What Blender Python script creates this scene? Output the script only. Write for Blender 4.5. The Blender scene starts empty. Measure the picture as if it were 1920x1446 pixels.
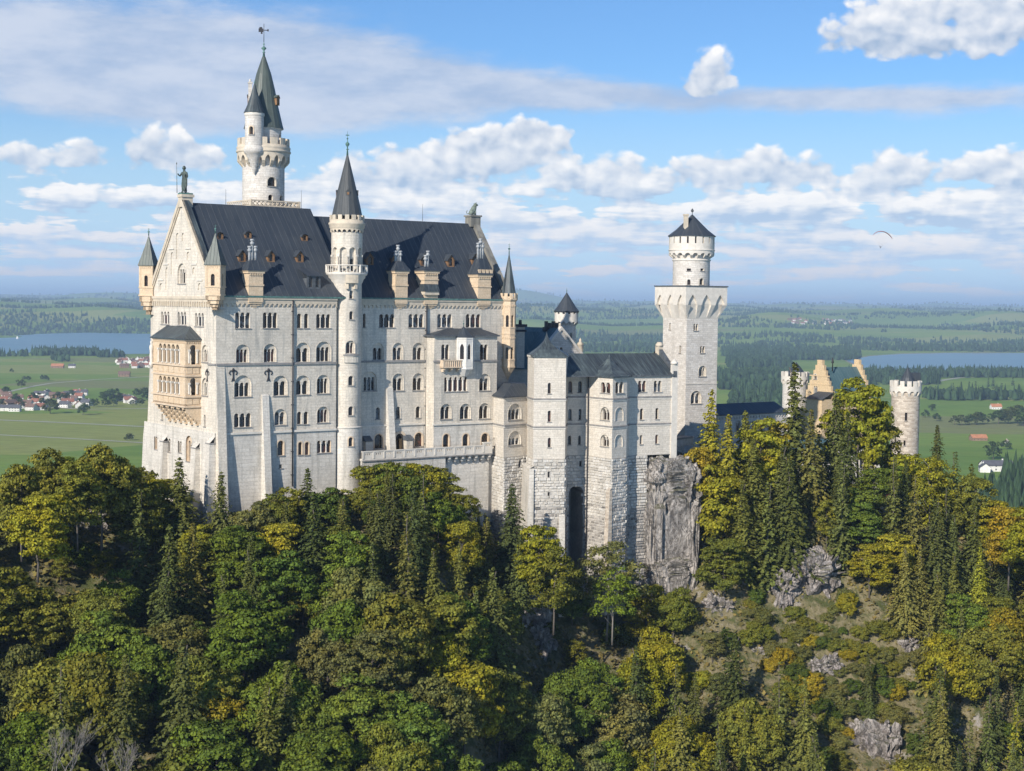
import bpy, math, random
import numpy as np
from mathutils import Vector, Matrix, noise as mnoise
from mathutils.geometry import delaunay_2d_cdt

sc = bpy.context.scene
COL = sc.collection
PI = math.pi
rad = math.radians

# ------------------------------------------------------------------ camera
FPX = 2900.0                      # focal length in photograph pixels
PITCH = math.atan(153.0 / FPX)
ROLL = 0.0115
cam = bpy.data.cameras.new('camera')
cam.sensor_fit = 'HORIZONTAL'
cam.sensor_width = 36.0
cam.lens = 36.0 * FPX / 1920.0
cam.clip_start = 1.0
cam.clip_end = 120000.0
camo = bpy.data.objects.new('camera', cam)
COL.objects.link(camo)
camo.matrix_world = Matrix.Rotation(PI / 2 - PITCH, 4, 'X') @ Matrix.Rotation(ROLL, 4, 'Z')
sc.camera = camo

# ------------------------------------------------------------------ exposure
sc.view_settings.view_transform = 'Standard'
sc.view_settings.look = 'None'
sc.view_settings.gamma = 1.0
sc.view_settings.exposure = 0.34
sc.cycles.use_denoising = True
sc.cycles.max_bounces = 6
sc.cycles.diffuse_bounces = 3
sc.cycles.glossy_bounces = 2
sc.cycles.transmission_bounces = 2
sc.cycles.transparent_max_bounces = 4
sc.cycles.volume_bounces = 0
sc.cycles.use_adaptive_sampling = True
sc.cycles.adaptive_threshold = 0.02

# ------------------------------------------------------------------ sun
SUN_EL = rad(27.0)
SUN_TRAVEL = rad(61.5)            # heading of the light on the ground, from +X towards +Y
sd = Vector((math.cos(SUN_TRAVEL) * math.cos(SUN_EL), math.sin(SUN_TRAVEL) * math.cos(SUN_EL), -math.sin(SUN_EL)))
sun = bpy.data.lights.new('sun', 'SUN')
sun.energy = 5.0
sun.angle = rad(0.5)
sun.color = (1.0, 0.93, 0.83)
suno = bpy.data.objects.new('sun', sun)
COL.objects.link(suno)
suno.rotation_euler = sd.to_track_quat('-Z', 'Y').to_euler()
SKY_ROT = math.atan2(-sd.x, -sd.y)      # sun azimuth measured clockwise from +Y


# ------------------------------------------------------------------ node helpers
class X:
    """a value in a node tree; arithmetic adds Math nodes"""
    def __init__(s, nt, v):
        s.nt, s.v = nt, v

    def op(s, kind, *a, clamp=False):
        n = s.nt.nodes.new('ShaderNodeMath')
        n.operation = kind
        n.use_clamp = clamp
        for i, q in enumerate((s,) + a):
            q = q.v if isinstance(q, X) else q
            if isinstance(q, (int, float)):
                n.inputs[i].default_value = q
            else:
                s.nt.links.new(q, n.inputs[i])
        return X(s.nt, n.outputs[0])

    def __add__(s, o): return s.op('ADD', o)
    def __radd__(s, o): return s.op('ADD', o)
    def __sub__(s, o): return s.op('SUBTRACT', o)
    def __rsub__(s, o): return X(s.nt, float(o)).op('SUBTRACT', s)
    def __mul__(s, o): return s.op('MULTIPLY', o)
    def __rmul__(s, o): return s.op('MULTIPLY', o)
    def __truediv__(s, o): return s.op('DIVIDE', o)
    def fract(s): return s.op('FRACT')
    def clamp(s): return s.op('ADD', 0.0, clamp=True)
    def max(s, o): return s.op('MAXIMUM', o)
    def min(s, o): return s.op('MINIMUM', o)

    def smooth(s, a, b, lo=0.0, hi=1.0):
        n = s.nt.nodes.new('ShaderNodeMapRange')
        n.interpolation_type = 'SMOOTHSTEP'
        s.nt.links.new(s.v, n.inputs['Value'])
        for k, q in (('From Min', a), ('From Max', b), ('To Min', lo), ('To Max', hi)):
            n.inputs[k].default_value = q
        return X(s.nt, n.outputs['Result'])


def lnk(nt, q, sock):
    q = q.v if isinstance(q, X) else q
    if isinstance(q, (int, float)):
        sock.default_value = q
    elif isinstance(q, (tuple, list)):
        sock.default_value = tuple(q) if len(q) == len(sock.default_value) else tuple(q) + (1.0,)
    else:
        nt.links.new(q, sock)


def mixc(nt, fac, a, b, mode='MIX'):
    n = nt.nodes.new('ShaderNodeMix')
    n.data_type = 'RGBA'
    n.blend_type = mode
    lnk(nt, fac, n.inputs[0])
    lnk(nt, a, n.inputs[6])
    lnk(nt, b, n.inputs[7])
    return n.outputs[2]


def combine(nt, x, y, z):
    n = nt.nodes.new('ShaderNodeCombineXYZ')
    for i, q in enumerate((x, y, z)):
        lnk(nt, q, n.inputs[i])
    return n.outputs[0]


def sepv(nt, v):
    n = nt.nodes.new('ShaderNodeSeparateXYZ')
    nt.links.new(v, n.inputs[0])
    return [X(nt, o) for o in n.outputs]


def noisex(nt, vec, scale, detail=4.0, rough=0.55, dim='3D', out=0, dist=0.0):
    n = nt.nodes.new('ShaderNodeTexNoise')
    n.noise_dimensions = dim
    n.inputs['Scale'].default_value = scale
    n.inputs['Detail'].default_value = detail
    n.inputs['Roughness'].default_value = rough
    n.inputs['Distortion'].default_value = dist
    if vec is not None:
        nt.links.new(vec, n.inputs['Vector'])
    return X(nt, n.outputs[out])


def coords(nt, which):
    n = nt.nodes.new('ShaderNodeTexCoord')
    return n.outputs[which]


def scalev(nt, v, s):
    n = nt.nodes.new('ShaderNodeVectorMath')
    n.operation = 'MULTIPLY'
    nt.links.new(v, n.inputs[0])
    n.inputs[1].default_value = s
    return n.outputs[0]


# ------------------------------------------------------------------ world: daylight sky with clouds
world = bpy.data.worlds.new('World')
sc.world = world
world.use_nodes = True
wt = world.node_tree
wt.nodes.clear()
wout = wt.nodes.new('ShaderNodeOutputWorld')
bg = wt.nodes.new('ShaderNodeBackground')
wt.links.new(bg.outputs[0], wout.inputs[0])
sky = wt.nodes.new('ShaderNodeTexSky')
sky.sky_type = 'NISHITA'
sky.sun_disc = False
sky.sun_elevation = SUN_EL
sky.sun_rotation = SKY_ROT
sky.altitude = 900
sky.air_density = 1.0
sky.dust_density = 0.6
sky.ozone_density = 2.0
SKY_STRENGTH = 0.08
world.cycles.sampling_method = 'MANUAL'
world.cycles.sample_map_resolution = 256
bg.inputs[1].default_value = SKY_STRENGTH


def voro(nt, vec, scale, smooth=.6):
    n = nt.nodes.new('ShaderNodeTexVoronoi')
    n.feature = 'SMOOTH_F1'
    n.voronoi_dimensions = '2D'
    n.inputs['Scale'].default_value = scale
    n.inputs['Smoothness'].default_value = smooth
    nt.links.new(vec, n.inputs['Vector'])
    return X(nt, n.outputs['Distance'])


def build_clouds():
    g = coords(wt, 'Generated')
    dx, dy, dz = sepv(wt, g)
    hyp = (dx * dx + dy * dy).op('SQRT').max(0.02)
    az = dx.op('ARCTAN2', dy)                  # 0 straight ahead, + to the right
    el = dz / hyp                              # tangent of the elevation
    elc = el.max(-0.02)

    def P(px, py):
        return (px - 960.0) / FPX, (570.0 + 0.0115 * (px - 960.0) - py) / FPX

    # shared wobble
    wn = noisex(wt, combine(wt, az * 22.0, elc * 30.0, 0.0), 1.0, 3.0, 0.6, '2D')
    wz = (wn - 0.5) * 0.022

    def heap(V, px, py, rx, ry, amp, flat_=0.45):
        """one heap of cloud: domed above, flat below; returns weight and weighted height"""
        x0, z0 = P(px, py)
        n = wt.nodes.new('ShaderNodeVectorMath')
        n.operation = 'MULTIPLY_ADD'
        wt.links.new(V, n.inputs[0])
        n.inputs[1].default_value = (FPX / rx, FPX / ry, 0)
        n.inputs[2].default_value = (-x0 * FPX / rx, -z0 * FPX / ry, 0)
        a, b, _ = sepv(wt, n.outputs[0])
        if flat_ < 1:
            k = (1 / flat_ - 1) / 2
            bb = b * (1 + k) - b.op('ABSOLUTE') * k
        else:
            bb = b
        r2 = bb.op('MULTIPLY_ADD', bb, a * a)
        t = X(wt, 0.3679).op('POWER', r2) * amp
        return t, b

    HEAPS = [(1000, 262, 60, 62, .52), (900, 290, 110, 70, .5), (760, 345, 150, 70, .46), (1080, 350, 110, 60, .40), (620, 370, 90, 60, .34), (1180, 360, 60, 70, .28), (900, 420, 300, 50, .34),
             (330, 300, 95, 62, .52), (140, 310, 95, 42, .36), (60, 330, 60, 40, .25), (150, 392, 60, 30, .30), (285, 385, 45, 22, .34), (190, 470, 110, 36, .38), (30, 450, 60, 30, .3), (420, 380, 80, 50, .3),
             (1370, 330, 130, 60, .5), (1490, 335, 60, 38, .36), (1400, 400, 130, 32, .38), (1640, 345, 82, 62, .52), (1890, 370, 95, 105, .50), (1790, 335, 60, 40, .34), (1760, 415, 140, 50, .42), (1850, 450, 120, 36, .36),
             (1325, 160, 52, 66, .50), (1305, 165, 30, 30, .2), (1740, 90, 175, 95, .58), (1620, 95, 100, 60, .40), (1880, 40, 120, 60, .4), (1540, 445, 90, 40, .32), (1130, 440, 150, 40, .30), (560, 440, 120, 60, .34), (1350, 455, 130, 34, .30), (1000, 480, 220, 26, .30), (1480, 490, 160, 24, .30), (1720, 480, 200, 26, .32), (1880, 500, 100, 20, .3), (120, 500, 160, 20, .26), (1250, 510, 200, 16, .24), (1600, 520, 200, 14, .22)]
    GAPS = [(1150, 225, 330, 30, -.26), (1650, 235, 260, 22, -.3), (700, 225, 90, 30, -.2), (1600, 400, 30, 34, -.2), (1215, 300, 30, 60, -.14)]

    Aw = az + wz
    Zw = elc + wz * 0.5
    V = combine(wt, Aw, Zw, 0.0)
    cov = hgt = None
    for q in HEAPS:
        t, b = heap(V, *q)
        cov = t if cov is None else cov + t
        hgt = t * b if hgt is None else t.op('MULTIPLY_ADD', b, hgt)
    for q in GAPS:
        cov = cov + heap(V, *q, flat_=1.0)[0]
    hgt = hgt / (cov.max(0.0) + 0.12)              # -1 at the base of a heap, +1 at its crown
    cov = (cov - 0.05).min(0.52)

    def detail(o_az, o_el):
        A = az + o_az
        Z = elc + o_el
        l2 = (Z + 0.03).op('LOGARITHM', 2.718)
        rows = noisex(wt, combine(wt, A * 13.0, l2 * 7.0, 0.0), 1.0, 4.0, 0.6, '2D')
        low = Z.smooth(-0.004, 0.008) * Z.smooth(0.10, 0.055)
        v = combine(wt, A + wz, Z * 1.25 + wz * 0.6, 0.0)
        p1 = voro(wt, v, 44.0, 0.3)
        p2 = voro(wt, v, 110.0, 0.3)
        f = noisex(wt, combine(wt, A * 60.0, Z * 80.0, 0.0), 1.0, 5.0, 0.62, '2D')
        return (rows - 0.39) * low * 1.9, (0.42 - p1) * 0.36 + (0.42 - p2) * 0.20 + (f - 0.5) * 0.30

    r0, q0 = detail(0.0, 0.0)
    r1, q1 = detail(-0.0036, 0.0065)
    gate = (cov + r0).smooth(0.02, 0.20)              # no stray specks in the clear blue
    d0 = cov + r0 + q0 * gate
    mask = d0.smooth(0.15, 0.33)
    lit = ((q0 - q1) * 1.7 + (r0 - r1) * 1.5 + hgt * 0.62 + 0.36).clamp()
    lit = (lit - d0.smooth(0.45, 0.95) * 0.16).clamp()
    # high thin sheet
    hz = noisex(wt, combine(wt, az * 3.6 + elc * 3.0, elc * 19.0 - az * 1.5, 0.0), 1.0, 6.0, 0.62, '2D')
    fine = noisex(wt, combine(wt, az * 14.0, elc * 44.0, 0.0), 1.0, 6.0, 0.65, '2D')
    V2 = combine(wt, az, elc + wz * 0.4, 0.0)
    sh = None
    for q in [(120, 110, 500, 120, .72), (560, 130, 330, 95, .58), (400, 215, 320, 45, .40), (880, 175, 280, 55, .50), (1180, 185, 260, 34, .46), (1480, 195, 280, 28, .46), (1780, 208, 260, 30, .44)]:
        t = heap(V2, *q, flat_=1.0)[0]
        sh = t if sh is None else sh + t
    sheet = (sh * 0.85 + hz * 0.62 + fine * 0.42).smooth(0.68, 1.08) * 0.92
    K = 1.0 / SKY_STRENGTH

    def c(r, g_, b):
        return (r * K, g_ * K, b * K, 1)
    blue = mixc(wt, elc.smooth(0.0, 0.16), (1.02, 1.03, 1.05, 1), (0.66, 0.95, 1.26, 1))
    skyc = mixc(wt, 1.0, sky.outputs[0], blue, 'MULTIPLY')
    skyc = mixc(wt, elc.smooth(0.0, 0.16, 0.85, 0.0), skyc, c(0.39, 0.585, 0.81))
    shc = mixc(wt, (fine * .7 + hz * .5).smooth(0.42, 0.78), c(0.34, 0.43, 0.59), c(0.52, 0.57, 0.67))
    col = mixc(wt, sheet, skyc, shc)
    dark = mixc(wt, elc.smooth(0.0, 0.12), c(0.45, 0.585, 0.76), c(0.31, 0.40, 0.54))
    light = mixc(wt, elc.smooth(0.01, 0.07), c(0.66, 0.64, 0.67), c(0.86, 0.84, 0.82))
    cc = mixc(wt, lit, dark, light)
    fade = elc.smooth(-0.006, 0.016)
    col = mixc(wt, mask * fade * 0.94, col, cc)
    wt.links.new(col, bg.inputs[0])


build_clouds()


# ------------------------------------------------------------------ picture helpers (used to measure the place)
def ray(px, py):
    x, y = px - 960.0, 723.0 - py
    a = x * math.cos(ROLL) - y * math.sin(ROLL)
    b = x * math.sin(ROLL) + y * math.cos(ROLL)
    d = Vector((a, FPX * math.cos(PITCH) + b * math.sin(PITCH), b * math.cos(PITCH) - FPX * math.sin(PITCH)))
    return d / d.y


def at(px, py, D):
    return ray(px, py) * D


def proj(p):
    x, y, z = p
    cb = y * math.cos(PITCH) - z * math.sin(PITCH)
    v = y * math.sin(PITCH) + z * math.cos(PITCH)
    a, b = FPX * x / cb, FPX * v / cb
    xx = a * math.cos(ROLL) + b * math.sin(ROLL)
    yy = -a * math.sin(ROLL) + b * math.cos(ROLL)
    return 960 + xx, 723 - yy


def eye(px):
    return 570.0 + 0.0115 * (px - 960.0)


# ------------------------------------------------------------------ materials
MATS = {}


def new_mat(name):
    m = bpy.data.materials.new(name)
    m.use_nodes = True
    nt = m.node_tree
    nt.nodes.clear()
    o = nt.nodes.new('ShaderNodeOutputMaterial')
    b = nt.nodes.new('ShaderNodeBsdfPrincipled')
    nt.links.new(b.outputs[0], o.inputs[0])
    MATS[name] = m
    return m, nt, b, o


def bump(nt, b, h, strength=0.4, dist=0.05):
    n = nt.nodes.new('ShaderNodeBump')
    n.inputs['Strength'].default_value = strength
    n.inputs['Distance'].default_value = dist
    lnk(nt, h, n.inputs['Height'])
    nt.links.new(n.outputs[0], b.inputs['Normal'])


def m_ashlar(name, c1, c2, mortar, bw=1.0, bh=0.45, stain=0.35, bstr=0.5, ms=0.02):
    m, nt, b, o = new_mat(name)
    uv = coords(nt, 'UV')
    br = nt.nodes.new('ShaderNodeTexBrick')
    br.offset = 0.5
    br.squash = 0.7
    br.squash_frequency = 3
    nt.links.new(uv, br.inputs['Vector'])
    br.inputs['Scale'].default_value = 1.0
    br.inputs['Brick Width'].default_value = bw
    br.inputs['Row Height'].default_value = bh
    br.inputs['Mortar Size'].default_value = ms
    br.inputs['Mortar Smooth'].default_value = 0.4
    br.inputs['Bias'].default_value = 0.0
    lnk(nt, c1, br.inputs['Color1'])
    lnk(nt, c2, br.inputs['Color2'])
    lnk(nt, mortar, br.inputs['Mortar'])
    ob = coords(nt, 'Object')
    big = noisex(nt, ob, 0.16, 4, 0.6)
    st = noisex(nt, scalev(nt, ob, (1.3, 1.3, 0.12)), 0.9, 4, 0.6)
    fine = noisex(nt, ob, 3.5, 4, 0.65)
    f = big.smooth(0.35, 0.7) * 0.5 + st.smooth(0.48, 0.7) * 0.8
    col = mixc(nt, (f * stain).clamp(), br.outputs['Color'], (0.36, 0.34, 0.30, 1), 'MIX')
    fv = fine.smooth(0.3, 0.7, 0.86, 1.1)
    col = mixc(nt, 1.0, col, combine(nt, fv, fv, fv), 'MULTIPLY')
    nt.links.new(col, b.inputs['Base Color'])
    b.inputs['Roughness'].default_value = 0.9
    b.inputs['Specular IOR Level'].default_value = 0.2
    bump(nt, b, X(nt, br.outputs['Fac']) * -1.0 + fine * 0.6, bstr, 0.06)
    return m


def m_plain(name, c, c2=None, rough=0.85, scale=1.2, bstr=0.2, metal=0.0, streak=False):
    m, nt, b, o = new_mat(name)
    ob = coords(nt, 'Object')
    v = scalev(nt, ob, (1, 1, 0.15)) if streak else ob
    n = noisex(nt, v, scale, 5, 0.6)
    col = mixc(nt, n.smooth(0.32, 0.68), c, c2 if c2 else tuple(q * 0.75 for q in c[:3]) + (1,))
    nt.links.new(col, b.inputs['Base Color'])
    b.inputs['Roughness'].default_value = rough
    b.inputs['Metallic'].default_value = metal
    b.inputs['Specular IOR Level'].default_value = 0.3
    bump(nt, b, n, bstr, 0.05)
    return m


def m_roof(name, base, patina, seamc, pitch=0.85, amt=0.5, rough=0.5):
    """sheet metal roof with standing seams running down the slope"""
    m, nt, b, o = new_mat(name)
    uv = coords(nt, 'UV')
    u, v, _ = sepv(nt, uv)
    fr = (u / pitch).fract()
    seam = fr.smooth(0.0, 0.03) * fr.smooth(0.11, 0.06)
    pid = (u / pitch).op('FLOOR')
    wn = nt.nodes.new('ShaderNodeTexWhiteNoise')
    wn.noise_dimensions = '1D'
    nt.links.new(pid.v, wn.inputs['W'])
    pan = X(nt, wn.outputs['Value'])
    rowf = (v / 3.1 + pan * 0.3).fract()
    row = rowf.smooth(0.0, 0.012) * rowf.smooth(0.03, 0.018)
    st = noisex(nt, combine(nt, u * 2.2, v * 0.22, 0.0), 1.0, 5, 0.65)
    bg_ = noisex(nt, combine(nt, u * 0.16, v * 0.16, 5.0), 1.0, 3, 0.5)
    f = (st.smooth(0.42, 0.75) * amt + bg_.smooth(0.45, 0.75) * amt * 0.6 + (pan - 0.5) * 0.25).clamp()
    col = mixc(nt, f, base, patina)
    col = mixc(nt, seam * st.smooth(.3, .7, .25, .95), col, seamc)
    col = mixc(nt, row * 0.5, col, tuple(q * 0.6 for q in base[:3]) + (1,))
    nt.links.new(col, b.inputs['Base Color'])
    b.inputs['Roughness'].default_value = rough
    b.inputs['Specular IOR Level'].default_value = 0.35
    bump(nt, b, seam + st * 0.15, 0.6, 0.05)
    return m


def m_island(name, cols, rough=0.9, scale=2.5, bstr=0.5):
    """each loose block takes its own tone"""
    m, nt, b, o = new_mat(name)
    g = nt.nodes.new('ShaderNodeNewGeometry')
    r = nt.nodes.new('ShaderNodeValToRGB')
    r.color_ramp.interpolation = 'LINEAR'
    e = r.color_ramp.elements
    e[0].position, e[0].color = 0.0, cols[0]
    e[1].position, e[1].color = 1.0, cols[-1]
    for i, c in enumerate(cols[1:-1]):
        q = e.new((i + 1) / (len(cols) - 1))
        q.color = c
    nt.links.new(g.outputs['Random Per Island'], r.inputs[0])
    ob = coords(nt, 'Object')
    n = noisex(nt, ob, scale, 5, 0.65)
    n2 = noisex(nt, ob, 0.25, 4, 0.6)
    fv = n.smooth(0.25, 0.75, 0.72, 1.15) * n2.smooth(0.3, 0.75, 1.06, 0.78)
    col = mixc(nt, 1.0, r.outputs[0], combine(nt, fv, fv, fv), 'MULTIPLY')
    nt.links.new(col, b.inputs['Base Color'])
    b.inputs['Roughness'].default_value = rough
    b.inputs['Specular IOR Level'].default_value = 0.2
    bump(nt, b, n, bstr, 0.12)
    return m


def m_glass(name, c=(0.012, 0.011, 0.011, 1), vary=True):
    """dark panes; some rooms show a curtain or a paler reflection"""
    m, nt, b, o = new_mat(name)
    ob = coords(nt, 'Object')
    n = noisex(nt, ob, 1.7, 2, 0.5)
    col = mixc(nt, n.smooth(0.4, 0.65), c, (0.028, 0.018, 0.015, 1))
    if vary:
        oi = nt.nodes.new('ShaderNodeObjectInfo')
        r = X(nt, oi.outputs['Random'])
        n2 = noisex(nt, ob, 0.8, 2, 0.5)
        col = mixc(nt, r.smooth(.70, .72) * n2.smooth(.42, .52), col, (0.085, 0.035, 0.028, 1))
        col = mixc(nt, r.smooth(.30, .28) * n2.smooth(.45, .55), col, (0.11, 0.12, 0.13, 1))  # pale reflection painted into the colour of some panes
    nt.links.new(col, b.inputs['Base Color'])
    b.inputs['Roughness'].default_value = 0.12
    b.inputs['Specular IOR Level'].default_value = 0.5
    return m


m_ashlar('limestone', (0.645, 0.58, 0.485, 1), (0.565, 0.505, 0.42, 1), (0.44, 0.395, 0.33, 1), 1.2, 0.47, 0.8, .4, .02)
m_ashlar('limestone_base', (0.62, 0.58, 0.515, 1), (0.55, 0.51, 0.45, 1), (0.42, 0.395, 0.35, 1), 1.7, 0.62, 0.85)
m_ashlar('limestone_bower', (0.625, 0.57, 0.49, 1), (0.55, 0.495, 0.42, 1), (0.46, 0.415, 0.35, 1), 1.25, 0.40, 0.40)
m_ashlar('tower_stone', (0.62, 0.58, 0.525, 1), (0.50, 0.46, 0.41, 1), (0.40, 0.37, 0.33, 1), 1.2, 0.42, 0.30)
m_ashlar('sandstone', (0.60, 0.465, 0.32, 1), (0.54, 0.41, 0.275, 1), (0.46, 0.36, 0.25, 1), 1.1, 0.55, 0.22, 0.3, 0.012)
m_ashlar('yellow_brick', (0.60, 0.45, 0.27, 1), (0.52, 0.375, 0.21, 1), (0.48, 0.37, 0.25, 1), 0.5, 0.2, 0.25, 0.3, 0.012)
m_ashlar('pale_blocks', (0.56, 0.49, 0.40, 1), (0.34, 0.28, 0.22, 1), (0.44, 0.39, 0.33, 1), 1.1, 0.36, 0.25)
m_plain('trim_stone', (0.61, 0.565, 0.495, 1), (0.52, 0.48, 0.42, 1))
m_plain('cornice_stone', (0.55, 0.47, 0.36, 1), (0.44, 0.38, 0.30, 1))
m_plain('white_trim', (0.60, 0.575, 0.53, 1), (0.52, 0.50, 0.46, 1))
m_plain('dark_stone', (0.24, 0.225, 0.19, 1), (0.13, 0.125, 0.11, 1), 0.9, 0.8, 0.3, 0.0, True)
m_plain('string_stone', (0.27, 0.255, 0.24, 1), (0.20, 0.19, 0.18, 1))
m_plain('tan_trim', (0.60, 0.48, 0.35, 1), (0.50, 0.39, 0.28, 1))
m_plain('lead', (0.10, 0.11, 0.12, 1), (0.06, 0.065, 0.07, 1), 0.6)
m_plain('wood', (0.23, 0.13, 0.065, 1), (0.14, 0.08, 0.045, 1))
m_plain('oak', (0.50, 0.33, 0.16, 1), (0.36, 0.22, 0.10, 1))
m_plain('iron', (0.04, 0.04, 0.045, 1), (0.025, 0.025, 0.03, 1), 0.55)
m_plain('copper', (0.10, 0.20, 0.17, 1), (0.05, 0.10, 0.09, 1), 0.6, 2.5)
m_plain('bronze', (0.075, 0.10, 0.085, 1), (0.035, 0.045, 0.04, 1), 0.5, 2.0)
m_plain('lion_stone', (0.20, 0.24, 0.20, 1), (0.09, 0.11, 0.09, 1), 0.8, 2.0)
m_plain('pot_zinc', (0.38, 0.39, 0.39, 1), (0.25, 0.26, 0.27, 1), 0.55, 3.0)
m_plain('mortar', (0.50, 0.47, 0.42, 1), (0.34, 0.32, 0.29, 1), 0.95, 2.0)
m_roof('slate_sheet', (0.034, 0.042, 0.053, 1), (0.066, 0.073, 0.080, 1), (0.10, 0.105, 0.11, 1), 1.1, 0.6)
m_roof('spire_sheet', (0.050, 0.055, 0.058, 1), (0.085, 0.088, 0.085, 1), (0.03, 0.033, 0.035, 1), 0.55, 0.5)
m_roof('green_spire', (0.060, 0.075, 0.068, 1), (0.11, 0.135, 0.115, 1), (0.04, 0.05, 0.047, 1), 0.55, 0.7)
m_roof('patina_sheet', (0.034, 0.042, 0.048, 1), (0.115, 0.145, 0.145, 1), (0.085, 0.105, 0.11, 1), 0.9, 0.8)
m_roof('teal_sheet', (0.055, 0.105, 0.115, 1), (0.12, 0.18, 0.18, 1), (0.15, 0.2, 0.2, 1), 1.0, 0.5)
m_island('rustic', [(0.60, 0.565, 0.505, 1), (0.52, 0.48, 0.42, 1), (0.64, 0.61, 0.56, 1), (0.44, 0.405, 0.35, 1)])
m_island('rubble', [(0.20, 0.18, 0.16, 1), (0.52, 0.48, 0.43, 1), (0.27, 0.245, 0.22, 1), (0.44, 0.41, 0.37, 1), (0.16, 0.15, 0.14, 1)])
m_glass('pane_glass')
m_glass('dark_opening', (0.008, 0.007, 0.007, 1), False)


# ------------------------------------------------------------------ mesh builder
ROOT = {}


class MB:
    def __init__(s):
        s.v, s.f, s.uv, s.mi, s.sm = [], [], [], [], []

    def add(s, pts, mi=0, uv=None, smooth=False):
        k = len(s.v)
        s.v.extend([tuple(p) for p in pts])
        s.f.append(tuple(range(k, k + len(pts))))
        s.uv.append(uv)
        s.mi.append(mi)
        s.sm.append(smooth)

    def idx(s, ids, mi=0, uv=None, smooth=False):
        s.f.append(tuple(ids))
        s.uv.append(uv)
        s.mi.append(mi)
        s.sm.append(smooth)

    def build(s, name, mats, parent=None, **tags):
        off = ROOT[parent] if parent is not None else Vector((0, 0, 0))
        me = bpy.data.meshes.new(name)
        V = np.array(s.v, dtype=np.float64).reshape(-1, 3) - np.array(off)
        me.from_pydata(V.tolist(), [], s.f)
        ul = me.uv_layers.new(name='UVMap')
        k = 0
        W = s.v
        buf = []
        for fi, f in enumerate(s.f):
            u = s.uv[fi]
            if u is None:
                a, b, c = (Vector(W[f[0]]), Vector(W[f[1]]), Vector(W[f[2]]))
                n = (b - a).cross(c - a)
                if len(f) > 3:
                    n += (c - a).cross(Vector(W[f[3]]) - a)
                if n.length < 1e-9:
                    n = Vector((0, 0, 1))
                n.normalize()
                if abs(n.z) > 0.985:
                    t = Vector((1, 0, 0))
                else:
                    t = Vector((-n.y, n.x, 0)).normalized()
                bt = n.cross(t)
                for i in f:
                    p = Vector(W[i])
                    buf.append(p.dot(t))
                    buf.append(p.dot(bt))
            else:
                for q in u:
                    buf.append(q[0])
                    buf.append(q[1])
        ul.data.foreach_set('uv', buf)
        for m in mats if isinstance(mats, (list, tuple)) else [mats]:
            me.materials.append(MATS[m])
        me.polygons.foreach_set('material_index', s.mi)
        me.polygons.foreach_set('use_smooth', s.sm)
        me.update()
        o = bpy.data.objects.new(name, me)
        COL.objects.link(o)
        if parent is not None:
            o.parent = parent
            ROOT[o] = off
        else:
            ROOT[o] = Vector((0, 0, 0))
        for a, b in tags.items():
            o[a] = b
        return o


def thing(name, loc, label, category, group=None):
    o = bpy.data.objects.new(name, None)
    o.empty_display_size = 1.0
    COL.objects.link(o)
    o.location = loc
    o['label'] = label
    o['category'] = category
    if group:
        o['group'] = group
    ROOT[o] = Vector(loc)
    return o


class Fr:
    """wall frame: u to the right, v out of the wall, z up"""
    curved = False

    def __init__(s, o, ang, shift=0.0):
        s.a = ang
        s.e = Vector((math.cos(ang), math.sin(ang), 0))
        s.n = Vector((math.sin(ang), -math.cos(ang), 0))
        s.o = Vector((o[0], o[1], 0)) + s.n * shift

    @staticmethod
    def between(p, q):
        f = Fr(p, math.atan2(q[1] - p[1], q[0] - p[0]))
        f.L = math.hypot(q[1] - p[1], q[0] - p[0])
        return f

    def w(s, u, v, z):
        return s.o + s.e * u + s.n * v + Vector((0, 0, z))

    def out(s, v, du=0.0):
        return Fr(s.o + s.e * du, s.a, v)

    def pix(s, px, py):
        d = ray(px, py)
        t = s.o.dot(s.n) / d.dot(s.n)
        q = d * t
        return (q - s.o).dot(s.e), q.z

    def rect(s, x0, x1, y0, y1):
        u0 = s.pix(x0, (y0 + y1) / 2)[0]
        u1 = s.pix(x1, (y0 + y1) / 2)[0]
        xc = (x0 + x1) / 2
        return u0, u1, s.pix(xc, y1)[1], s.pix(xc, y0)[1]


class Cy:
    """the same on a round tower"""
    curved = True

    def __init__(s, c, R, toward=None):
        s.c = Vector((c[0], c[1], 0))
        s.R = R
        s.t0 = math.atan2(-s.c.y, -s.c.x) if toward is None else toward

    def w(s, u, v, z):
        t = s.t0 + u / s.R
        r = s.R + v
        return s.c + Vector((math.cos(t) * r, math.sin(t) * r, z))

    def out(s, v, du=0.0):
        return Cy(s.c, s.R + v, s.t0)

    def pix(s, px, py):
        d = ray(px, py)
        A = d.x * d.x + d.y * d.y
        B = -2 * (d.x * s.c.x + d.y * s.c.y)
        Cc = s.c.x ** 2 + s.c.y ** 2 - s.R ** 2
        D = B * B - 4 * A * Cc
        t = (-B - math.sqrt(max(D, 0))) / (2 * A)
        q = d * t
        th = math.atan2(q.y - s.c.y, q.x - s.c.x) - s.t0
        th = (th + PI) % (2 * PI) - PI
        return th * s.R, q.z

    def rect(s, x0, x1, y0, y1):
        xc, yc = (x0 + x1) / 2, (y0 + y1) / 2
        u0 = s.pix(x0, yc)[0]
        u1 = s.pix(x1, yc)[0]
        return u0, u1, s.pix(xc, y1)[1], s.pix(xc, y0)[1]


def q4(mb, fr, pts, mi=0, smooth=False):
    uv = [(p[0], p[2]) for p in pts] if fr.curved else None
    mb.add([fr.w(*p) for p in pts], mi, uv, smooth)


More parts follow.
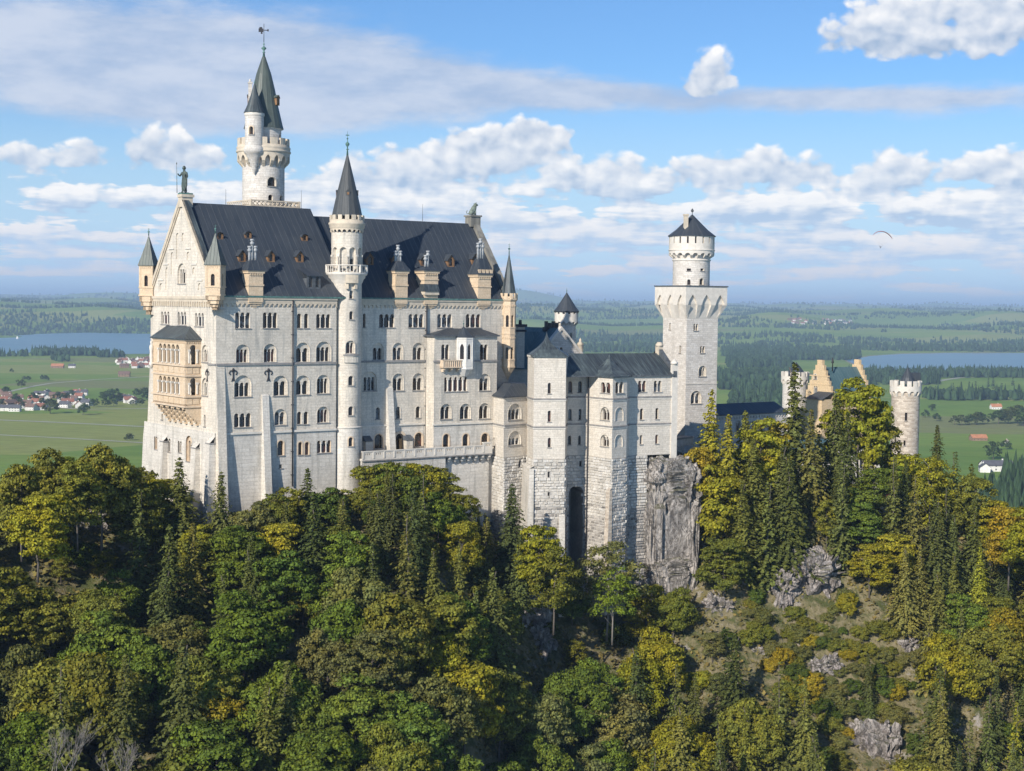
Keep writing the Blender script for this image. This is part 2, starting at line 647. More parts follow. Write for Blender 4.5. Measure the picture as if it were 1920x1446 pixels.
def fbox(mb, fr, u0, u1, v0, v1, z0, z1, mi=0, back=False):
    n = max(1, int(abs(u1 - u0) / (fr.R * 0.22)) + 1) if fr.curved else 1
    for i in range(n):
        a = u0 + (u1 - u0) * i / n
        b = u0 + (u1 - u0) * (i + 1) / n
        q4(mb, fr, [(a, v1, z0), (b, v1, z0), (b, v1, z1), (a, v1, z1)], mi)
        q4(mb, fr, [(a, v1, z1), (b, v1, z1), (b, v0, z1), (a, v0, z1)], mi)
        q4(mb, fr, [(a, v0, z0), (b, v0, z0), (b, v1, z0), (a, v1, z0)], mi)
        if back:
            q4(mb, fr, [(b, v0, z0), (a, v0, z0), (a, v0, z1), (b, v0, z1)], mi)
    q4(mb, fr, [(u0, v0, z0), (u0, v1, z0), (u0, v1, z1), (u0, v0, z1)], mi)
    q4(mb, fr, [(u1, v1, z0), (u1, v0, z0), (u1, v0, z1), (u1, v1, z1)], mi)


def inpoly(p, poly):
    x, y = p
    c = False
    j = len(poly) - 1
    for i in range(len(poly)):
        xi, yi = poly[i]
        xj, yj = poly[j]
        if (yi > y) != (yj > y) and x < (xj - xi) * (y - yi) / (yj - yi) + xi:
            c = not c
        j = i
    return c


def wallface(mb, fr, outline, holes=(), v=0.0, mi=0, flip=False):
    pts, edges = [], []
    step = fr.R * 0.2 if fr.curved else None

    def loop(l, dens=False):
        if dens and step:
            m = []
            for i in range(len(l)):
                a, b = l[i], l[(i + 1) % len(l)]
                n = max(1, int(abs(b[0] - a[0]) / step))
                for k in range(n):
                    m.append((a[0] + (b[0] - a[0]) * k / n, a[1] + (b[1] - a[1]) * k / n))
            l = m
        k = len(pts)
        pts.extend(Vector(p) for p in l)
        edges.extend((k + i, k + (i + 1) % len(l)) for i in range(len(l)))
    loop(outline, True)
    for h in holes:
        loop(h)
    if step:
        us = [p[0] for p in outline]
        zs = [p[1] for p in outline]
        nu = int((max(us) - min(us)) / step)
        nz = max(1, int((max(zs) - min(zs)) / 2.0))
        hb = [(min(p[0] for p in h) - .12, max(p[0] for p in h) + .12, min(p[1] for p in h) - .12, max(p[1] for p in h) + .12) for h in holes]
        for i in range(1, nu):
            for j in range(1, nz):
                u = min(us) + (max(us) - min(us)) * i / nu
                z = min(zs) + (max(zs) - min(zs)) * j / nz
                if not inpoly((u, z), outline) or any(a < u < b and c < z < d for a, b, c, d in hb):
                    continue
                pts.append(Vector((u, z)))
    r = delaunay_2d_cdt(pts, edges, [], 0, 1e-5)
    V, F = r[0], r[2]
    base = len(mb.v)
    mb.v.extend([tuple(fr.w(p[0], v, p[1])) for p in V])
    for f in F:
        c = (sum(V[i][0] for i in f) / len(f), sum(V[i][1] for i in f) / len(f))
        if not inpoly(c, outline) or any(inpoly(c, h) for h in holes):
            continue
        a = sum(V[f[i]][0] * V[f[(i + 1) % len(f)]][1] - V[f[(i + 1) % len(f)]][0] * V[f[i]][1] for i in range(len(f)))
        f = list(f)
        if (a < 0) != flip:
            f.reverse()
        mb.idx([base + i for i in f], mi, [(V[i][0], V[i][1]) for i in f], fr.curved)


def arc(u0, u1, z0, z1, kind='round', n=8):
    """outline of an opening, counter-clockwise from outside"""
    r = (u1 - u0) / 2
    c = (u0 + u1) / 2
    if kind == 'rect':
        return [(u0, z0), (u1, z0), (u1, z1), (u0, z1)]
    if kind == 'point':
        hh = min((u1 - u0) * 1.15, (z1 - z0) * 0.8)
        pts = [(u0, z0), (u1, z0)]
        for i in range(n + 1):
            t = i / n
            pts.append((c + r * (1 - t ** 2.3), z1 - hh + hh * t))
        for i in range(1, n + 1):
            t = 1 - i / n
            pts.append((c - r * (1 - t ** 2.3), z1 - hh + hh * t))
        return pts
    rz = min(r, (z1 - z0) * 0.9)
    if kind == 'seg':
        rz = r * 0.45
    pts = [(u0, z0), (u1, z0)]
    for i in range(n + 1):
        t = PI * i / n
        pts.append((c + r * math.cos(t), z1 - rz + rz * math.sin(t)))
    return pts


def scallop(u0, u1, z0, z1, n, gap, seg=6):
    lw = (u1 - u0 - gap * (n - 1)) / n
    r = lw / 2
    zs = z1 - r
    pts = [(u0, z0), (u1, z0)]
    for i in range(n - 1, -1, -1):
        c = u0 + i * (lw + gap) + r
        for k in range(seg + 1):
            t = PI * k / seg
            pts.append((c + r * math.cos(t), zs + r * math.sin(t)))
    return pts, lw, zs


def reveal(mb, fr, poly, v0, v1, mi=0, flip=False):
    for i in range(len(poly)):
        a, b = poly[i], poly[(i + 1) % len(poly)]
        p = [(a[0], v0, a[1]), (b[0], v0, b[1]), (b[0], v1, b[1]), (a[0], v1, a[1])]
        if flip:
            p.reverse()
        q4(mb, fr, p, mi)


def ring(mb, fr, inner, outer, v, mi=0):
    """raised moulding round an opening"""
    n = len(inner)
    for i in range(1, n):
        j = (i + 1) % n
        a, b, c, d = inner[i], outer[i], outer[j], inner[j]
        q4(mb, fr, [(a[0], v, a[1]), (b[0], v, b[1]), (c[0], v, c[1]), (d[0], v, d[1])], mi)
        q4(mb, fr, [(b[0], 0, b[1]), (c[0], 0, c[1]), (c[0], v, c[1]), (b[0], v, b[1])][::-1], mi)


def fcyl(mb, fr, u, v, r, z0, z1, n=7, mi=0, r1=None):
    r1 = r if r1 is None else r1
    A = [(u + r * math.cos(2 * PI * k / n), v + r * math.sin(2 * PI * k / n)) for k in range(n)]
    B = [(u + r1 * math.cos(2 * PI * k / n), v + r1 * math.sin(2 * PI * k / n)) for k in range(n)]
    for k in range(n):
        j = (k + 1) % n
        mb.add([fr.w(A[j][0], A[j][1], z0), fr.w(A[k][0], A[k][1], z0), fr.w(B[k][0], B[k][1], z1), fr.w(B[j][0], B[j][1], z1)], mi, None, True)
    mb.add([fr.w(*q, z1) for q in reversed(B)], mi)


def win(par, fr, H, x0, x1, y0, y1, n=1, niche=False, kind='round', tan=False, top=0.72, dep=0.5, gapf=0.26, name='window', glass='pane_glass', uvz=None):
    u0, u1, z0, z1 = uvz if uvz else fr.rect(x0, x1, y0, y1)
    w, h = u1 - u0, z1 - z0
    mb, pn = MB(), MB()
    T = 1 if tan else 0
    vb = 0.0
    a0, a1, zt = u0, u1, z1
    if niche:
        o = arc(u0, u1, z0, z1, 'round', 10)
        H.append(o)
        vb = -0.28
        reveal(mb, fr, o, 0, vb, T)
        a0, a1, zt = u0 + w * 0.09, u1 - w * 0.09, z0 + h * top
        oo = arc(u0 - 0.13, u1 + 0.13, z0, z1 + 0.13, 'round', 10)
        ring(mb, fr, o, oo, 0.05, T)
    if n == 1 and not niche:
        g = arc(a0, a1, z0, zt, kind, 8)
        lw = a1 - a0
        gap = 0
        if tan or w > 0.9:
            ring(mb, fr, g, arc(a0 - .2, a1 + .2, z0, zt + .2, kind, 8), 0.06, T)
    else:
        gap = (a1 - a0) / n * gapf
        g, lw, zs = scallop(a0, a1, z0, zt, n, gap)
    if niche:
        g = [(p[0], p[1] + (0.03 if i < 2 else 0.0)) for i, p in enumerate(g)]
        wallface(mb, fr, o, [g], vb, T)
    else:
        H.append(g)
    reveal(mb, fr, g, vb, vb - dep, T)
    wallface(pn, fr, g, [], vb - dep + 0.06)
    for i in range(1, n):
        c = a0 + i * (lw + gap) - gap / 2
        fcyl(mb, fr, c, vb - 0.2, gap * 0.33, z0 + 0.12, zs - 0.22, 7, 2)
        fbox(mb, fr, c - gap * .5, c + gap * .5, vb - .38, vb - .03, zs - 0.22, zs + 0.02, 2)
        fbox(mb, fr, c - gap * .48, c + gap * .48, vb - .36, vb - .05, z0, z0 + 0.12, 2)
    fbox(mb, fr, u0 - .12, u1 + .12, -0.05, 0.14, z0 - 0.16, z0 - 0.005, 3)  # sill in dark stone colour, painting in the shadow line under the window
    o = mb.build(name, ['limestone', 'tan_trim', 'trim_stone', 'string_stone'], par)
    pn.build('pane', [glass], o)
    return o


def lathe(mb, c, prof, n=24, mi=0, smooth=True, cap=True, t0=0.0, uvr=None):
    """surface of revolution: prof is a list of (radius, z) from the bottom up"""
    base = len(mb.v)
    R0 = uvr or max(p[0] for p in prof)
    for r, z in prof:
        for k in range(n):
            t = t0 + 2 * PI * k / n
            mb.v.append((c[0] + r * math.cos(t), c[1] + r * math.sin(t), z))
    l = 0.0
    for i in range(len(prof) - 1):
        dl = math.hypot(prof[i + 1][0] - prof[i][0], prof[i + 1][1] - prof[i][1])
        for k in range(n):
            j = (k + 1) % n
            ua, ub = 2 * PI * R0 * k / n, 2 * PI * R0 * (k + 1) / n
            mb.idx([base + i * n + k, base + i * n + j, base + (i + 1) * n + j, base + (i + 1) * n + k], mi,
                   [(ua, l), (ub, l), (ub, l + dl), (ua, l + dl)], smooth)
        l += dl
    if cap:
        if prof[-1][0] > 0.02:
            mb.idx([base + (len(prof) - 1) * n + k for k in range(n)], mi)
        if prof[0][0] > 0.02:
            mb.idx([base + k for k in reversed(range(n))], mi)


def tube(mb, pts, r0, r1=None, n=6, mi=0):
    r1 = r0 if r1 is None else r1
    P = [Vector(p) for p in pts]
    base = len(mb.v)
    for i, p in enumerate(P):
        d = (P[min(i + 1, len(P) - 1)] - P[max(i - 1, 0)]).normalized()
        s = d.orthogonal().normalized()
        t = d.cross(s)
        r = r0 + (r1 - r0) * i / (len(P) - 1)
        for k in range(n):
            a = 2 * PI * k / n
            mb.v.append(tuple(p + (s * math.cos(a) + t * math.sin(a)) * r))
    for i in range(len(P) - 1):
        for k in range(n):
            j = (k + 1) % n
            mb.idx([base + i * n + k, base + i * n + j, base + (i + 1) * n + j, base + (i + 1) * n + k], mi, None, True)
    mb.idx([base + k for k in reversed(range(n))], mi)
    mb.idx([base + (len(P) - 1) * n + k for k in range(n)], mi)


def finial(par, c, z0, z1, s=1.0, cross=True, mat='copper', name='finial'):
    mb = MB()
    h = z1 - z0
    lathe(mb, c, [(0.16 * s, z0), (0.10 * s, z0 + h * .22), (0.22 * s, z0 + h * .25), (0.09 * s, z0 + h * .28), (0.10 * s, z0 + h * .36), (0.30 * s, z0 + h * .45), (0.28 * s, z0 + h * .50),
                  (0.07 * s, z0 + h * .57), (0.05 * s, z0 + h * .66), (0.13 * s, z0 + h * .70), (0.04 * s, z0 + h * .74), (0.02 * s, z1)], 8)
    if cross:
        f = Fr(c, 0.3)
        fbox(mb, f, -0.26 * s, 0.26 * s, -0.035 * s, 0.035 * s, z0 + h * .82, z0 + h * .86, back=True)
    return mb.build(name, [mat], par)


def merlons(mb, fr, u0, u1, v0, v1, z0, z1, n, fill=0.6, mi=0):
    p = (u1 - u0) / n
    for i in range(n):
        a = u0 + i * p + p * (1 - fill) / 2
        fbox(mb, fr, a, a + p * fill, v0, v1, z0, z1, mi, True)


def corbels(mb, fr, u0, u1, vo, z0, zs, z1, n, kind='round', pier=0.3, mi=0, vin=0.0):
    """arched corbel table: wall at v=vo from zs to z1 carried on brackets that reach down to z0"""
    p = (u1 - u0) / n
    pw = p * pier
    pts = []
    for i in range(n):
        a, b = u0 + i * p, u0 + (i + 1) * p
        pts.append((a, zs))
        pts.append((a + pw / 2, zs))
        A = arc(a + pw / 2, b - pw / 2, zs - 1.0, zs + (b - a - pw) * (0.5 if kind == 'round' else 1.2), 'round' if kind == 'round' else 'point', 6)
        A = [q for q in A[2:] if q[1] > zs + 1e-4]
        pts.extend(reversed(A))
        pts.append((b - pw / 2, zs))
    pts.append((u1, zs))
    bot = list(pts)
    outl = bot + [(u1, z1), (u0, z1)]
    wallface(mb, fr, outl, [], vo, mi)
    for i in range(len(bot) - 1):
        a, b = bot[i], bot[i + 1]
        q4(mb, fr, [(a[0], vin, a[1]), (b[0], vin, b[1]), (b[0], vo, b[1]), (a[0], vo, a[1])], mi)
    for i in range(n + 1):
        c = u0 + i * p
        a, b = c - pw / 2, c + pw / 2
        zm = z0 + (zs - z0) * 0.5
        for k, (za, zb, va, vb) in enumerate([(z0, zm, vin + 0.02, (vo + vin) * .5), (zm, zs, (vo + vin) * .55, vo)]):
            q4(mb, fr, [(a, va, za), (b, va, za), (b, vb, zb), (a, vb, zb)], mi)
            q4(mb, fr, [(a, vin, za), (a, va, za), (a, vb, zb), (a, vin, zb)], mi)
            q4(mb, fr, [(b, va, za), (b, vin, za), (b, vin, zb), (b, vb, zb)], mi)


def prism(mb, loop, z0, z1, mi=0, top=True):
    """vertical walls on a counter-clockwise plan loop"""
    n = len(loop)
    for i in range(n):
        a, b = loop[i], loop[(i + 1) % n]
        mb.add([(a[0], a[1], z0), (b[0], b[1], z0), (b[0], b[1], z1), (a[0], a[1], z1)], mi)
    if top:
        mb.add([(p[0], p[1], z1) for p in loop], mi)


def roofpoly(mb, loop, z0, apex, z1, mi=0, flare=0.0, eave=0.12, steps=3):
    """hipped or pyramid roof from an eave loop to an apex point or ridge (list of two points, one per loop half)"""
    n = len(loop)
    for i in range(n):
        a, b = Vector((*loop[i], z0)), Vector((*loop[(i + 1) % n], z0))
        pa = Vector((*apex[i % len(apex)], z1)) if len(apex) == n else Vector((*apex[0], z1))
        pb = Vector((*apex[(i + 1) % n], z1)) if len(apex) == n else Vector((*apex[0], z1))
        prev = (a, b)
        mb.add([a - Vector((0, 0, eave)), b - Vector((0, 0, eave)), b, a], mi)
        for s in range(1, steps + 1):
            t = s / steps
            k = t + flare * math.sin(PI * t) * 0.5
            q = [a.lerp(pa, k), b.lerp(pb, k)]
            q[0].z = z0 + (z1 - z0) * t
            q[1].z = z0 + (z1 - z0) * t
            if (q[0] - q[1]).length < 0.02:
                mb.add([prev[0], prev[1], q[1]], mi)
            else:
                mb.add([prev[0], prev[1], q[1], q[0]], mi)
            prev = q
# ================================================================== THE CASTLE
A36 = rad(36)
C0 = at(405, 683, 250.0)                     # corner between gable front and long front
C0 = Vector((C0.x, C0.y, 0))
FW = Fr(C0, A36)                             # long front, western half; also the plane of the eastern bay
REC = 3.0
FE = Fr(C0, A36, -REC)                       # recessed eastern half
PW = 26.5                                    # width of the palace
UE = 60.5                                    # length of the palace
FG = Fr(C0 - FW.n * PW, A36 - PI / 2)        # gable front, u = 0 at the far corner
ZE, ZR, ZR2 = 0.7, 16.4, 15.2
ZST, ZLG, ZB = -10.35, -21.5, -40.0

palace = thing('palace', tuple(FW.w(20, -10, -32)), 'large white limestone palace with steep dark metal roof and stone gable front', 'palace')

# ---- west half of the long front
mb = MB()
H = []
UW = 22.2
TRI = dict(n=3)
W = lambda *a, **k: win(palace, FW, H, *a, **k)
W(441, 469, 586, 615.5, n=3)
W(493, 520, 586, 615, n=3)
W(557, 565.2, 588, 615)
W(570.3, 578.4, 588, 615)
W(593, 619.5, 589, 615, n=3)
W(442.5, 467, 646, 680, n=3, niche=True)
W(494.5, 518, 645, 679, n=3, niche=True)
W(554.5, 581, 642.5, 679, n=2, niche=True, gapf=.4)
W(592.5, 621, 640.5, 678, n=3, niche=True)
W(439, 471, 704, 744, n=3, niche=True, top=.66)
W(512.5, 539, 704.5, 742, n=2, niche=True)
W(554.5, 580.5, 704, 740, n=2, niche=True, gapf=.4)
W(594, 617.5, 703, 738, n=3, niche=True, top=.8)
W(439, 470.5, 775, 801, n=3)
W(514.5, 537, 767, 797, n=2, niche=True, top=.8)
W(557, 565.5, 772, 795.5)
W(569.5, 578, 772, 795.5)
W(594.5, 617, 762.5, 792.5, n=3, niche=True, top=.8)
W(520.5, 532, 826.5, 854, tan=True)
W(559, 566.5, 829, 853, tan=True)
W(571.5, 579.5, 829, 853, tan=True)
W(594.5, 620.5, 826, 849, n=3, tan=True, gapf=.35)
W(523, 529, 871, 878, kind='rect')
wallface(mb, FW, [(0, ZLG), (UW, ZLG), (UW, ZE - .2), (0, ZE - .2)], [h for h in H if h[0][1] > ZLG])
LOW = [h for h in H if h[0][1] <= ZLG]
wallface(mb, FW, [(0, ZB), (UW, ZB), (UW, ZLG), (0, ZLG)], LOW, 0.0, 1)
fbox(mb, FW, 0, UW, 0.0, 0.28, ZLG - 0.35, ZLG, 2)
fbox(mb, FW, 0, UW, 0.0, 0.24, ZST - .18, ZST + .15, 3)
mb.build('wall', ['limestone', 'limestone_base', 'trim_stone', 'string_stone'], palace)

# ---- recessed eastern half and the bay before it
mb = MB()
H = []
HB = []
FB = FW
UB0 = FB.pix(813.5, 760)[0]
UB1 = FB.pix(931, 760)[0]
ZBT = FB.pix(870, 629)[1]
E_ = lambda *a, **k: win(palace, FE, H, *a, **k)
B_ = lambda *a, **k: win(palace, FB, HB, *a, **k)
E_(711, 739.5, 589, 614, n=3)
E_(766, 794.5, 589, 614, n=3)
E_(820, 847.5, 589, 614, n=3)
E_(873.5, 901, 589, 614, n=3)
E_(680.8, 685.5, 588, 614)
E_(699, 719, 643.5, 675, n=2, niche=True)
E_(736, 756, 643, 675, n=2, niche=True)
E_(773.5, 794, 643, 675, n=2, niche=True)
E_(681, 706, 697, 733, n=3, niche=True)
E_(736, 757, 700.5, 732.5, n=2, niche=True)
E_(773.5, 794, 700, 732, n=2, niche=True)
E_(704.5, 712.5, 764, 786)
E_(742, 750.5, 762.5, 785)
E_(779.5, 788, 762, 783.5)
E_(702, 717.5, 814, 841, tan=True)
E_(777.5, 792.5, 811.5, 837, tan=True)
B_(827.5, 842.5, 646, 674, n=2, gapf=.2)
B_(900, 914.5, 646, 675, n=2, gapf=.2)
B_(833, 876, 707, 734, n=5, gapf=.5)
B_(898.5, 919, 701, 732.5, n=2, niche=True)
B_(825.5, 846.5, 757.5, 786, n=2, niche=True, top=.82)
B_(862, 883, 757, 786, n=2, niche=True, top=.82)
B_(898, 918.5, 756, 785, n=2, niche=True, top=.82)
B_(830.5, 842.5, 814, 840, tan=True)
B_(867.5, 879, 813.5, 839, tan=True)
B_(902.5, 916, 812.5, 837, tan=True)
# terrace door
du0, du1, dz0, dz1 = FE.rect(741, 757.5, 813, 847)
hd = arc(du0, du1, dz0, dz1)
H.append(hd)
db = MB()
reveal(db, FE, hd, 0, -.9)
ring(db, FE, hd, arc(du0 - .45, du1 + .45, dz0, dz1 + .45), .14)
dr = db.build('terrace_door', ['tan_trim'], palace)
db = MB()
um = du0 + (du1 - du0) * .62
fbox(db, FE, um, du1 - .05, -.62, -.5, dz0, dz0 + (dz1 - dz0) * .7)
fbox(db, FE, um + .12, du1 - .15, -.5, -.46, dz0 + .3, dz0 + 1.2)
fbox(db, FE, um + .12, du1 - .15, -.5, -.46, dz0 + 1.4, dz0 + 2.2)
db.build('door_leaf', ['oak'], dr)
db = MB()
wallface(db, FE, hd, [], -.85)
db.build('dark_hall', ['dark_opening'], dr)

hi = [h for h in H if h[0][1] > ZLG]
lo = [h for h in H if h[0][1] <= ZLG]
wallface(mb, FE, [(UW - 4, ZLG), (UE, ZLG), (UE, ZE - .2), (UW - 4, ZE - .2)], hi)
wallface(mb, FE, [(UW - 4, ZB), (UE, ZB), (UE, ZLG), (UW - 4, ZLG)], lo, 0, 1)
fbox(mb, FE, UW, UB0, 0, .24, ZST - .18, ZST + .15, 3)
fbox(mb, FE, UW, UB0, 0, .28, ZLG - .3, ZLG, 2)
hi = [h for h in HB if h[0][1] > ZLG]
lo = [h for h in HB if h[0][1] <= ZLG]
wallface(mb, FB, [(UB0, ZLG), (UB1, ZLG), (UB1, ZBT), (UB0, ZBT)], hi)
wallface(mb, FB, [(UB0, ZB), (UB1, ZB), (UB1, ZLG), (UB0, ZLG)], lo, 0, 1)
fbox(mb, FB, UB0 - .2, UB1, -.1, .24, ZST - .18, ZST + .15, 3)
fbox(mb, FB, UB0 - .25, UB1, -.1, .25, ZLG - .3, ZLG, 2)
for u, s in ((UB0, 1), (UB1, -1)):
    p = [FB.w(u, -REC, ZB), FB.w(u, 0, ZB), FB.w(u, 0, ZBT), FB.w(u, -REC, ZBT)]
    mb.add(p if s > 0 else p[::-1], 0)
# step between west half and recess, then the hidden east and north sides
q4(mb, FW, [(UW, 0, ZB), (UW, -REC, ZB), (UW, -REC, ZE), (UW, 0, ZE)], 0)
hw = PW / 2
q4(mb, FW, [(UE, -REC, ZB), (UE, -PW, ZB), (UE, -PW, ZE), (UE, -REC, ZE)], 0)
vm = -(PW / 2 + 1.0)
mb.add([FW.w(UE, -REC, ZE), FW.w(UE, -PW, ZE), FW.w(UE, vm, ZR2 + .6)], 0)
q4(mb, FW, [(UE, -PW, ZB), (0, -PW, ZB), (0, -PW, ZE), (UE, -PW, ZE)], 0)
mb.build('wall', ['limestone', 'limestone_base', 'trim_stone', 'string_stone'], palace)

# lean-to roof of the bay
mb = MB()
e0, e1 = UB0 - .5, UB1 + .3
zt = FE.pix(870, 616)[1]
um0, um1 = FE.pix(838, 616)[0], FE.pix(900, 616)[0]
q4(mb, FB, [(e0, .5, ZBT), (e1, .5, ZBT), (um1, -REC, zt), (um0, -REC, zt)])
mb.add([FB.w(e0, -REC, ZBT), FB.w(e0, .5, ZBT), FB.w(um0, -REC, zt)])
mb.add([FB.w(e1, .5, ZBT), FB.w(e1, -REC, ZBT), FB.w(um1, -REC, zt)])
q4(mb, FB, [(e0, .5, ZBT - .2), (e1, .5, ZBT - .2), (e1, .5, ZBT), (e0, .5, ZBT)], 1)
q4(mb, FB, [(e0, 0, ZBT - .2), (e1, 0, ZBT - .2), (e1, .5, ZBT - .2), (e0, .5, ZBT - .2)], 1)
q4(mb, FB, [(e0, -REC, ZBT - .2), (e0, .5, ZBT - .2), (e0, .5, ZBT), (e0, -REC, ZBT)], 1)
mb.build('bay_roof', ['slate_sheet', 'lead'], palace)

# oriel with its little balcony
uo = FB.pix(871, 660)[0]
zo1, zo0 = FB.pix(870, 633)[1], FB.pix(870, 690)[1]
oc = FB.w(uo, 0.45, 0)
ow = 1.75
pl = [(-ow, -.5), (-ow, .4), (-ow * .38, 1.5), (ow * .38, 1.5), (ow, .4), (ow, -.5)]
mb = MB()
pn = MB()
L = [FB.w(uo + a, b, 0) for a, b in pl]
for i in range(5):
    f = Fr.between(L[i], L[i + 1])
    hh = []
    if f.L > 1.0:
        hh = [arc(f.L / 2 - .36, f.L / 2 + .36, zo0 + 1.6, zo0 + 4.4, 'point', 5)]
        reveal(mb, f, hh[0], 0, -.18)
        wallface(pn, f, hh[0], [], -.15)
        fbox(mb, f, .06, f.L - .06, 0, .06, zo0 + .35, zo0 + 1.2, 0)
        fbox(mb, f, .06, f.L - .06, 0, .05, zo0 + 4.75, zo0 + 5.1, 0)
    wallface(mb, f, [(0, zo0), (f.L, zo0), (f.L, zo1), (0, zo1)], hh)
    fbox(mb, f, -.06, f.L + .06, -.05, .12, zo0 - .2, zo0 + .12, 0)
    fbox(mb, f, -.06, f.L + .06, -.05, .12, zo1 - .25, zo1 + .02, 0)
    fbox(mb, f, -.05, .1, -.05, .07, zo0, zo1, 0)
k = [FB.w(uo + a * .35, b * .3 if b > 0 else b, 0) for a, b in pl]
for i in range(5):
    mb.add([(k[i].x, k[i].y, zo0 - 1.5), (k[i + 1].x, k[i + 1].y, zo0 - 1.5), (L[i + 1].x, L[i + 1].y, zo0 - .2), (L[i].x, L[i].y, zo0 - .2)], 0)
orl = mb.build('oriel', ['white_trim'], palace)
pn.build('pane', ['pane_glass'], orl)
mb = MB()
za = FB.pix(871, 617)[1]
for i in range(5):
    a, b = FB.w(uo + pl[i][0] * 1.15, pl[i][1] * 1.12, zo1 + .03), FB.w(uo + pl[i + 1][0] * 1.15, pl[i + 1][1] * 1.12, zo1 + .03)
    mb.add([a, b, FB.w(uo, -.4, za + .5)])
mb.build('oriel_roof', ['slate_sheet'], orl)
finial(orl, FB.w(uo, -.4, 0), za + .4, za + 1.6, .5)
mb = MB()
b0, b1, zb0, zb1 = FB.rect(824.5, 860, 675, 688.5)
fbox(mb, FB, b0, b1, 0, 1.15, zb0 - .1, zb0 + .12, 0, True)
fbox(mb, FB, b0, b1, 1.0, 1.15, zb1 - .15, zb1, 0, True)
fbox(mb, FB, b0, b0 + .15, 0, 1.15, zb0, zb1, 0, True)
nb = 9
for i in range(nb):
    u = b0 + (b1 - b0) * (i + .5) / nb
    fcyl(mb, FB, u, 1.07, .09, zb0 + .12, zb1 - .15, 6)
fbox(mb, FB, b0, b1, .95, 1.0, zb0 + .1, zb1 - .1, 0, True)
for i in range(3):
    u = b0 + .5 + i * (b1 - b0 - 1.0) / 2
    fbox(mb, FB, u - .14, u + .14, 0, .95, zb0 - .45, zb0 - .1, 0, True)
    fbox(mb, FB, u - .14, u + .14, 0, .5, zb0 - .85, zb0 - .45, 0, True)
mb.build('balcony', ['tan_trim'], palace)

# ---- gable front
mb = MB()
HG = []
G_ = lambda *a, **k: win(palace, FG, HG, *a, **k)
G_(302, 317.5, 584, 608, n=3, gapf=.35)
G_(333, 349, 585, 609.5, n=3, gapf=.35)
G_(365.5, 382, 587, 612, n=3, gapf=.35)
G_(379, 390, 647, 679, n=2, niche=True)
G_(379, 390, 709, 742, n=2, niche=True)
G_(382.4, 385.6, 778, 800)
G_(333.5, 348.5, 494, 532, n=3, niche=True, top=.72)
G_(290.5, 296.5, 818, 843, n=2, tan=True)
G_(313, 321, 822, 848, n=2, tan=True)
G_(335, 342, 827, 849, n=2)
G_(349.5, 361.5, 817, 866, n=2, niche=True, tan=True, top=.8)
G_(302.6, 305.6, 776, 787)
for x0, x1, y0, y1 in [(330, 335, 437, 486), (340.5, 345.5, 437, 452), (320, 325.5, 473, 514), (350, 355.5, 472, 488), (310, 315.5, 501.5, 543),
                       (360.5, 366, 501.5, 514), (299, 305, 531, 545), (371, 377, 531, 544)]:
    u0, u1, z0, z1 = FG.rect(x0, x1, y0, y1)
    p = arc(u0, u1, z0, z1)
    HG.append(p)
    reveal(mb, FG, p, 0, -.2)
    wallface(mb, FG, p, [], -.2)
for x0, x1, y in [(317, 327, 466), (348, 358, 465.5), (307, 316.5, 495), (359, 369.5, 495), (297, 307, 524.5), (370, 380.5, 525)]:
    u0, u1, z0, z1 = FG.rect(x0, x1, y - 1, y + .5)
    fbox(mb, FG, u0, u1, 0, .16, z1 - .25, z1, 2)
hi = [h for h in HG if h[0][1] > ZLG]
lo = [h for h in HG if h[0][1] <= ZLG]
xl = lambda z: -0.10 - max(0, (-8 - z)) * .10
wallface(mb, FG, [(xl(ZLG), ZLG), (PW, ZLG), (PW, ZE), (hw, ZR + .25), (0, ZE), (0, -8), (xl(-14), -14)], hi)
wallface(mb, FG, [(-4.9, ZB), (PW, ZB), (PW, ZLG), (-2.6, ZLG), (-2.7, -22.6), (-3.1, -24)], lo, .12, 1)
q4(mb, FG, [(-2.6, 0, ZLG), (-2.6, .12, ZLG), (PW, .12, ZLG), (PW, 0, ZLG)][::-1], 2)
mb.add([FG.w(-4.9, .12, ZB), FG.w(-2.7, .12, -22.6), FG.w(-2.7, -4, -22.6), FG.w(-4.9, -4, ZB)], 1)
mb.add([FG.w(0, 0, ZE), FG.w(0, -3, ZE), FG.w(0, -3, -8), FG.w(0, 0, -8)], 0)
mb.add([FG.w(0, 0, -8), FG.w(0, -3, -8), FG.w(-2.4, -3, ZLG), FG.w(xl(ZLG), 0, ZLG)], 0)
fbox(mb, FG, -.2, PW, 0, .35, ZE - .5, ZE - .05, 3)
fbox(mb, FG, -.2, PW, 0, .2, ZE - .95, ZE - .5, 3)
for i in range(29):
    u = .6 + i * (PW - 1.2) / 28
    fbox(mb, FG, u - .16, u + .16, 0, .3, ZE - 1.75, ZE - .95, 3)
fbox(mb, FG, PW - 2.9, PW + .02, 0, .2, ZST - .18, ZST + .12, 4)
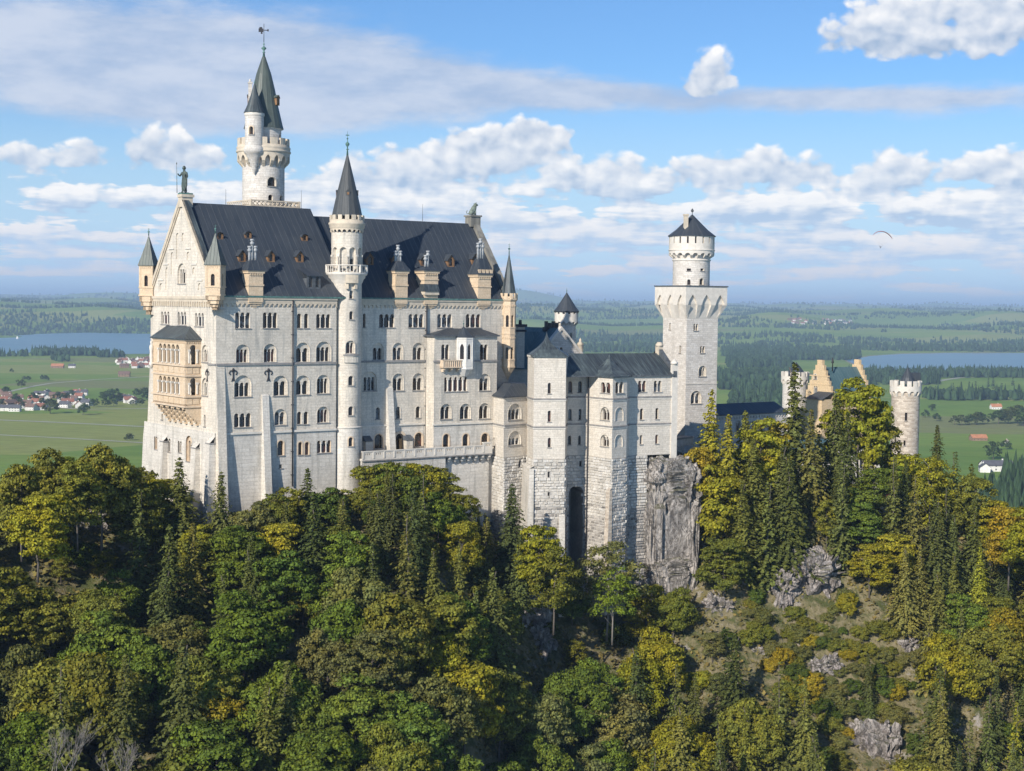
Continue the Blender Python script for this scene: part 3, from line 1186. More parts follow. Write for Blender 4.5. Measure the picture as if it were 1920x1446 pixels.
# raking coping
for s in (-1, 1):
    for (d0, d1, v1, m) in ((-.1, .55, .38, 3), (.55, .85, .22, 3)):
        a = Vector((hw + s * (hw + .3), 0, ZE - .3))
        t = Vector((-s * hw, 0, ZR - ZE + .25)).normalized()
        nn = Vector((-t.z, 0, t.x)) if s < 0 else Vector((t.z, 0, -t.x))
        ln = math.hypot(hw + .3, ZR - ZE + .6)
        P = lambda l, d, v: (a.x + t.x * l + nn.x * (.5 - d), v, a.z + t.z * l + nn.z * (.5 - d))
        A, B, Cc, D = P(0, d1, v1), P(ln, d1, v1), P(ln, d0, v1), P(0, d0, v1)
        qq = [A, B, Cc, D]
        q4(mb, FG, qq if s < 0 else qq[::-1], m)
        for (k, l) in ((A, B), (D, Cc)):
            z = [(k[0], 0, k[2]), k, l, (l[0], 0, l[2])]
            q4(mb, FG, z, m)
        z = [(D[0], -.9, D[2]), D, Cc, (Cc[0], -.9, Cc[2])]
        q4(mb, FG, z, 5)
gab = mb.build('gable_wall', ['limestone', 'limestone_base', 'trim_stone', 'cornice_stone', 'string_stone', 'patina_sheet'], palace)

# ---- roofs
mb = MB()
vr = -PW / 2


def slope(u0, u1, ve, ze, vr_, zr, th=.25):
    q4(mb, FW, [(u0, ve, ze), (u1, ve, ze), (u1, vr_, zr), (u0, vr_, zr)], 0)
    q4(mb, FW, [(u0, ve, ze - th), (u1, ve, ze - th), (u1, ve, ze), (u0, ve, ze)], 1)
    q4(mb, FW, [(u0, ve - .6, ze - th), (u1, ve - .6, ze - th), (u1, ve, ze - th), (u0, ve, ze - th)], 1)


slope(.55, 24.3, .55, ZE + .12, vr, ZR)
q4(mb, FW, [(24.3, vr, ZR), (.55, vr, ZR), (.55, -PW - .4, ZE), (24.3, -PW - .4, ZE)][::-1], 0)
q4(mb, FW, [(24.3, vr, ZR), (.55, vr, ZR), (.55, -PW - .4, ZE), (24.3, -PW - .4, ZE)], 0)
mb.add([FW.w(24.3, .55, ZE + .12), FW.w(24.3, -PW, ZE), FW.w(24.3, vr, ZR)], 0)
mb.build('roof', ['slate_sheet', 'copper'], palace)
mb = MB()
slope(21.5, UE - .4, -REC + .55, ZE + .12, vm, ZR2)
q4(mb, FW, [(UE - .4, vm, ZR2), (21.5, vm, ZR2), (21.5, -PW - .4, ZE), (UE - .4, -PW - .4, ZE)], 0)
mb.build('roof', ['slate_sheet', 'copper'], palace)
# east gable coping
mb = MB()
for (va, za, vb, zb) in [(-REC + .7, ZE + .1, vm, ZR2 + .5), (-PW - .4, ZE + .1, vm, ZR2 + .5)]:
    a0, a1 = FW.w(UE - 1.0, va, za), FW.w(UE + .3, va, za)
    b0_, b1_ = FW.w(UE - 1.0, vb, zb), FW.w(UE + .3, vb, zb)
    dz = Vector((0, 0, .55))
    mb.add([a0 + dz, a1 + dz, b1_ + dz, b0_ + dz])
    mb.add([a0 - dz, a0 + dz, b0_ + dz, b0_ - dz][::-1])
    mb.add([a1 - dz, a1 + dz, b1_ + dz, b1_ - dz])
fbox(mb, FW, UE - 1.7, UE + .5, vm - 1.0, vm + 1.0, ZR2 - .6, ZR2 + 1.3, 0, True)
fbox(mb, FW, UE - 1.9, UE + .7, vm - 1.2, vm + 1.2, ZR2 + 1.3, ZR2 + 1.6, 0, True)
mb.build('gable_coping', ['dark_stone'], palace)
# pedestal for the knight, with green flashing strip beside the coping
mb = MB()
fbox(mb, FG, hw - .75, hw + .75, -1.6, .35, ZR - .8, ZR + .85, 0, True)
fbox(mb, FG, hw - .95, hw + .95, -1.8, .5, ZR + .85, ZR + 1.3, 0, True)
fbox(mb, FG, hw - .8, hw + .8, -1.6, .4, ZR + 1.3, ZR + 1.55, 1, True)
mb.build('pedestal', ['cornice_stone', 'copper'], palace)
# main cornice of the long front
mb = MB()
for f, u0, u1 in ((FW, .4, UW), (FE, UW - 1, UE)):
    fbox(mb, f, u0, u1, 0, .42, ZE - .45, ZE - .12)
    fbox(mb, f, u0, u1, 0, .24, ZE - .95, ZE - .45)
    n = int((u1 - u0) / .82)
    corbels(mb, f, u0, u1, .22, ZE - 1.75, ZE - 1.4, ZE - .95, n, 'round', .34)
mb.build('cornice', ['cornice_stone'], palace)


# ---- dormers
def roofpt(px, py, east):
    """where the eye ray meets a roof slope, in (u, v, z) of the long front"""
    if east:
        p0, p1 = FW.w(0, -REC + .55, ZE + .12), FW.w(0, vm, ZR2)
    else:
        p0, p1 = FW.w(0, .55, ZE + .12), FW.w(0, vr, ZR)
    n = FW.e.cross(p1 - p0)
    d = ray(px, py)
    q = d * (p0.dot(n) / d.dot(n))
    return (q - FW.o).dot(FW.e), (q - FW.o).dot(FW.n), q.z


def dormer(px, py, east, w=1.35, h=1.5, kind='gable', lights=1):
    u, v, z = roofpt(px, py, east)
    sl = (ZR2 - ZE) / (-REC - vm) if east else (ZR - ZE) / (hw)
    f = FW
    mb, rf, pn = MB(), MB(), MB()
    a, b = u - w / 2, u + w / 2
    back = v - (h + w * .55) / sl - .2
    zz = z - .1
    hh = []
    for i in range(lights):
        c = a + w * (i + .5) / lights
        ww = w / lights * .5
        hh.append(arc(c - ww / 2, c + ww / 2, zz + h * .15, zz + h * .95, 'round', 5))
    g = f.out(v)
    if kind == 'gable':
        o = [(a, zz), (b, zz), (b, zz + h * .8), (u, zz + h + w * .4), (a, zz + h * .8)]
    elif kind == 'eye':
        o = [(a, zz), (b, zz)] + [(u + w / 2 * math.cos(PI * k / 8), zz + h * .55 + h * .5 * math.sin(PI * k / 8)) for k in range(9)]
    else:
        o = [(a, zz), (b, zz), (b, zz + h), (a, zz + h)]
    wallface(mb, g, o, hh)
    for q in hh:
        reveal(mb, g, q, 0, -.2)
        wallface(pn, g, q, [], -.16)
    for uu in (a, b):
        mb.add([f.w(uu, v, zz), f.w(uu, v, zz + h * .8), f.w(uu, back, zz + h * .8)], 0)
    ov = .22
    if kind == 'gable':
        for s in (-1, 1):
            e = (u + s * (w / 2 + .25), zz + h * .8 - .18)
            tp = (u, zz + h + w * .4 + .1)
            A = [f.w(e[0], v + ov, e[1]), f.w(tp[0], v + ov, tp[1]), f.w(tp[0], back - 1, tp[1]), f.w(e[0], back, e[1])]
            rf.add(A if s < 0 else A[::-1])
            dn = Vector((0, 0, .1))
            rf.add([A[0] - dn, A[1] - dn, A[1], A[0]])
    elif kind == 'eye':
        m = o[2:]
        for k in range(len(m) - 1):
            s1, s2 = 1.12, 1.12
            A = [f.w(u + (m[k][0] - u) * s1, v + ov, m[k][1] + .1), f.w(u + (m[k + 1][0] - u) * s1, v + ov, m[k + 1][1] + .1),
                 f.w(u + (m[k + 1][0] - u) * s1, back - .8, m[k + 1][1] + .1), f.w(u + (m[k][0] - u) * s1, back - .8, m[k][1] + .1)]
            rf.add(A)
    else:
        k = h / sl
        zt_ = zz + h + 1.3
        vt = v - (h + 1.3) / sl - .05
        rf.add([f.w(a - .25, v + .3, zz + h), f.w(b + .25, v + .3, zz + h), f.w(b + .25, vt, zt_), f.w(a - .25, vt, zt_)])
        rf.add([f.w(a - .25, v + .3, zz + h - .12), f.w(b + .25, v + .3, zz + h - .12), f.w(b + .25, v + .3, zz + h), f.w(a - .25, v + .3, zz + h)])
    d = mb.build('dormer', ['wood' if kind != 'shed' else 'lead'], palace)
    pn.build('pane', ['dark_opening'], d)
    rf.build('dormer_roof', ['slate_sheet'], d)


for x, y in [(412.5, 449), (465.5, 447), (571.5, 452)]:
    dormer(x, y, False, 1.2, 1.1, 'eye')
for x, y in [(454.5, 491), (508.5, 491.5), (562.5, 492)]:
    dormer(x, y, False)
dormer(588.5, 541.5, False, 2.6, 2.3, 'shed', 2)
for x, y in [(693.5, 497), (742, 496), (795.5, 498.5), (845.5, 500.5), (891.5, 497)]:
    dormer(x, y, True, 1.5, 1.7)


# ---- chimneys standing on the eaves
def chimney(f, x0, x1, yb, yt, ycap, pots, flare=False, crenel=False, corb='point'):
    xc = (x0 + x1) / 2
    g = f.out(.5)
    u0, u1, z0, z1 = g.rect(x0, x1, yt, yb)
    zc = g.pix(xc, ycap)[1]
    d = (u1 - u0) * .95
    mb, rf, pt = MB(), MB(), MB()
    fbox(mb, g, u0, u1, -d, 0, ZE - .1, z1, 0, True)
    fbox(mb, g, u0 - .12, u1 + .12, -d - .12, .12, z0 + (z1 - z0) * .35, z0 + (z1 - z0) * .42, 0, True)
    fbox(mb, g, u0 - .2, u1 + .2, -d - .2, .2, z1 - .45, z1 - .12, 0, True)
    n = 6
    for i in range(n):
        u = u0 + (u1 - u0) * (i + .5) / n
        fbox(mb, g, u - .1, u + .1, 0, .17, z1 - .8, z1 - .45, 0, True)
    fbox(mb, g, u0 - .32, u1 + .32, -d - .3, .3, z1 - .12, z1 + .08, 0, True)
    m0 = MB()
    zc0 = ZE - .15
    # corbelled foot on the wall below the eaves
    for k, (w_, p_, h_) in enumerate([(1.0, .5, .75), (.9, .36, .3), (.62, .22, .3), (.3, .1, .3)]):
        c = (u0 + u1) / 2
        hw_ = (u1 - u0) / 2 * w_
        fbox(mb, f, c - hw_, c + hw_, 0, p_, zc0 - .75 - .3 * k if k else zc0 - .75, zc0 - .3 * k - (.45 if k else 0), 0, True)
    if crenel:
        merlons(mb, g, u0 - .3, u1 + .3, .1, .32, z1 + .08, z1 + .9, 4, .7)
    ov = .38
    A = [(u0 - ov, -d - ov), (u1 + ov, -d - ov), (u1 + ov, ov), (u0 - ov, ov)]
    A = [(u0 - ov, ov), (u1 + ov, ov), (u1 + ov, -d - ov), (u0 - ov, -d - ov)]
    loop = [tuple(g.w(a, b, 0).xy) for a, b in A]
    c = (u0 + u1) / 2
    kk = .42
    top = [tuple(g.w(c + (a - c) * kk, -d / 2 + (b + d / 2) * kk, 0).xy) for a, b in A]
    roofpoly(rf, loop, z1 + .1, top, zc, 0, .1)
    rf.add([(p[0], p[1], zc) for p in top])
    ch = mb.build('chimney', ['sandstone'], palace)
    rf.build('chimney_roof', ['slate_sheet'], ch)
    for (px, ytop) in pots:
        uu = g.pix(px, ycap)[0]
        zt_ = g.pix(px, ytop)[1]
        p = MB()
        q = g.w(uu, -d / 2, 0)
        lathe(p, q, [(.26, zc - .1), (.22, zt_ - 1.3), (.22, zt_ - .9), (.36, zt_ - .85), (.36, zt_ - .55), (.24, zt_ - .5), (.24, zt_ - .3), (.36, zt_ - .25), (.34, zt_)], 10)
        p.build('chimney_pot', ['pot_zinc'], ch)


chimney(FW, 466.5, 493.5, 552, 507.5, 488, [(474.2, 461), (479.2, 448), (485, 461)])
chimney(FE, 741.5, 764.5, 552, 508, 490, [(748.5, 470), (752.8, 459), (757.2, 470)])
chimney(FE, 796, 821.5, 535, 508, 500, [(805.5, 478), (810, 470)], flare=True)
chimney(FE, 896.5, 920.5, 552, 515, 485, [(904, 455), (908.5, 447), (912.5, 455)], crenel=True)
# flared lead skirt of the third chimney
mb = MB()
u0, u1, z0, z1 = FE.out(.8).rect(797, 822, 536, 552)
g = FE.out(.8)
fbox(mb, g, u0 - .1, u1 + .1, -1.6, .12, z0 - .1, z0 + .5, 1, True)
q4(mb, g, [(u0 - .2, .3, z0 + .5), (u1 + .2, .3, z0 + .5), (u1, -.25, z1 + .3), (u0, -.25, z1 + .3)], 0)
q4(mb, g, [(u1 + .2, .3, z0 + .5), (u1 + .2, -1.8, z0 + .5), (u1, -1.8, z1 + .3), (u1, -.25, z1 + .3)], 0)
q4(mb, g, [(u0 - .2, -1.8, z0 + .5), (u0 - .2, .3, z0 + .5), (u0, -.25, z1 + .3), (u0, -1.8, z1 + .3)], 0)
mb.build('chimney_skirt', ['patina_sheet', 'cornice_stone'], palace)


# ---- corner turrets on the gable front
def corner_turret(c, side, ang, z0, z1, za, zf, corb, mat='sandstone'):
    h = side / 2
    base = Vector((c[0], c[1], 0))
    R = Matrix.Rotation(ang, 3, 'Z')
    P = [base + R @ Vector((a * h, b * h, 0)) for a, b in ((-1, -1), (1, -1), (1, 1), (-1, 1))]
    mb, pn = MB(), MB()
    zm = z0 + (z1 - z0) * .28
    for i in range(4):
        f = Fr.between(P[i], P[(i + 1) % 4])
        hl = arc(side / 2 - .32, side / 2 + .32, zm + .1, zm + 2.0, 'round', 6)
        wallface(mb, f, [(0, z0), (side, z0), (side, z1), (0, z1)], [hl])
        reveal(mb, f, hl, 0, -.35)
        wallface(pn, f, hl, [], -.3)
        fbox(mb, f, -.12, side + .12, 0, .14, zm - .2, zm, 0)
        fbox(mb, f, -.12, side + .12, 0, .14, z0 - .15, z0 + .1, 0)
        fbox(mb, f, -.1, side + .1, 0, .12, z1 - .2, z1, 0)
        fbox(mb, f, 0, .28, 0, .07, zm, z1 - .2, 0)
        fbox(mb, f, side - .28, side, 0, .07, zm, z1 - .2, 0)
        for k in range(5):
            u = .35 + (side - .7) * (k + .5) / 5
            fbox(mb, f, u - .09, u + .09, 0, .07, z1 - .55, z1 - .3, 0)
            fbox(mb, f, u - .07, u + .07, 0, .05, zm - .55, zm - .4, 0)
        # stepped corbels
        for k, (zz, zh, inn) in enumerate(corb):
            fbox(mb, f, inn, side - inn, -inn - .5, -inn, zz, zh, 0)
    mb.add([(*p.xy, z1) for p in P])
    mb.add([(*p.xy, corb[-1][0]) for p in reversed(P)])
    t = mb.build('corner_turret', [mat], palace)
    pn.build('pane', ['dark_opening'], t)
    mb = MB()
    L = [tuple((base + (p - base) * 1.17).xy) for p in P]
    roofpoly(mb, L, z1 + .02, [(base.x, base.y)], za, 0, .06)
    mb.build('turret_roof', ['green_spire'], t)
    finial(t, base, za - .1, zf, .75)


b1_ = (FG.n + FW.n).normalized()
c1 = C0 + b1_ * .35
zz = lambda y, D=250.5, px=400: -(y - eye(px)) / FPX * D
CB = [(zz(563), zz(553), 0.0), (zz(570), zz(563), .25), (zz(576), zz(570), .55), (zz(581), zz(576), .8)]
corner_turret(c1, 2.45, rad(-9), zz(553), zz(497), zz(437), zz(422), CB)
far = FG.w(0, 0, 0)
b2_ = (FG.n - FW.n).normalized()
z2 = lambda y: -(y - eye(285)) / FPX * 271.0
corner_turret(far + b2_ * .35, 2.45, rad(-9), z2(554), z2(498), z2(441), z2(428),
              [(z2(566), z2(554), 0), (z2(574), z2(566), .2), (z2(582), z2(574), .5), (z2(590), z2(582), .85)])

# octagonal turret on the east corner
ec = FE.w(UE - .2, .15, 0)
DE = ec.y
z3 = lambda y: -(y - eye(950)) / FPX * (DE - 1.3)
mb, pn = MB(), MB()
ro = 1.42
P = [ec + Vector((math.cos(rad(36 + 22.5 + 45 * k)), math.sin(rad(36 + 22.5 + 45 * k)), 0)) * ro for k in range(8)]
for i in range(8):
    f = Fr.between(P[i], P[(i + 1) % 8])
    hs = []
    for (ya, yb) in ((591, 613), (651, 673)):
        hs.append(arc(f.L / 2 - .27, f.L / 2 + .27, z3(yb), z3(ya), 'round', 6))
    wallface(mb, f, [(0, z3(690)), (f.L, z3(690)), (f.L, z3(566)), (0, z3(566))], hs)
    for h in hs:
        reveal(mb, f, h, 0, -.3)
        wallface(pn, f, h, [], -.26)
    for y in (614, 626, 675, 688):
        fbox(mb, f, -.06, f.L + .06, 0, .1, z3(y) - .12, z3(y) + .1, 0)
    for y in (572, 632):
        for k in range(3):
            u = f.L * (k + .5) / 3
            fbox(mb, f, u - .1, u + .1, 0, .1, z3(y) - .35, z3(y), 0)
for (r0, r1, ya, yb) in ((1.42, 1.75, 566, 562), (1.75, 1.75, 562, 560), (1.05, 1.42, 696, 690), (.55, 1.05, 704, 696), (.12, .55, 712, 704)):
    lathe(mb, ec, [(r0, z3(ya)), (r1, z3(yb))], 8, 0, False, True, rad(36 + 22.5))
cy = Cy(ec, 1.62)
merlons(mb, cy, -PI * 1.62, PI * 1.62, -.25, .05, z3(560), z3(550), 10, .62)
lathe(mb, ec, [(1.62, z3(560)), (1.62, z3(556)), (1.38, z3(556))], 16, 0)
t = mb.build('corner_turret', ['sandstone'], palace)
pn.build('pane', ['dark_opening'], t)
mb = MB()
lathe(mb, ec, [(1.42, z3(552)), (.02, z3(473))], 8, 0, False, False, rad(36 + 22.5))
mb.build('turret_roof', ['patina_sheet'], t)
finial(t, ec, z3(476), z3(456), .7)

# ---- loggia on the gable front
LV = 2.75
FL = FG.out(LV)
ul0 = FL.pix(287, 660)[0]
ul1 = FL.pix(347.5, 660)[0]
mb = MB()
zr0 = FL.pix(300, 633)[1]
zb_ = FL.pix(330, 760)[1]
hs = []
for (ya, yb) in ((645, 681), (706, 738)):
    zt1, zt0 = FL.pix(317, ya)[1], FL.pix(317, yb)[1]
    hs.append((zt0, zt1))
span = ul1 - ul0
holes = []
for zt0, zt1 in hs:
    for k in range(5):
        c = ul0 + span * (.17 + .66 * (k + .5) / 5)
        wv = span * .66 / 5 * .74
        holes.append(arc(c - wv / 2, c + wv / 2, zt0, zt1, 'round', 8))
wallface(mb, FL, [(ul0, zb_), (ul1, zb_), (ul1, zr0), (ul0, zr0)], holes)
wallface(mb, FL, [(ul0 + .1, zb_), (ul1 - .1, zb_), (ul1 - .1, zr0), (ul0 + .1, zr0)], holes, -.42, 0, True)
for h in holes:
    reveal(mb, FL, h, 0, -.42)
FS = Fr(FG.w(ul1, LV, 0), FG.a + PI / 2)
hS = []
for zt0, zt1 in hs:
    hS.append(arc(LV / 2 - .55, LV / 2 + .55, zt0, zt1, 'round', 8))
wallface(mb, FS, [(0, zb_), (LV, zb_), (LV, zr0), (0, zr0)], hS)
for h in hS:
    reveal(mb, FS, h, 0, -.4)
FN = Fr(FG.w(ul0, 0, 0), FG.a - PI / 2)
wallface(mb, FN, [(0, zb_), (LV, zb_), (LV, zr0), (0, zr0)], [])
for zt0, zt1 in hs:                               # floors and string courses
    fbox(mb, FG, ul0 + .1, ul1 - .1, .05, LV - .42, zt0 - .5, zt0 - .3, 0, True)
    for f, L0, L1 in ((FL, ul0 - .15, ul1 + .15), (FS, -.15, LV)):
        fbox(mb, f, L0, L1, 0, .28, zt0 - .35, zt0 - .08, 1)
        fbox(mb, f, L0, L1, 0, .22, zt0 - 2.0, zt0 - 1.72, 1)
        n = 6 if f is FL else 2
        for k in range(n):
            a = L0 + .35 + (L1 - L0 - .5) * k / n
            fbox(mb, f, a, a + (L1 - L0 - .5) / n - .2, 0, .09, zt0 - 1.5, zt0 - .55, 0)
for f, L0, L1 in ((FL, ul0, ul1), (FS, 0, LV)):
    fbox(mb, f, L0 - .05, L1 + .05, 0, .14, zr0 - .35, zr0 - .02, 1)
    n = int((L1 - L0) / .38)
    for k in range(n):
        u = L0 + (L1 - L0) * (k + .5) / n
        fbox(mb, f, u - .09, u + .09, 0, .1, zr0 - .75, zr0 - .45, 0)
q4(mb, FG, [(ul0, 0, zb_), (ul1, 0, zb_), (ul1, LV, zb_), (ul0, LV, zb_)], 0)
lg = mb.build('loggia', ['sandstone', 'tan_trim'], palace)
for zt0, zt1 in hs:                               # flat dark door panels, added to darken the loggia behind its arches
    for k in range(3):
        mb = MB()
        c = ul0 + span * (.22 + .28 * k)
        wallface(mb, FG, arc(c - .75, c + .75, zt0 - .3, zt1 - .4, 'round', 8), [], .04)
        mb.build('doorway_shade', ['dark_opening'], lg)
mb = MB()                                          # columns
for zt0, zt1 in hs:
    for k in range(6):
        u = ul0 + span * (.17 + .66 * k / 5)
        fcyl(mb, FL, u, -.05, .17, zt0 + .2, zt1 - 1.05, 8)
        fbox(mb, FL, u - .26, u + .26, -.32, .16, zt1 - 1.05, zt1 - .75, 0, True)
        fbox(mb, FL, u - .24, u + .24, -.3, .14, zt0, zt0 + .2, 0, True)
    for u in (LV / 2 - .72, LV / 2 + .72):
        fcyl(mb, FS, u, 0, .15, zt0 + .2, zt1 - 1.05, 8)
        fbox(mb, FS, u - .22, u + .22, -.2, .14, zt1 - 1.05, zt1 - .75, 0, True)
mb.build('columns', ['trim_stone'], lg)
mb = MB()                                          # corbel brackets below
for k in range(6):
    u = ul0 + span * (.08 + .84 * k / 5)
    nst = 6
    for j in range(nst):
        z1_ = zb_ - .55 * j - (.0 if j == 0 else .02)
        vv = LV * (1 - j / nst) - .1
        fbox(mb, FG, u - .24, u + .24, 0, vv, z1_ - .55, z1_, 0, True)
        fbox(mb, FG, u - .3, u + .3, vv - .3, vv + .06, z1_ - .55, z1_ - .3, 0, True)
fbox(mb, FL, ul0, ul1, -.35, 0, zb_ - .02, zb_ + .4, 0, True)
for k in range(5):
    u0 = ul0 + span * (.08 + .84 * k / 5) + .24
    u1 = ul0 + span * (.08 + .84 * (k + 1) / 5) - .24
    o = [(u0, zb_ - .02), (u0, zb_ - 1.2)] + [((u0 + u1) / 2 - (u1 - u0) / 2 * math.cos(PI * i / 6), zb_ - 1.2 + (u1 - u0) * .5 * math.sin(PI * i / 6)) for i in range(1, 6)] + [(u1, zb_ - 1.2), (u1, zb_ - .02)]
    wallface(mb, FL, o, [], -.15)
wallface(mb, FS, [(LV * .02, zb_ - .9), (LV, zb_ - 3.2), (LV, zb_), (0, zb_)], [], -.02)
mb.build('brackets', ['sandstone'], lg)
mb = MB()
zrt = FG.pix(333, 611)[1]
ur0, ur1 = FG.pix(313, 612)[0], FG.pix(357, 612)[0]
mb.add([FL.w(ul0 - .4, .4, zr0), FL.w(ul1 + .4, .4, zr0), FG.w(ur1, .02, zrt), FG.w(ur0, .02, zrt)])
mb.add([FL.w(ul1 + .4, .4, zr0), FG.w(ul1 + .4, 0, zr0), FG.w(ur1, .02, zrt)])
mb.add([FG.w(ul0 - .4, 0, zr0), FL.w(ul0 - .4, .4, zr0), FG.w(ur0, .02, zrt)])
q4(mb, FL, [(ul0 - .4, .4, zr0 - .15), (ul1 + .4, .4, zr0 - .15), (ul1 + .4, .4, zr0), (ul0 - .4, .4, zr0)])
mb.add([FL.w(ul1 + .4, .4, zr0 - .15), FG.w(ul1 + .4, 0, zr0 - .15), FG.w(ul1 + .4, 0, zr0), FL.w(ul1 + .4, .4, zr0)])
mb.build('loggia_roof', ['patina_sheet'], lg)
mb = MB()                                          # small stone figure at the outer corner of the loggia
q = FG.w(ul0 - .1, LV + .25, 0)
zt0 = hs[0][0]
lathe(mb, q, [(.1, zt0 - 1.2), (.4, zt0 - .5), (.4, zt0 - .2), (.28, zt0), (.34, zt0 + 1.0), (.26, zt0 + 1.6), (.38, zt0 + 2.4), (.3, zt0 + 2.8), (.13, zt0 + 2.95), (.22, zt0 + 3.2), (.2, zt0 + 3.45), (.03, zt0 + 3.6)], 9)
mb.build('corner_figure', ['trim_stone'], lg)


# ---- buttresses
def buttress(f, u0, u1, zt_, zb2, vt, vb_, cap=True, mat='limestone_base'):
    mb = MB()
    s = MB()
    A = [(vt, zt_), (vb_, zb2)]
    q4(mb, f, [(u0, vb_, zb2), (u1, vb_, zb2), (u1, vt, zt_), (u0, vt, zt_)])
    mb.add([f.w(u0, -.1, zb2), f.w(u0, vb_, zb2), f.w(u0, vt, zt_), f.w(u0, -.1, zt_)])
    mb.add([f.w(u1, vb_, zb2), f.w(u1, -.1, zb2), f.w(u1, -.1, zt_), f.w(u1, vt, zt_)])
    mb.add([f.w(u0, vt, zt_), f.w(u1, vt, zt_), f.w(u1, -.05, zt_ + vt * 1.1), f.w(u0, -.05, zt_ + vt * 1.1)])
    mb.add([f.w(u0, -.05, zt_), f.w(u0, vt, zt_), f.w(u0, -.05, zt_ + vt * 1.1)])
    if cap:
        fbox(mb, f, u0 - .1, u1 + .1, -.05, vt + .1, zt_ - .18, zt_, 1, True)
    mb.build('buttress', [mat, 'string_stone' if cap else 'limestone'], palace)


u0, u1 = FW.pix(490.5, 745)[0], FW.pix(503, 745)[0]
buttress(FW, u0, u1, FW.pix(497, 742)[1], -37, .25, 2.0, False)
u0, u1 = FE.pix(724, 760)[0], FE.pix(735, 760)[0]
buttress(FE, u0, u1, FE.pix(730, 728)[1], -30, .3, 1.9, False)
# great corner buttress, stepped, set along the gable front
zt1 = zz(690)
buttress(FG, PW - 1.4, PW + .02, FG.pix(395, 829)[1], -39, 1.1, 1.7)
mb = MB()
mb.add([FW.w(-.02, 1.9, -39), FW.w(1.5, 1.9, -39), FW.w(1.5, .1, zt1), FW.w(-.02, .1, zt1)])
mb.add([FW.w(1.5, 1.9, -39), FW.w(1.5, -.1, -39), FW.w(1.5, -.1, zt1), FW.w(1.5, .1, zt1)])
mb.add([FW.w(-.02, -.1, -39), FW.w(-.02, 1.9, -39), FW.w(-.02, .1, zt1), FW.w(-.02, -.1, zt1)])
mb.add([FW.w(-.02, .1, zt1), FW.w(1.5, .1, zt1), FW.w(1.4, -.02, zt1 + .9), FW.w(0, -.02, zt1 + .9)])
mb.build('buttress', ['limestone'], palace)
for x0, x1, y in ((303, 309, 826), (361, 370, 838)):
    u0, u1 = FG.out(.6).pix(x0, y)[0], FG.out(.6).pix(x1, y)[0]
    buttress(FG, u0, u1, FG.out(.6).pix(x0, y)[1], -39, .9, 1.7)

# ---- wall anchors, downpipes, rods
for f, x, y in ((FW, 437, 702), (FW, 503, 702), (FG, 389, 703)):
    mb = MB()
    u, z = f.pix(x, y)
    fbox(mb, f, u - .09, u + .09, 0, .1, z - 1.1, z + 1.0)
    for s in (-1, 1):
        for k in range(7):
            t = k / 6 * PI * 1.3
            fbox(mb, f, u + s * (.35 - .32 * math.cos(t)) - .09, u + s * (.35 - .32 * math.cos(t)) + .09, 0, .09, z + .25 + .32 * math.sin(t) - .09, z + .25 + .32 * math.sin(t) + .09)
        tube(mb, [f.w(u, .06, z - .3), f.w(u + s * .3, .06, z - 1.2)], .06, .05, 5)
    lathe(mb, f.w(u, .06, 0), [(.05, z + .5), (.25, z + .7), (.05, z + 1.0)], 6)
    mb.build('wall_anchor', ['iron'], palace)
for f, x, y0, y1 in ((FW, 547.5, 562, 912), (FE, 797.5, 566, 850)):
    mb = MB()
    u = f.pix(x, 700)[0]
    tube(mb, [f.w(u, .3, f.pix(x, y0)[1]), f.w(u, .3, f.pix(x, y1)[1])], .13, None, 6)
    for k in range(8):
        z = f.pix(x, y0 + (y1 - y0) * (k + .5) / 8)[1]
        fbox(mb, f, u - .18, u + .18, 0, .36, z - .06, z + .06, 0, True)
    mb.build('downpipe', ['iron'], palace)
for (u, v, z, h) in ((22.5, vr, ZR, 3.2), (31.3, vm, ZR2, 4.2), (48.5, vm, ZR2, 3.2), (8, vr, ZR, 2.6)):
    mb = MB()
    tube(mb, [FW.w(u, v, z - .1), FW.w(u, v, z + h)], .045, .02, 5)
    mb.build('lightning_rod', ['iron'], palace)

# ---- terrace before the eastern half
mb = MB()
ZT = -26.9
TV = 1.6
FT = FW.out(TV)
t0, t1 = UW + 4.3, FT.pix(923, 858)[0]
tm = FT.pix(836, 868)[0]
fbox(mb, FT, t0, t1, -TV - REC + .1, 0, ZT - .35, ZT, 0, True)
fbox(mb, FT, t0, t1, -.3, .12, ZT - .45, ZT - .25, 1, True)
fbox(mb, FT, t0, tm, -.6, -.15, -44, ZT - .35, 2, True)
fbox(mb, FT, tm, t1, -TV - .2, -TV + .5, -46, ZT - .35, 2, True)
ter = mb.build('terrace', ['trim_stone', 'string_stone', 'limestone_base'], palace)
mb = MB()
nn_ = 13
for i in range(nn_):
    a = t0 + (t1 - t0) * i / nn_
    b = t0 + (t1 - t0) * (i + 1) / nn_
    lift = max(0, i - nn_ + 2) * .5
    hh = []
    for k in range(3):
        c = a + (b - a) * (.36 + .18 * k)
        hh.append(arc(c - .13, c + .13, ZT + .62 + lift, ZT + .98 + lift, 'round', 5))
    wallface(mb, FT, [(a, ZT), (b, ZT), (b, ZT + 1.15 + lift), (a, ZT + 1.15 + lift)], hh)
    wallface(mb, FT, [(a, ZT), (b, ZT), (b, ZT + 1.15 + lift), (a, ZT + 1.15 + lift)], hh, -.28, 0, True)
    for h in hh:
        reveal(mb, FT, h, 0, -.28)
    fbox(mb, FT, a - .02, b, -.34, .08, ZT + 1.15 + lift, ZT + 1.33 + lift, 0, True)
    fbox(mb, FT, a, a + .3, 0, .08, ZT, ZT + 1.15 + lift, 0)
mb.build('parapet', ['trim_stone'], ter)
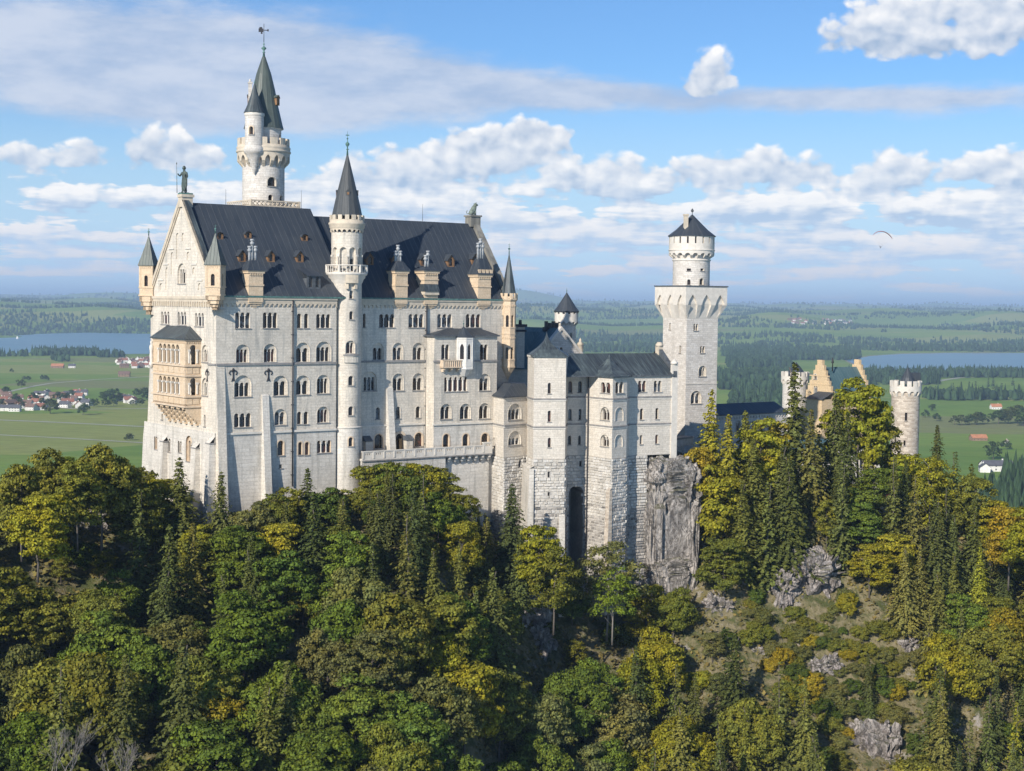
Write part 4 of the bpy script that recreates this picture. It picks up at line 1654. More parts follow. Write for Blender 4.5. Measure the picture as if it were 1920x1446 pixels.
for i in range(7):
    mb = MB()
    u = tm + .9 + (t1 - tm - 1.4) * i / 6
    for k in range(3):
        fbox(mb, FT, u - .2, u + .2, -TV - .1, -.1 - k * .5, ZT - .45 - (k + 1) * .5, ZT - .45 - k * .5 - .01, 0, True)
    mb.build('bracket', ['trim_stone'], ter)
for x0, x1, y0, y1 in ((686, 698, 818, 848), (762, 774, 816, 848)):
    mb = MB()
    u0, u1, z0, z1 = FE.out(1.0).rect(x0, x1, y0, y1)
    fbox(mb, FE, u0, u1, 0, 1.0, ZT, z1 - .9)
    q4(mb, FE, [(u0 - .1, 1.15, z1 - .9), (u1 + .1, 1.15, z1 - .9), (u1 + .1, 0, z1), (u0 - .1, 0, z1)], 1)
    q4(mb, FE, [(u0 - .1, 0, z1 - .9), (u0 - .1, 1.15, z1 - .9), (u0 - .1, 0, z1)][::1] + [(u0 - .1, 0, z1)], 1)
    q4(mb, FE, [(u0 - .1, 0, z1 - .95), (u1 + .1, 0, z1 - .95), (u1 + .1, 1.15, z1 - .95), (u0 - .1, 1.15, z1 - .95)], 1)
    mb.build('wall_pier', ['limestone', 'lead'], palace)
# ================================================================== TOWERS
# ---- round stair tower
st = at(649, 700, 266.0)
st = Vector((st.x, st.y, 0))
SZ = lambda y: -(y - eye(649)) / FPX * 263.4
stair = thing('stair_tower', (st.x, st.y, -32), 'slender round white stair tower with dark cone roof standing against the long palace front', 'tower')
R = 2.58
cy = Cy(st, R)
mb = MB()
H = []
S_ = lambda *a, **k: win(stair, cy, H, *a, **k)
for a, b, c, d in [(655, 662.5, 545, 560), (655, 662.5, 583.5, 599), (653, 662.5, 705, 723), (653, 662.5, 762, 779)]:
    S_(a, b, c, d)
S_(648, 665.5, 639, 663, n=2, niche=True, top=.85)
zlg = SZ(803)
wallface(mb, cy, [(-PI * R, zlg), (PI * R, zlg), (PI * R, SZ(528)), (-PI * R, SZ(528))], H)
cl = Cy(st, R + .18)
HL = []
win(stair, cl, HL, 653.5, 662, 820, 837, tan=True)
wallface(mb, cl, [(-PI * cl.R, -31), (PI * cl.R, -31), (PI * cl.R, zlg), (-PI * cl.R, zlg)], HL, 0, 1)
lathe(mb, st, [(R + .5, -40), (R + .34, -33), (R + .18, -31)], 36, 1, True, False)
lathe(mb, st, [(R + .18, zlg - .05), (R + .26, zlg - .05), (R + .26, zlg + .12), (R, zlg + .2)], 36, 2, True, False)
mb.build('shaft', ['limestone', 'limestone_base', 'trim_stone'], stair)
# corbelled balcony ring, arcade drum, upper cornice
mb = MB()
zb = SZ(511)
lathe(mb, st, [(R, SZ(532)), (R + .25, SZ(527)), (R + .3, SZ(524)), (R + .6, SZ(521)), (R + .65, SZ(517)), (R + .95, SZ(515)), (R + 1.0, zb), (0.5, zb + .02)], 36, 0, True, False)
rg = MB()
rr = R + .92
cb = Cy(st, rr)
lathe(rg, st, [(rr - .18, SZ(498.5)), (rr + .05, SZ(498.5)), (rr + .05, SZ(496.5)), (rr - .18, SZ(496.5)), (rr - .18, SZ(498.5))], 36, 0, True, False)
for k in range(34):
    t = 2 * PI * k / 34
    q = st + Vector((math.cos(t) * (rr - .07), math.sin(t) * (rr - .07), 0))
    if k % 6 == 0:
        fbox(rg, Cy(q, .2), -.6, .6, -.18, .02, zb, SZ(496.5), 0)
    else:
        lathe(rg, q, [(.07, zb), (.11, zb + .3), (.055, zb + .75), (.08, SZ(498.5))], 6, 0, True, False)
mb.build('balcony_slab', ['trim_stone'], stair)
rg.build('balustrade', ['trim_stone'], stair)
R2 = 2.66
c2 = Cy(st, R2)
mb = MB()
H = []
za, zt = SZ(509), SZ(464)
n = 10
wv = 2 * PI * R2 / n
pn = MB()
for k in range(n):
    c = -PI * R2 + wv * (k + .62)
    if abs(c) + wv > PI * R2:
        continue
    h = arc(c - wv * .36, c + wv * .36, za + .05, zt, 'round', 8)
    H.append(h)
    reveal(mb, c2, h, 0, -.55)
    hole = []
    if k in (5, 2, 8):
        d = arc(c - .42, c + .42, za + .08, za + 2.2, 'round', 6)
        hole = [d]
        reveal(mb, c2, d, -.55, -.9)
        wallface(pn, c2, d, [], -.85)
    wallface(mb, c2, h, hole, -.55)
    for s in (-1, 1):
        fcyl(mb, c2, c + s * wv * .5, .02, .13, za, zt - 1.6, 6, 1)
    fbox(mb, c2, c + wv * .36, c + wv * .64, -.1, .14, zt - 1.6, zt - 1.25, 1)
wallface(mb, c2, [(-PI * R2, za - .3), (PI * R2, za - .3), (PI * R2, SZ(436)), (-PI * R2, SZ(436))], H)
corbels(mb, c2, -PI * R2, PI * R2, .2, SZ(437), SZ(434), SZ(429), 20, 'round', .34, 2)
lathe(mb, st, [(R2 + .2, SZ(429)), (R2 + .34, SZ(427)), (R2 + .34, SZ(423)), (R2 + .5, SZ(421)), (R2 + .5, SZ(418)), (R2 + .3, SZ(417)), (R2 + .3, SZ(412)), (R2 - .3, SZ(412))], 36, 2, True, False)
c3 = Cy(st, R2 + .3)
merlons(mb, c3, -PI * c3.R, PI * c3.R, -.38, .02, SZ(412.5), SZ(403.5), 15, .58, 2)
dr = mb.build('drum', ['limestone', 'trim_stone', 'cornice_stone'], stair)
pn.build('pane', ['dark_opening'], dr)
# cut-away corbel above the top window, and the half-round oriel at the double window
mb = MB()
ua, ub, z0, z1 = Cy(st, R + .9).rect(648, 672, 520, 538)
fbox(mb, cy, ua * .75, ub * .75, -.1, .85, SZ(531), SZ(516))
fbox(mb, cy, ua * .75, ua * .75 + .4, -.1, .6, SZ(542), SZ(531))
fbox(mb, cy, ub * .75 - .4, ub * .75, -.1, .6, SZ(542), SZ(531))
mb.build('corbel', ['cornice_stone'], stair)
mb = MB()
u0, u1, z0, z1 = cy.rect(645, 670, 664, 680)
fbox(mb, cy, u0 - .1, u1 + .1, -.1, .42, SZ(667), SZ(664.5), 1)
fbox(mb, cy, u0 + .05, u1 - .05, -.1, .26, SZ(680), SZ(667), 0)
mb.build('sill_oriel', ['limestone', 'string_stone'], stair)
mb = MB()
for i in range(14):
    a0, a1 = 2 * PI * i / 14, 2 * PI * (i + 1) / 14
lathe(mb, st, [(2.62, SZ(405)), (2.5, SZ(398)), (1.75, SZ(361)), (.12, SZ(289))], 14, 0, False, False)
roofo = mb.build('cone_roof', ['spire_sheet'], stair)
for k, t in enumerate((cy.t0 + .08, cy.t0 + 1.5, cy.t0 - 1.45, cy.t0 + 2.9)):
    mb = MB()
    f = Cy(st, 1.72, t)
    z = SZ(367)
    fbox(mb, f, -.30, .30, -.35, .16, z, z + .62, 1)
    fbox(mb, f, -.17, .17, 0, .19, z + .1, z + .55, 0)
    mb.add([f.w(-.33, .18, z + .62), f.w(.33, .18, z + .62), f.w(0, .18, z + .98)], 1)
    for s in (-1, 1):
        A = [f.w(s * .36, .22, z + .6), f.w(0, .22, z + 1.0), f.w(0, -.7, z + 1.0), f.w(s * .36, -.4, z + .6)]
        mb.add(A if s < 0 else A[::-1], 1)
    d = mb.build('dormer', ['wood', 'spire_sheet'], roofo)
    pn = MB()
f = cy
finial(roofo, st, SZ(291), SZ(246), 1.15, True)

# ---- tall watch tower behind the ridge
rt = at(494, 350, 281.6)
rt = Vector((rt.x, rt.y, 0))
RZ = lambda y: -(y - eye(494)) / FPX * 278.0
rear = thing('watch_tower', (rt.x, rt.y, -30), 'tallest round tower with battlements, side turret and green spire rising behind the palace roof', 'tower')
R = 3.78
cy = Cy(rt, R)
H = []
mb = MB()
win(rear, cy, H, 501.5, 517.5, 332, 349, kind='round', uvz=None, glass='dark_opening')
win(rear, cy, H, 503, 511.5, 365, 377, glass='dark_opening')
win(rear, cy, H, 524.5, 529.5, 367, 377, glass='dark_opening')
wallface(mb, cy, [(-PI * R, -30), (PI * R, -30), (PI * R, RZ(285)), (-PI * R, RZ(285))], H)
mb.build('shaft', ['tower_stone'], rear)
mb = MB()
vo = .95
corbels(mb, cy, -PI * R, PI * R, vo, RZ(314), RZ(303), RZ(285), 18, 'point', .36)
ro = R + vo
lathe(mb, rt, [(ro, RZ(287)), (ro + .18, RZ(286)), (ro + .18, RZ(283)), (ro, RZ(282)), (ro + .1, RZ(279)), (ro + .1, RZ(276)), (ro - .05, RZ(275)), (ro - .05, RZ(272)), (R - .5, RZ(272))], 40, 0, True, False)
c3 = Cy(rt, ro - .05)
merlons(mb, c3, -PI * c3.R, PI * c3.R, -.42, .0, RZ(272.5), RZ(260), 15, .66)
mb.build('battlements', ['cornice_stone'], rear)
mb = MB()
R2 = 3.2
c2 = Cy(rt, R2)
H = []
win(rear, c2, H, 523.5, 526, 252, 261, glass='dark_opening')
wallface(mb, c2, [(-PI * R2, RZ(275)), (PI * R2, RZ(275)), (PI * R2, RZ(238)), (-PI * R2, RZ(238))], H)
lathe(mb, rt, [(R2, RZ(243)), (R2 + .25, RZ(241)), (R2 + .25, RZ(238)), (R2, RZ(238))], 36, 0, True, False)
mb.build('drum', ['tower_stone'], rear)
mb = MB()
lathe(mb, rt, [(3.62, RZ(241)), (3.3, RZ(228)), (2.55, RZ(195)), (2.1, RZ(170)), (1.35, RZ(138)), (.3, RZ(106))], 16, 0, False, False)
sp = mb.build('spire', ['green_spire'], rear)
finial(sp, rt, RZ(106), RZ(72), 1.5, False)
mb = MB()
zf = RZ(76)
tube(mb, [(rt.x, rt.y, zf - .2), (rt.x, rt.y, RZ(45))], .07, .03, 6)
f = Fr(rt, .15)
zc = RZ(57)
fbox(mb, f, -.1, .85, -.04, .04, zc + .0, zc + .14, 0, True)
for a, b, c, d in ((-.95, -.1, -.28, .35), (-.8, -.3, .35, .6), (-.55, -.25, -.62, -.28), (.6, .85, -.12, .26), (-.05, .05, .5, 1.2)):
    fbox(mb, f, a, b, -.05, .05, zc + c, zc + d, 0, True)
mb.build('weather_vane', ['iron'], sp)
# dormer and chimney on the spire
mb = MB()
for t in (1.15, -1.45):
    f = Cy(rt, 2.35, cy.t0 + t)
    z = RZ(197)
    fbox(mb, f, -.5, .5, -.6, .55, z, z + 1.35, 0)
    for s in (-1, 1):
        A = [f.w(s * .7, .65, z + 1.3), f.w(0, .65, z + 1.85), f.w(0, -.9, z + 1.85), f.w(s * .7, -.9, z + 1.3)]
        mb.add(A if s < 0 else A[::-1], 1)
    q4(mb, f, [(-.5, .56, z + 1.3), (.5, .56, z + 1.3), (0, .56, z + 1.8)] + [(0, .56, z + 1.8)], 0)
mb.build('dormer', ['wood', 'green_spire'], sp)
mb = MB()
ch = at(469, 180, 279.5)
fbox(mb, Fr(ch, .2), -.32, .32, -.32, .32, RZ(200), RZ(156), 0, True)
fbox(mb, Fr(ch, .2), -.42, .42, -.42, .42, RZ(159), RZ(157), 0, True)
lathe(mb, ch, [(.2, RZ(156)), (.2, RZ(151))], 8)
mb.build('chimney', ['tower_stone'], rear)
# side turret corbelled out from the drum
tc = at(477, 240, 277.6)
tc = Vector((tc.x, tc.y, 0))
TZ = lambda y: -(y - eye(477)) / FPX * 276.0
RT = 1.66
ct = Cy(tc, RT)
mb = MB()
H = []
win(rear, ct, H, 467.5, 474.5, 237, 252, tan=True)
wallface(mb, ct, [(-PI * RT, TZ(276)), (PI * RT, TZ(276)), (PI * RT, TZ(214)), (-PI * RT, TZ(214))], H)
lathe(mb, tc, [(.1, TZ(327)), (.3, TZ(322)), (.55, TZ(318)), (.55, TZ(313)), (.8, TZ(311)), (.8, TZ(306)), (1.05, TZ(304)), (1.05, TZ(298)), (1.4, TZ(295)), (1.5, TZ(290)), (1.85, TZ(288)), (1.9, TZ(280)), (RT, TZ(275))], 24, 0, True, False)
lathe(mb, tc, [(RT, TZ(220)), (RT + .14, TZ(218)), (RT + .14, TZ(214)), (RT, TZ(213))], 24, 1, True, False)
tr = mb.build('side_turret', ['tower_stone', 'trim_stone'], rear)
mb = MB()
lathe(mb, tc, [(1.95, TZ(213.5)), (1.35, TZ(200)), (.75, TZ(182)), (.08, TZ(158))], 12, 0, False, False)
mb.build('turret_roof', ['patina_sheet'], tr)
finial(tr, tc, TZ(160), TZ(152), .5, False)
# platform with open-work balustrade at the foot
mb = MB()
for s, z0, z1 in ((4.9, RZ(384), RZ(381)),):
    f = Fr(rt, A36)
    fbox(mb, f, -s, s, -s, s, RZ(395), RZ(387), 0, True)
    for g in (Fr(rt, A36, s), Fr(rt, A36 - PI / 2, s), Fr(rt, A36 + PI / 2, s)):
        fbox(mb, g, -s, s, -.25, .05, RZ(380), RZ(377.5), 0, True)
        n = 12
        for k in range(n):
            a = -s + 2 * s * k / n
            b = a + 2 * s / n
            tube(mb, [g.w(a, -.1, RZ(388)), g.w(b, -.1, RZ(380))], .09, None, 4)
            tube(mb, [g.w(b, -.1, RZ(388)), g.w(a, -.1, RZ(380))], .09, None, 4)
        fbox(mb, g, s - .4, s, -.3, .06, RZ(388), RZ(377), 0, True)
mb.build('platform', ['cornice_stone'], rear)

# ---- square tower
qa = rad(31)
qc = at(1287, 640, 318.0)
qc = Vector((qc.x, qc.y, 0))
SQ = 8.1
F1 = Fr(qc, qa)                                   # right-hand face, u from the near corner
F2 = Fr(qc - F1.n * SQ, qa - PI / 2)              # left-hand face, u = SQ at the near corner
QZ = lambda y: -(y - eye(1290)) / FPX * 318.0
sq = thing('square_tower', tuple(F1.w(SQ / 2, -SQ / 2, -30)), 'tall square white tower with pointed corbel arches and a round drum on top', 'tower')
mb = MB()
H1, H2 = [], []
for x0, x1, y0, y1, n, nc in [(1300.5, 1309, 607, 620, 2, False), (1313, 1321.5, 649, 662, 2, False), (1310, 1324, 686, 706, 3, True), (1295, 1315, 733, 757, 2, True)]:
    win(sq, F1, H1, x0, x1, y0, y1, n=n, niche=nc, gapf=.4, top=.82)
for x0, x1, y0, y1 in [(1254.5, 1257.5, 606, 618), (1273.5, 1277, 648, 662)]:
    win(sq, F2, H2, x0, x1, y0, y1, kind='rect')
zc = QZ(597)
ZQ0 = -34
wallface(mb, F1, [(0, ZQ0), (SQ, ZQ0), (SQ, zc + 4), (0, zc + 4)], H1)
wallface(mb, F2, [(0, ZQ0), (SQ, ZQ0), (SQ, zc + 4), (0, zc + 4)], H2)
F3 = Fr(F1.w(SQ, 0, 0), qa + PI / 2)
F4 = Fr(F1.w(SQ, -SQ, 0), qa + PI)
for f in (F3, F4):
    wallface(mb, f, [(0, ZQ0), (SQ, ZQ0), (SQ, zc + 4), (0, zc + 4)])
fbox(mb, F1, -.06, SQ + .06, 0, .1, QZ(721), QZ(719.5), 1)
mb.build('shaft', ['tower_stone', 'trim_stone'], sq)
# corbelled head
mb = MB()
vo = 1.3
ztop = QZ(536)
zs = QZ(572)
for f in (F1, F2, F3, F4):
    n = 3
    u0, u1 = -vo, SQ + vo
    p = (u1 - u0) / n
    pw = p * .30
    bot = []
    for i in range(n):
        a, b = u0 + i * p, u0 + (i + 1) * p
        A = arc(a + pw / 2, b - pw / 2, zs - 3, QZ(552.5), 'point', 7)
        A = [q for q in A[2:] if q[1] > zs + .02]
        bot += [(a, zs), (a + pw / 2, zs)] + A[::-1] + [(b - pw / 2, zs)]
    bot.append((u1, zs))
    wallface(mb, f, bot + [(u1, ztop), (u0, ztop)], [], vo)
    for i in range(len(bot) - 1):
        a, b = bot[i], bot[i + 1]
        q4(mb, f, [(a[0], 0, a[1]), (b[0], 0, b[1]), (b[0], vo, b[1]), (a[0], vo, a[1])])
    for i in range(n + 1):
        c = u0 + i * p
        sx = lambda u: min(max(u, 0), SQ)
        a, b = c - pw / 2, c + pw / 2
        a, b = max(a, u0), min(b, u1)
        k = .78
        m = SQ / 2
        ab, bb = m + (a - m) * SQ / (SQ + 2 * vo), m + (b - m) * SQ / (SQ + 2 * vo)
        q4(mb, f, [(ab, .04, zc), (bb, .04, zc), (b, vo, zs), (a, vo, zs)])
        q4(mb, f, [(ab, 0, zc), (ab, .04, zc), (a, vo, zs), (a, 0, zs)])
        q4(mb, f, [(bb, .04, zc), (bb, 0, zc), (b, 0, zs), (b, vo, zs)])
    fbox(mb, f, -vo - .15, SQ + vo + .15, vo - .1, vo + .15, ztop - .18, ztop + .05, 1)
    q4(mb, f, [(-vo - .15, vo + .15, ztop + .05), (SQ + vo + .15, vo + .15, ztop + .05), (SQ / 2, -SQ / 2, ztop + .06), (SQ / 2, -SQ / 2, ztop + .06)], 1)
K0 = [F1.w(-.02, .02, zc - .1), F1.w(SQ + .02, .02, zc - .1), F1.w(SQ + .02, -SQ - .02, zc - .1), F1.w(-.02, -SQ - .02, zc - .1)]
kv = vo * .62
K1 = [F1.w(-kv, kv, zs + .3), F1.w(SQ + kv, kv, zs + .3), F1.w(SQ + kv, -SQ - kv, zs + .3), F1.w(-kv, -SQ - kv, zs + .3)]
for i in range(4):                                # sloping back of the arched niches
    j = (i + 1) % 4
    mb.add([K0[i], K0[j], K1[j], K1[i]])
    mb.add([K1[i], K1[j], K1[j] + Vector((0, 0, 3)), K1[i] + Vector((0, 0, 3))])
mb.build('corbel_head', ['trim_stone', 'lead'], sq)
qm = F1.w(SQ / 2, -SQ / 2, 0)
DZ = lambda y: -(y - eye(1300)) / FPX * (qm.y - 3.5)
R = 3.85
cy = Cy(qm, R)
mb = MB()
H = []
for a, b, c, d, kd in [(1287.5, 1295.5, 503.5, 508, 'rect'), (1313.5, 1320, 503.5, 508, 'rect'), (1288.5, 1294.5, 524, 534, 'round'), (1311.5, 1319, 522, 534, 'round')]:
    win(sq, cy, H, a, b, c, d, kind=kd, glass='dark_opening')
wallface(mb, cy, [(-PI * R, ztop - .1), (PI * R, ztop - .1), (PI * R, DZ(466)), (-PI * R, DZ(466))], H)
lathe(mb, qm, [(R, DZ(490)), (R + .2, DZ(488.5)), (R + .2, DZ(486.5)), (R, DZ(486))], 36, 1, True, False)
mb.build('drum', ['tower_stone', 'trim_stone'], sq)
mb = MB()
vo = .88
corbels(mb, cy, -PI * R, PI * R, vo, DZ(485), DZ(479), DZ(470), 18, 'round', .34)
ro = R + vo
lathe(mb, qm, [(ro, DZ(470.5)), (ro + .12, DZ(470)), (ro + .12, DZ(468.5)), (ro, DZ(468))], 40, 0, True, False)
co = Cy(qm, ro)
HH = []
n = 18
for k in range(n):
    c = -PI * ro + 2 * PI * ro * (k + .5) / n
    HH.append([(c - .19, DZ(457)), (c + .19, DZ(457)), (c + .19, DZ(444.6)), (c - .19, DZ(444.6))])
pn = MB()
wallface(mb, co, [(-PI * ro, DZ(468)), (PI * ro, DZ(468)), (PI * ro, DZ(443)), (-PI * ro, DZ(443))], HH)
for h in HH:
    reveal(mb, co, h, 0, -.5)
    wallface(pn, co, h, [], -.45)
hd = mb.build('battlements', ['trim_stone'], sq)
pn.build('pane', ['dark_opening'], hd)
mb = MB()
lathe(mb, qm, [(5.0, DZ(443.5)), (5.0, DZ(442)), (3.4, DZ(431)), (1.9, DZ(418)), (.15, DZ(402))], 16, 0, False, False)
cr = mb.build('cone_roof', ['slate_sheet'], sq)
mb = MB()
lathe(mb, qm, [(.07, DZ(404)), (.06, DZ(397)), (.2, DZ(397)), (.34, DZ(394.5)), (.2, DZ(392)), (.02, DZ(390))], 9)
mb.build('finial', ['lead'], cr)
mb = MB()
q = at(1286, 420, qm.y - 2.3)
fbox(mb, Fr(q, .3), -.38, .38, -.38, .38, DZ(432), DZ(404), 0, True)
fbox(mb, Fr(q, .3), -.48, .48, -.48, .48, DZ(405.5), DZ(402), 0, True)
mb.build('chimney', ['cornice_stone'], sq)

# ---- small round tower of the courtyard
ct_ = at(1062, 600, 335)
ct_ = Vector((ct_.x, ct_.y, 0))
CZ = lambda y: -(y - eye(1062)) / FPX * 332.5
crt = thing('courtyard_tower', (ct_.x, ct_.y, -32), 'small round white tower with flared dark cone roof beyond the stone gable', 'tower')
R = 2.05
cy = Cy(ct_, R)
mb = MB()
H = []
win(crt, cy, H, 1069.5, 1072.5, 625, 636, kind='rect')
wallface(mb, cy, [(-PI * R, -32), (PI * R, -32), (PI * R, CZ(596)), (-PI * R, CZ(596))], H)
mb.build('shaft', ['tower_stone'], crt)
mb = MB()
vo = .52
corbels(mb, cy, -PI * R, PI * R, vo, CZ(611), CZ(606), CZ(597), 14, 'round', .36)
co = Cy(ct_, R + vo)
wallface(mb, co, [(-PI * co.R, CZ(597)), (PI * co.R, CZ(597)), (PI * co.R, CZ(589)), (-PI * co.R, CZ(589))])
merlons(mb, co, -PI * co.R, PI * co.R, -.4, 0, CZ(589), CZ(583.5), 13, .6)
mb.build('battlements', ['trim_stone'], crt)
mb = MB()
lathe(mb, ct_, [(2.3, CZ(590)), (2.78, CZ(584)), (2.0, CZ(575)), (1.1, CZ(563)), (.1, CZ(549))], 16, 0, False, False)
cr = mb.build('cone_roof', ['slate_sheet'], crt)
finial(cr, ct_, CZ(550), CZ(540), .5)

# ---- courtyard wing with stone gable and teal roof
kw = thing('courtyard_wing', tuple(at(1040, 700, 325).xy) + (-32,), 'courtyard building with pale stepped stone gable and teal copper roof behind the bower', 'building')
g0 = at(1047, 690, 316)
f = Fr(Vector((g0.x, g0.y, 0)), rad(38))        # gable wall, u from its left corner
GW = f.pix(1091, 660)[0]
KZ = lambda y: -(y - eye(1060)) / FPX * 317.0
ze, za = KZ(662), KZ(615)
um = GW * .42 - 1.3
mb = MB()
hk = []
win(kw, f, hk, 1050, 1055, 651, 659)
u_l = -5.0
um = (u_l + GW) / 2
wallface(mb, f, [(u_l, -32), (GW, -32), (GW, ze), (um, za), (u_l, ze)], hk)
mb.add([f.w(GW, 0, -32), f.w(GW, -30, -32), f.w(GW, -30, ze), f.w(GW, 0, ze)], 0)
mb.add([f.w(u_l, -30, -32), f.w(u_l, 0, -32), f.w(u_l, 0, ze), f.w(u_l, -30, ze)], 0)
for s, uu in ((-1, u_l), (1, GW)):
    A = [(uu + s * .3, .25, ze - .2), (um, .25, za + .3), (um, -.7, za + .3), (uu + s * .3, -.7, ze - .2)]
    q4(mb, f, A if s < 0 else A[::-1], 1)
    B = [(uu + s * .3, .25, ze - .9), (um, .25, za - .4), (um, .25, za + .3), (uu + s * .3, .25, ze - .2)]
    q4(mb, f, B if s < 0 else B[::-1], 1)
mb.build('wall', ['tower_stone', 'trim_stone'], kw)
mb = MB()
for s, uu in ((-1, u_l), (1, GW)):
    A = [f.w(uu + s * .4, -.6, ze - .3), f.w(um, -.6, za), f.w(um, -26, za), f.w(uu + s * .4, -26, ze - .3)]
    mb.add(A if s < 0 else A[::-1])
mb.build('roof', ['teal_sheet'], kw)
mb = MB()
q = f.w(GW - .2, -.3, 0)
lathe(mb, q, [(.25, KZ(668)), (.65, KZ(658)), (.65, KZ(647)), (.8, KZ(646)), (.2, KZ(640)), (.3, KZ(638)), (.04, KZ(634))], 10)
mb.build('gable_pinnacle', ['cornice_stone'], kw)
# long roof that shows between palace and bower
f = Fr.between(at(955, 690, 312), at(1052, 690, 316))
mb = MB()
zl, zh = f.pix(990, 692)[1], f.out(-6).pix(1010, 622)[1]
fbox(mb, f, -6, f.L, -12, 0, -32, zl, 1, True)
lw = MB()
lw.add([f.w(-6, .3, zl), f.w(f.L + .5, .3, zl), f.w(f.L - .5, -6, zh), f.w(-2, -6, zh)])
lw.add([f.w(f.L + .5, .3, zl), f.w(f.L + .5, -12, zl), f.w(f.L - .5, -6, zh)])
wg = mb.build('side_range', ['tower_stone', 'limestone_bower'], kw)
lw.build('roof', ['teal_sheet'], wg)
mb = MB()
q = at(975, 640, 311)
g = Fr(q, .3)
z = lambda y: -(y - eye(975)) / FPX * 311
fbox(mb, g, -.75, .75, -.7, .7, z(690), z(613), 0, True)
fbox(mb, g, -1.05, 1.05, -1, 1, z(622), z(618), 1, True)
fbox(mb, g, -1.15, 1.15, -1.1, 1.1, z(613), z(608), 1, True)
lathe(mb, q, [(.35, z(608)), (.28, z(600))], 8, 1)
mb.build('chimney', ['limestone_bower', 'iron'], kw)
mb = MB()
q = at(1034, 612, 320)
g = Fr(q, .6)
for k in range(4):
    fbox(mb, g, -1.6 + k * .9, -1.1 + k * .9, -.3, .3, KZ(616), KZ(603 + (k % 2) * 3), 0, True)
fbox(mb, g, -1.9, 1.9, -.5, .5, KZ(622), KZ(614), 0, True)
mb.build('chimney', ['iron'], kw)

# ================================================================== THE BOWER (lower wing on the cliff)
bw = thing('bower', tuple(at(1100, 900, 284).xy) + (-50,), 'lower white wing with square stair block and polygonal bays on a rusticated stone base', 'building')
PA = [at(920.5, 790, 283.5), at(945, 790, 277.6), at(990.5, 790, 282.5)]
PB = [at(988.5, 790, 281.0), at(1000.3, 790, 275.3), at(1060, 790, 276.3), at(1064, 790, 283.5)]
PC = [at(1056, 790, 282.5), at(1106, 790, 284.0)]
PD = [at(1103, 790, 283.0), at(1148, 790, 277.6), at(1175, 790, 280.6), at(1180.5, 790, 284.6)]
PE = [at(1178, 790, 284.0), at(1268, 790, 288.6)]
for L in (PA, PB, PC, PD, PE):
    for p in L:
        p.z = 0
ZA, ZBB, ZD, ZS1, ZS2, ZRU = -16.7, -9.2, -12.85, -16.9, -21.9, -27.7
mb = MB()
RUS = []


def facet(p, q, ztop, wins, strings=(ZS1, ZS2), low=True):
    f = Fr.between(p, q)
    H = []
    for w_ in wins:
        w_ = dict(w_)
        r = w_.pop('r')
        blind = w_.pop('blind', False)
        if blind:
            u0, u1, z0, z1 = f.rect(*r)
            o = arc(u0, u1, z0, z1, 'round', 9)
            H.append(o)
            reveal(mb, f, o, 0, -.18)
            wallface(mb, f, o, [], -.18)
            ring(mb, f, o, arc(u0 - .12, u1 + .12, z0, z1 + .12, 'round', 9), .05, 2)
        else:
            win(bw, f, H, *r, **w_)
    wallface(mb, f, [(0, ZRU), (f.L, ZRU), (f.L, ztop), (0, ztop)], H)
    for z in strings:
        fbox(mb, f, -.05, f.L + .05, 0, .2, z - .14, z + .12, 1)
        fbox(mb, f, -.03, f.L + .03, 0, .1, z - .4, z - .14, 2)
    fbox(mb, f, -.05, f.L + .05, 0, .18, ztop - .3, ztop - .01, 2)
    if low:
        RUS.append((f, f.L))
    return f


D_ = lambda a, b, c, d, **k: dict(r=(a, b, c, d), **k)
facet(PA[0], PA[1], ZA, [D_(925, 928.5, 820, 836)], (ZS2,))
facet(PA[1], PA[2], ZA, [D_(952.5, 978, 757, 787, n=3, niche=True, top=.65), D_(953, 977, 808.5, 834.5, n=3, niche=True, top=.5, gapf=.4)], (ZS2,))
facet(PB[0], PB[1], ZBB, [])
facet(PB[1], PB[2], ZBB, [D_(1027, 1033, 718, 738), D_(1027, 1033, 770, 791), D_(1027, 1033, 821, 839)])
facet(PB[2], PB[3], ZBB, [])
facet(PC[0], PC[1], ZD, [D_(1065.5, 1073, 715, 736.5), D_(1084, 1091, 715, 736), D_(1065.5, 1072, 767, 787.5), D_(1085, 1090, 767, 787), D_(1065, 1071, 817, 834), D_(1084, 1089, 817, 834)])
facet(PD[0], PD[1], ZD, [D_(1126.5, 1144, 717, 737, n=2), D_(1126, 1143, 763.5, 788, n=2, niche=True, top=.85), D_(1126, 1142, 815, 837.5, n=2, niche=True, top=.85)])
facet(PD[1], PD[2], ZD, [D_(1154, 1169, 716, 737, n=2, gapf=.3), D_(1153.5, 1169, 764, 789.5, blind=True), D_(1153, 1167.5, 815.5, 838.5, blind=True)])
facet(PD[2], PD[3], ZD, [])
facet(PE[0], PE[1], ZD, [D_(1196.5, 1211.5, 714, 735, n=2, gapf=.3), D_(1226, 1240.5, 714, 735, n=2, gapf=.3), D_(1200, 1206.5, 766, 787), D_(1229, 1235, 765, 786),
                         D_(1199.5, 1205, 816, 833), D_(1228.5, 1234.5, 815, 832)], low=False)
# corner pier at the right-hand end
f = Fr.between(PE[0], PE[1])
uL = f.pix(1258, 780)[0]
fbox(mb, f, uL, f.L + .05, -.4, .22, ZRU - 1, f.pix(1262, 684)[1], 2, True)
lathe(mb, f.w((uL + f.L) / 2, -.1, 0), [(.5, f.pix(1262, 684)[1]), (.72, f.pix(1262, 682)[1]), (.72, f.pix(1262, 680)[1]), (.55, f.pix(1262, 678)[1]), (.2, f.pix(1262, 674)[1])], 10, 2)
mb.add([f.w(f.L, 0, ZRU - 1), f.w(f.L, -9, ZRU - 1), f.w(f.L, -9, ZD), f.w(f.L, 0, ZD)], 0)
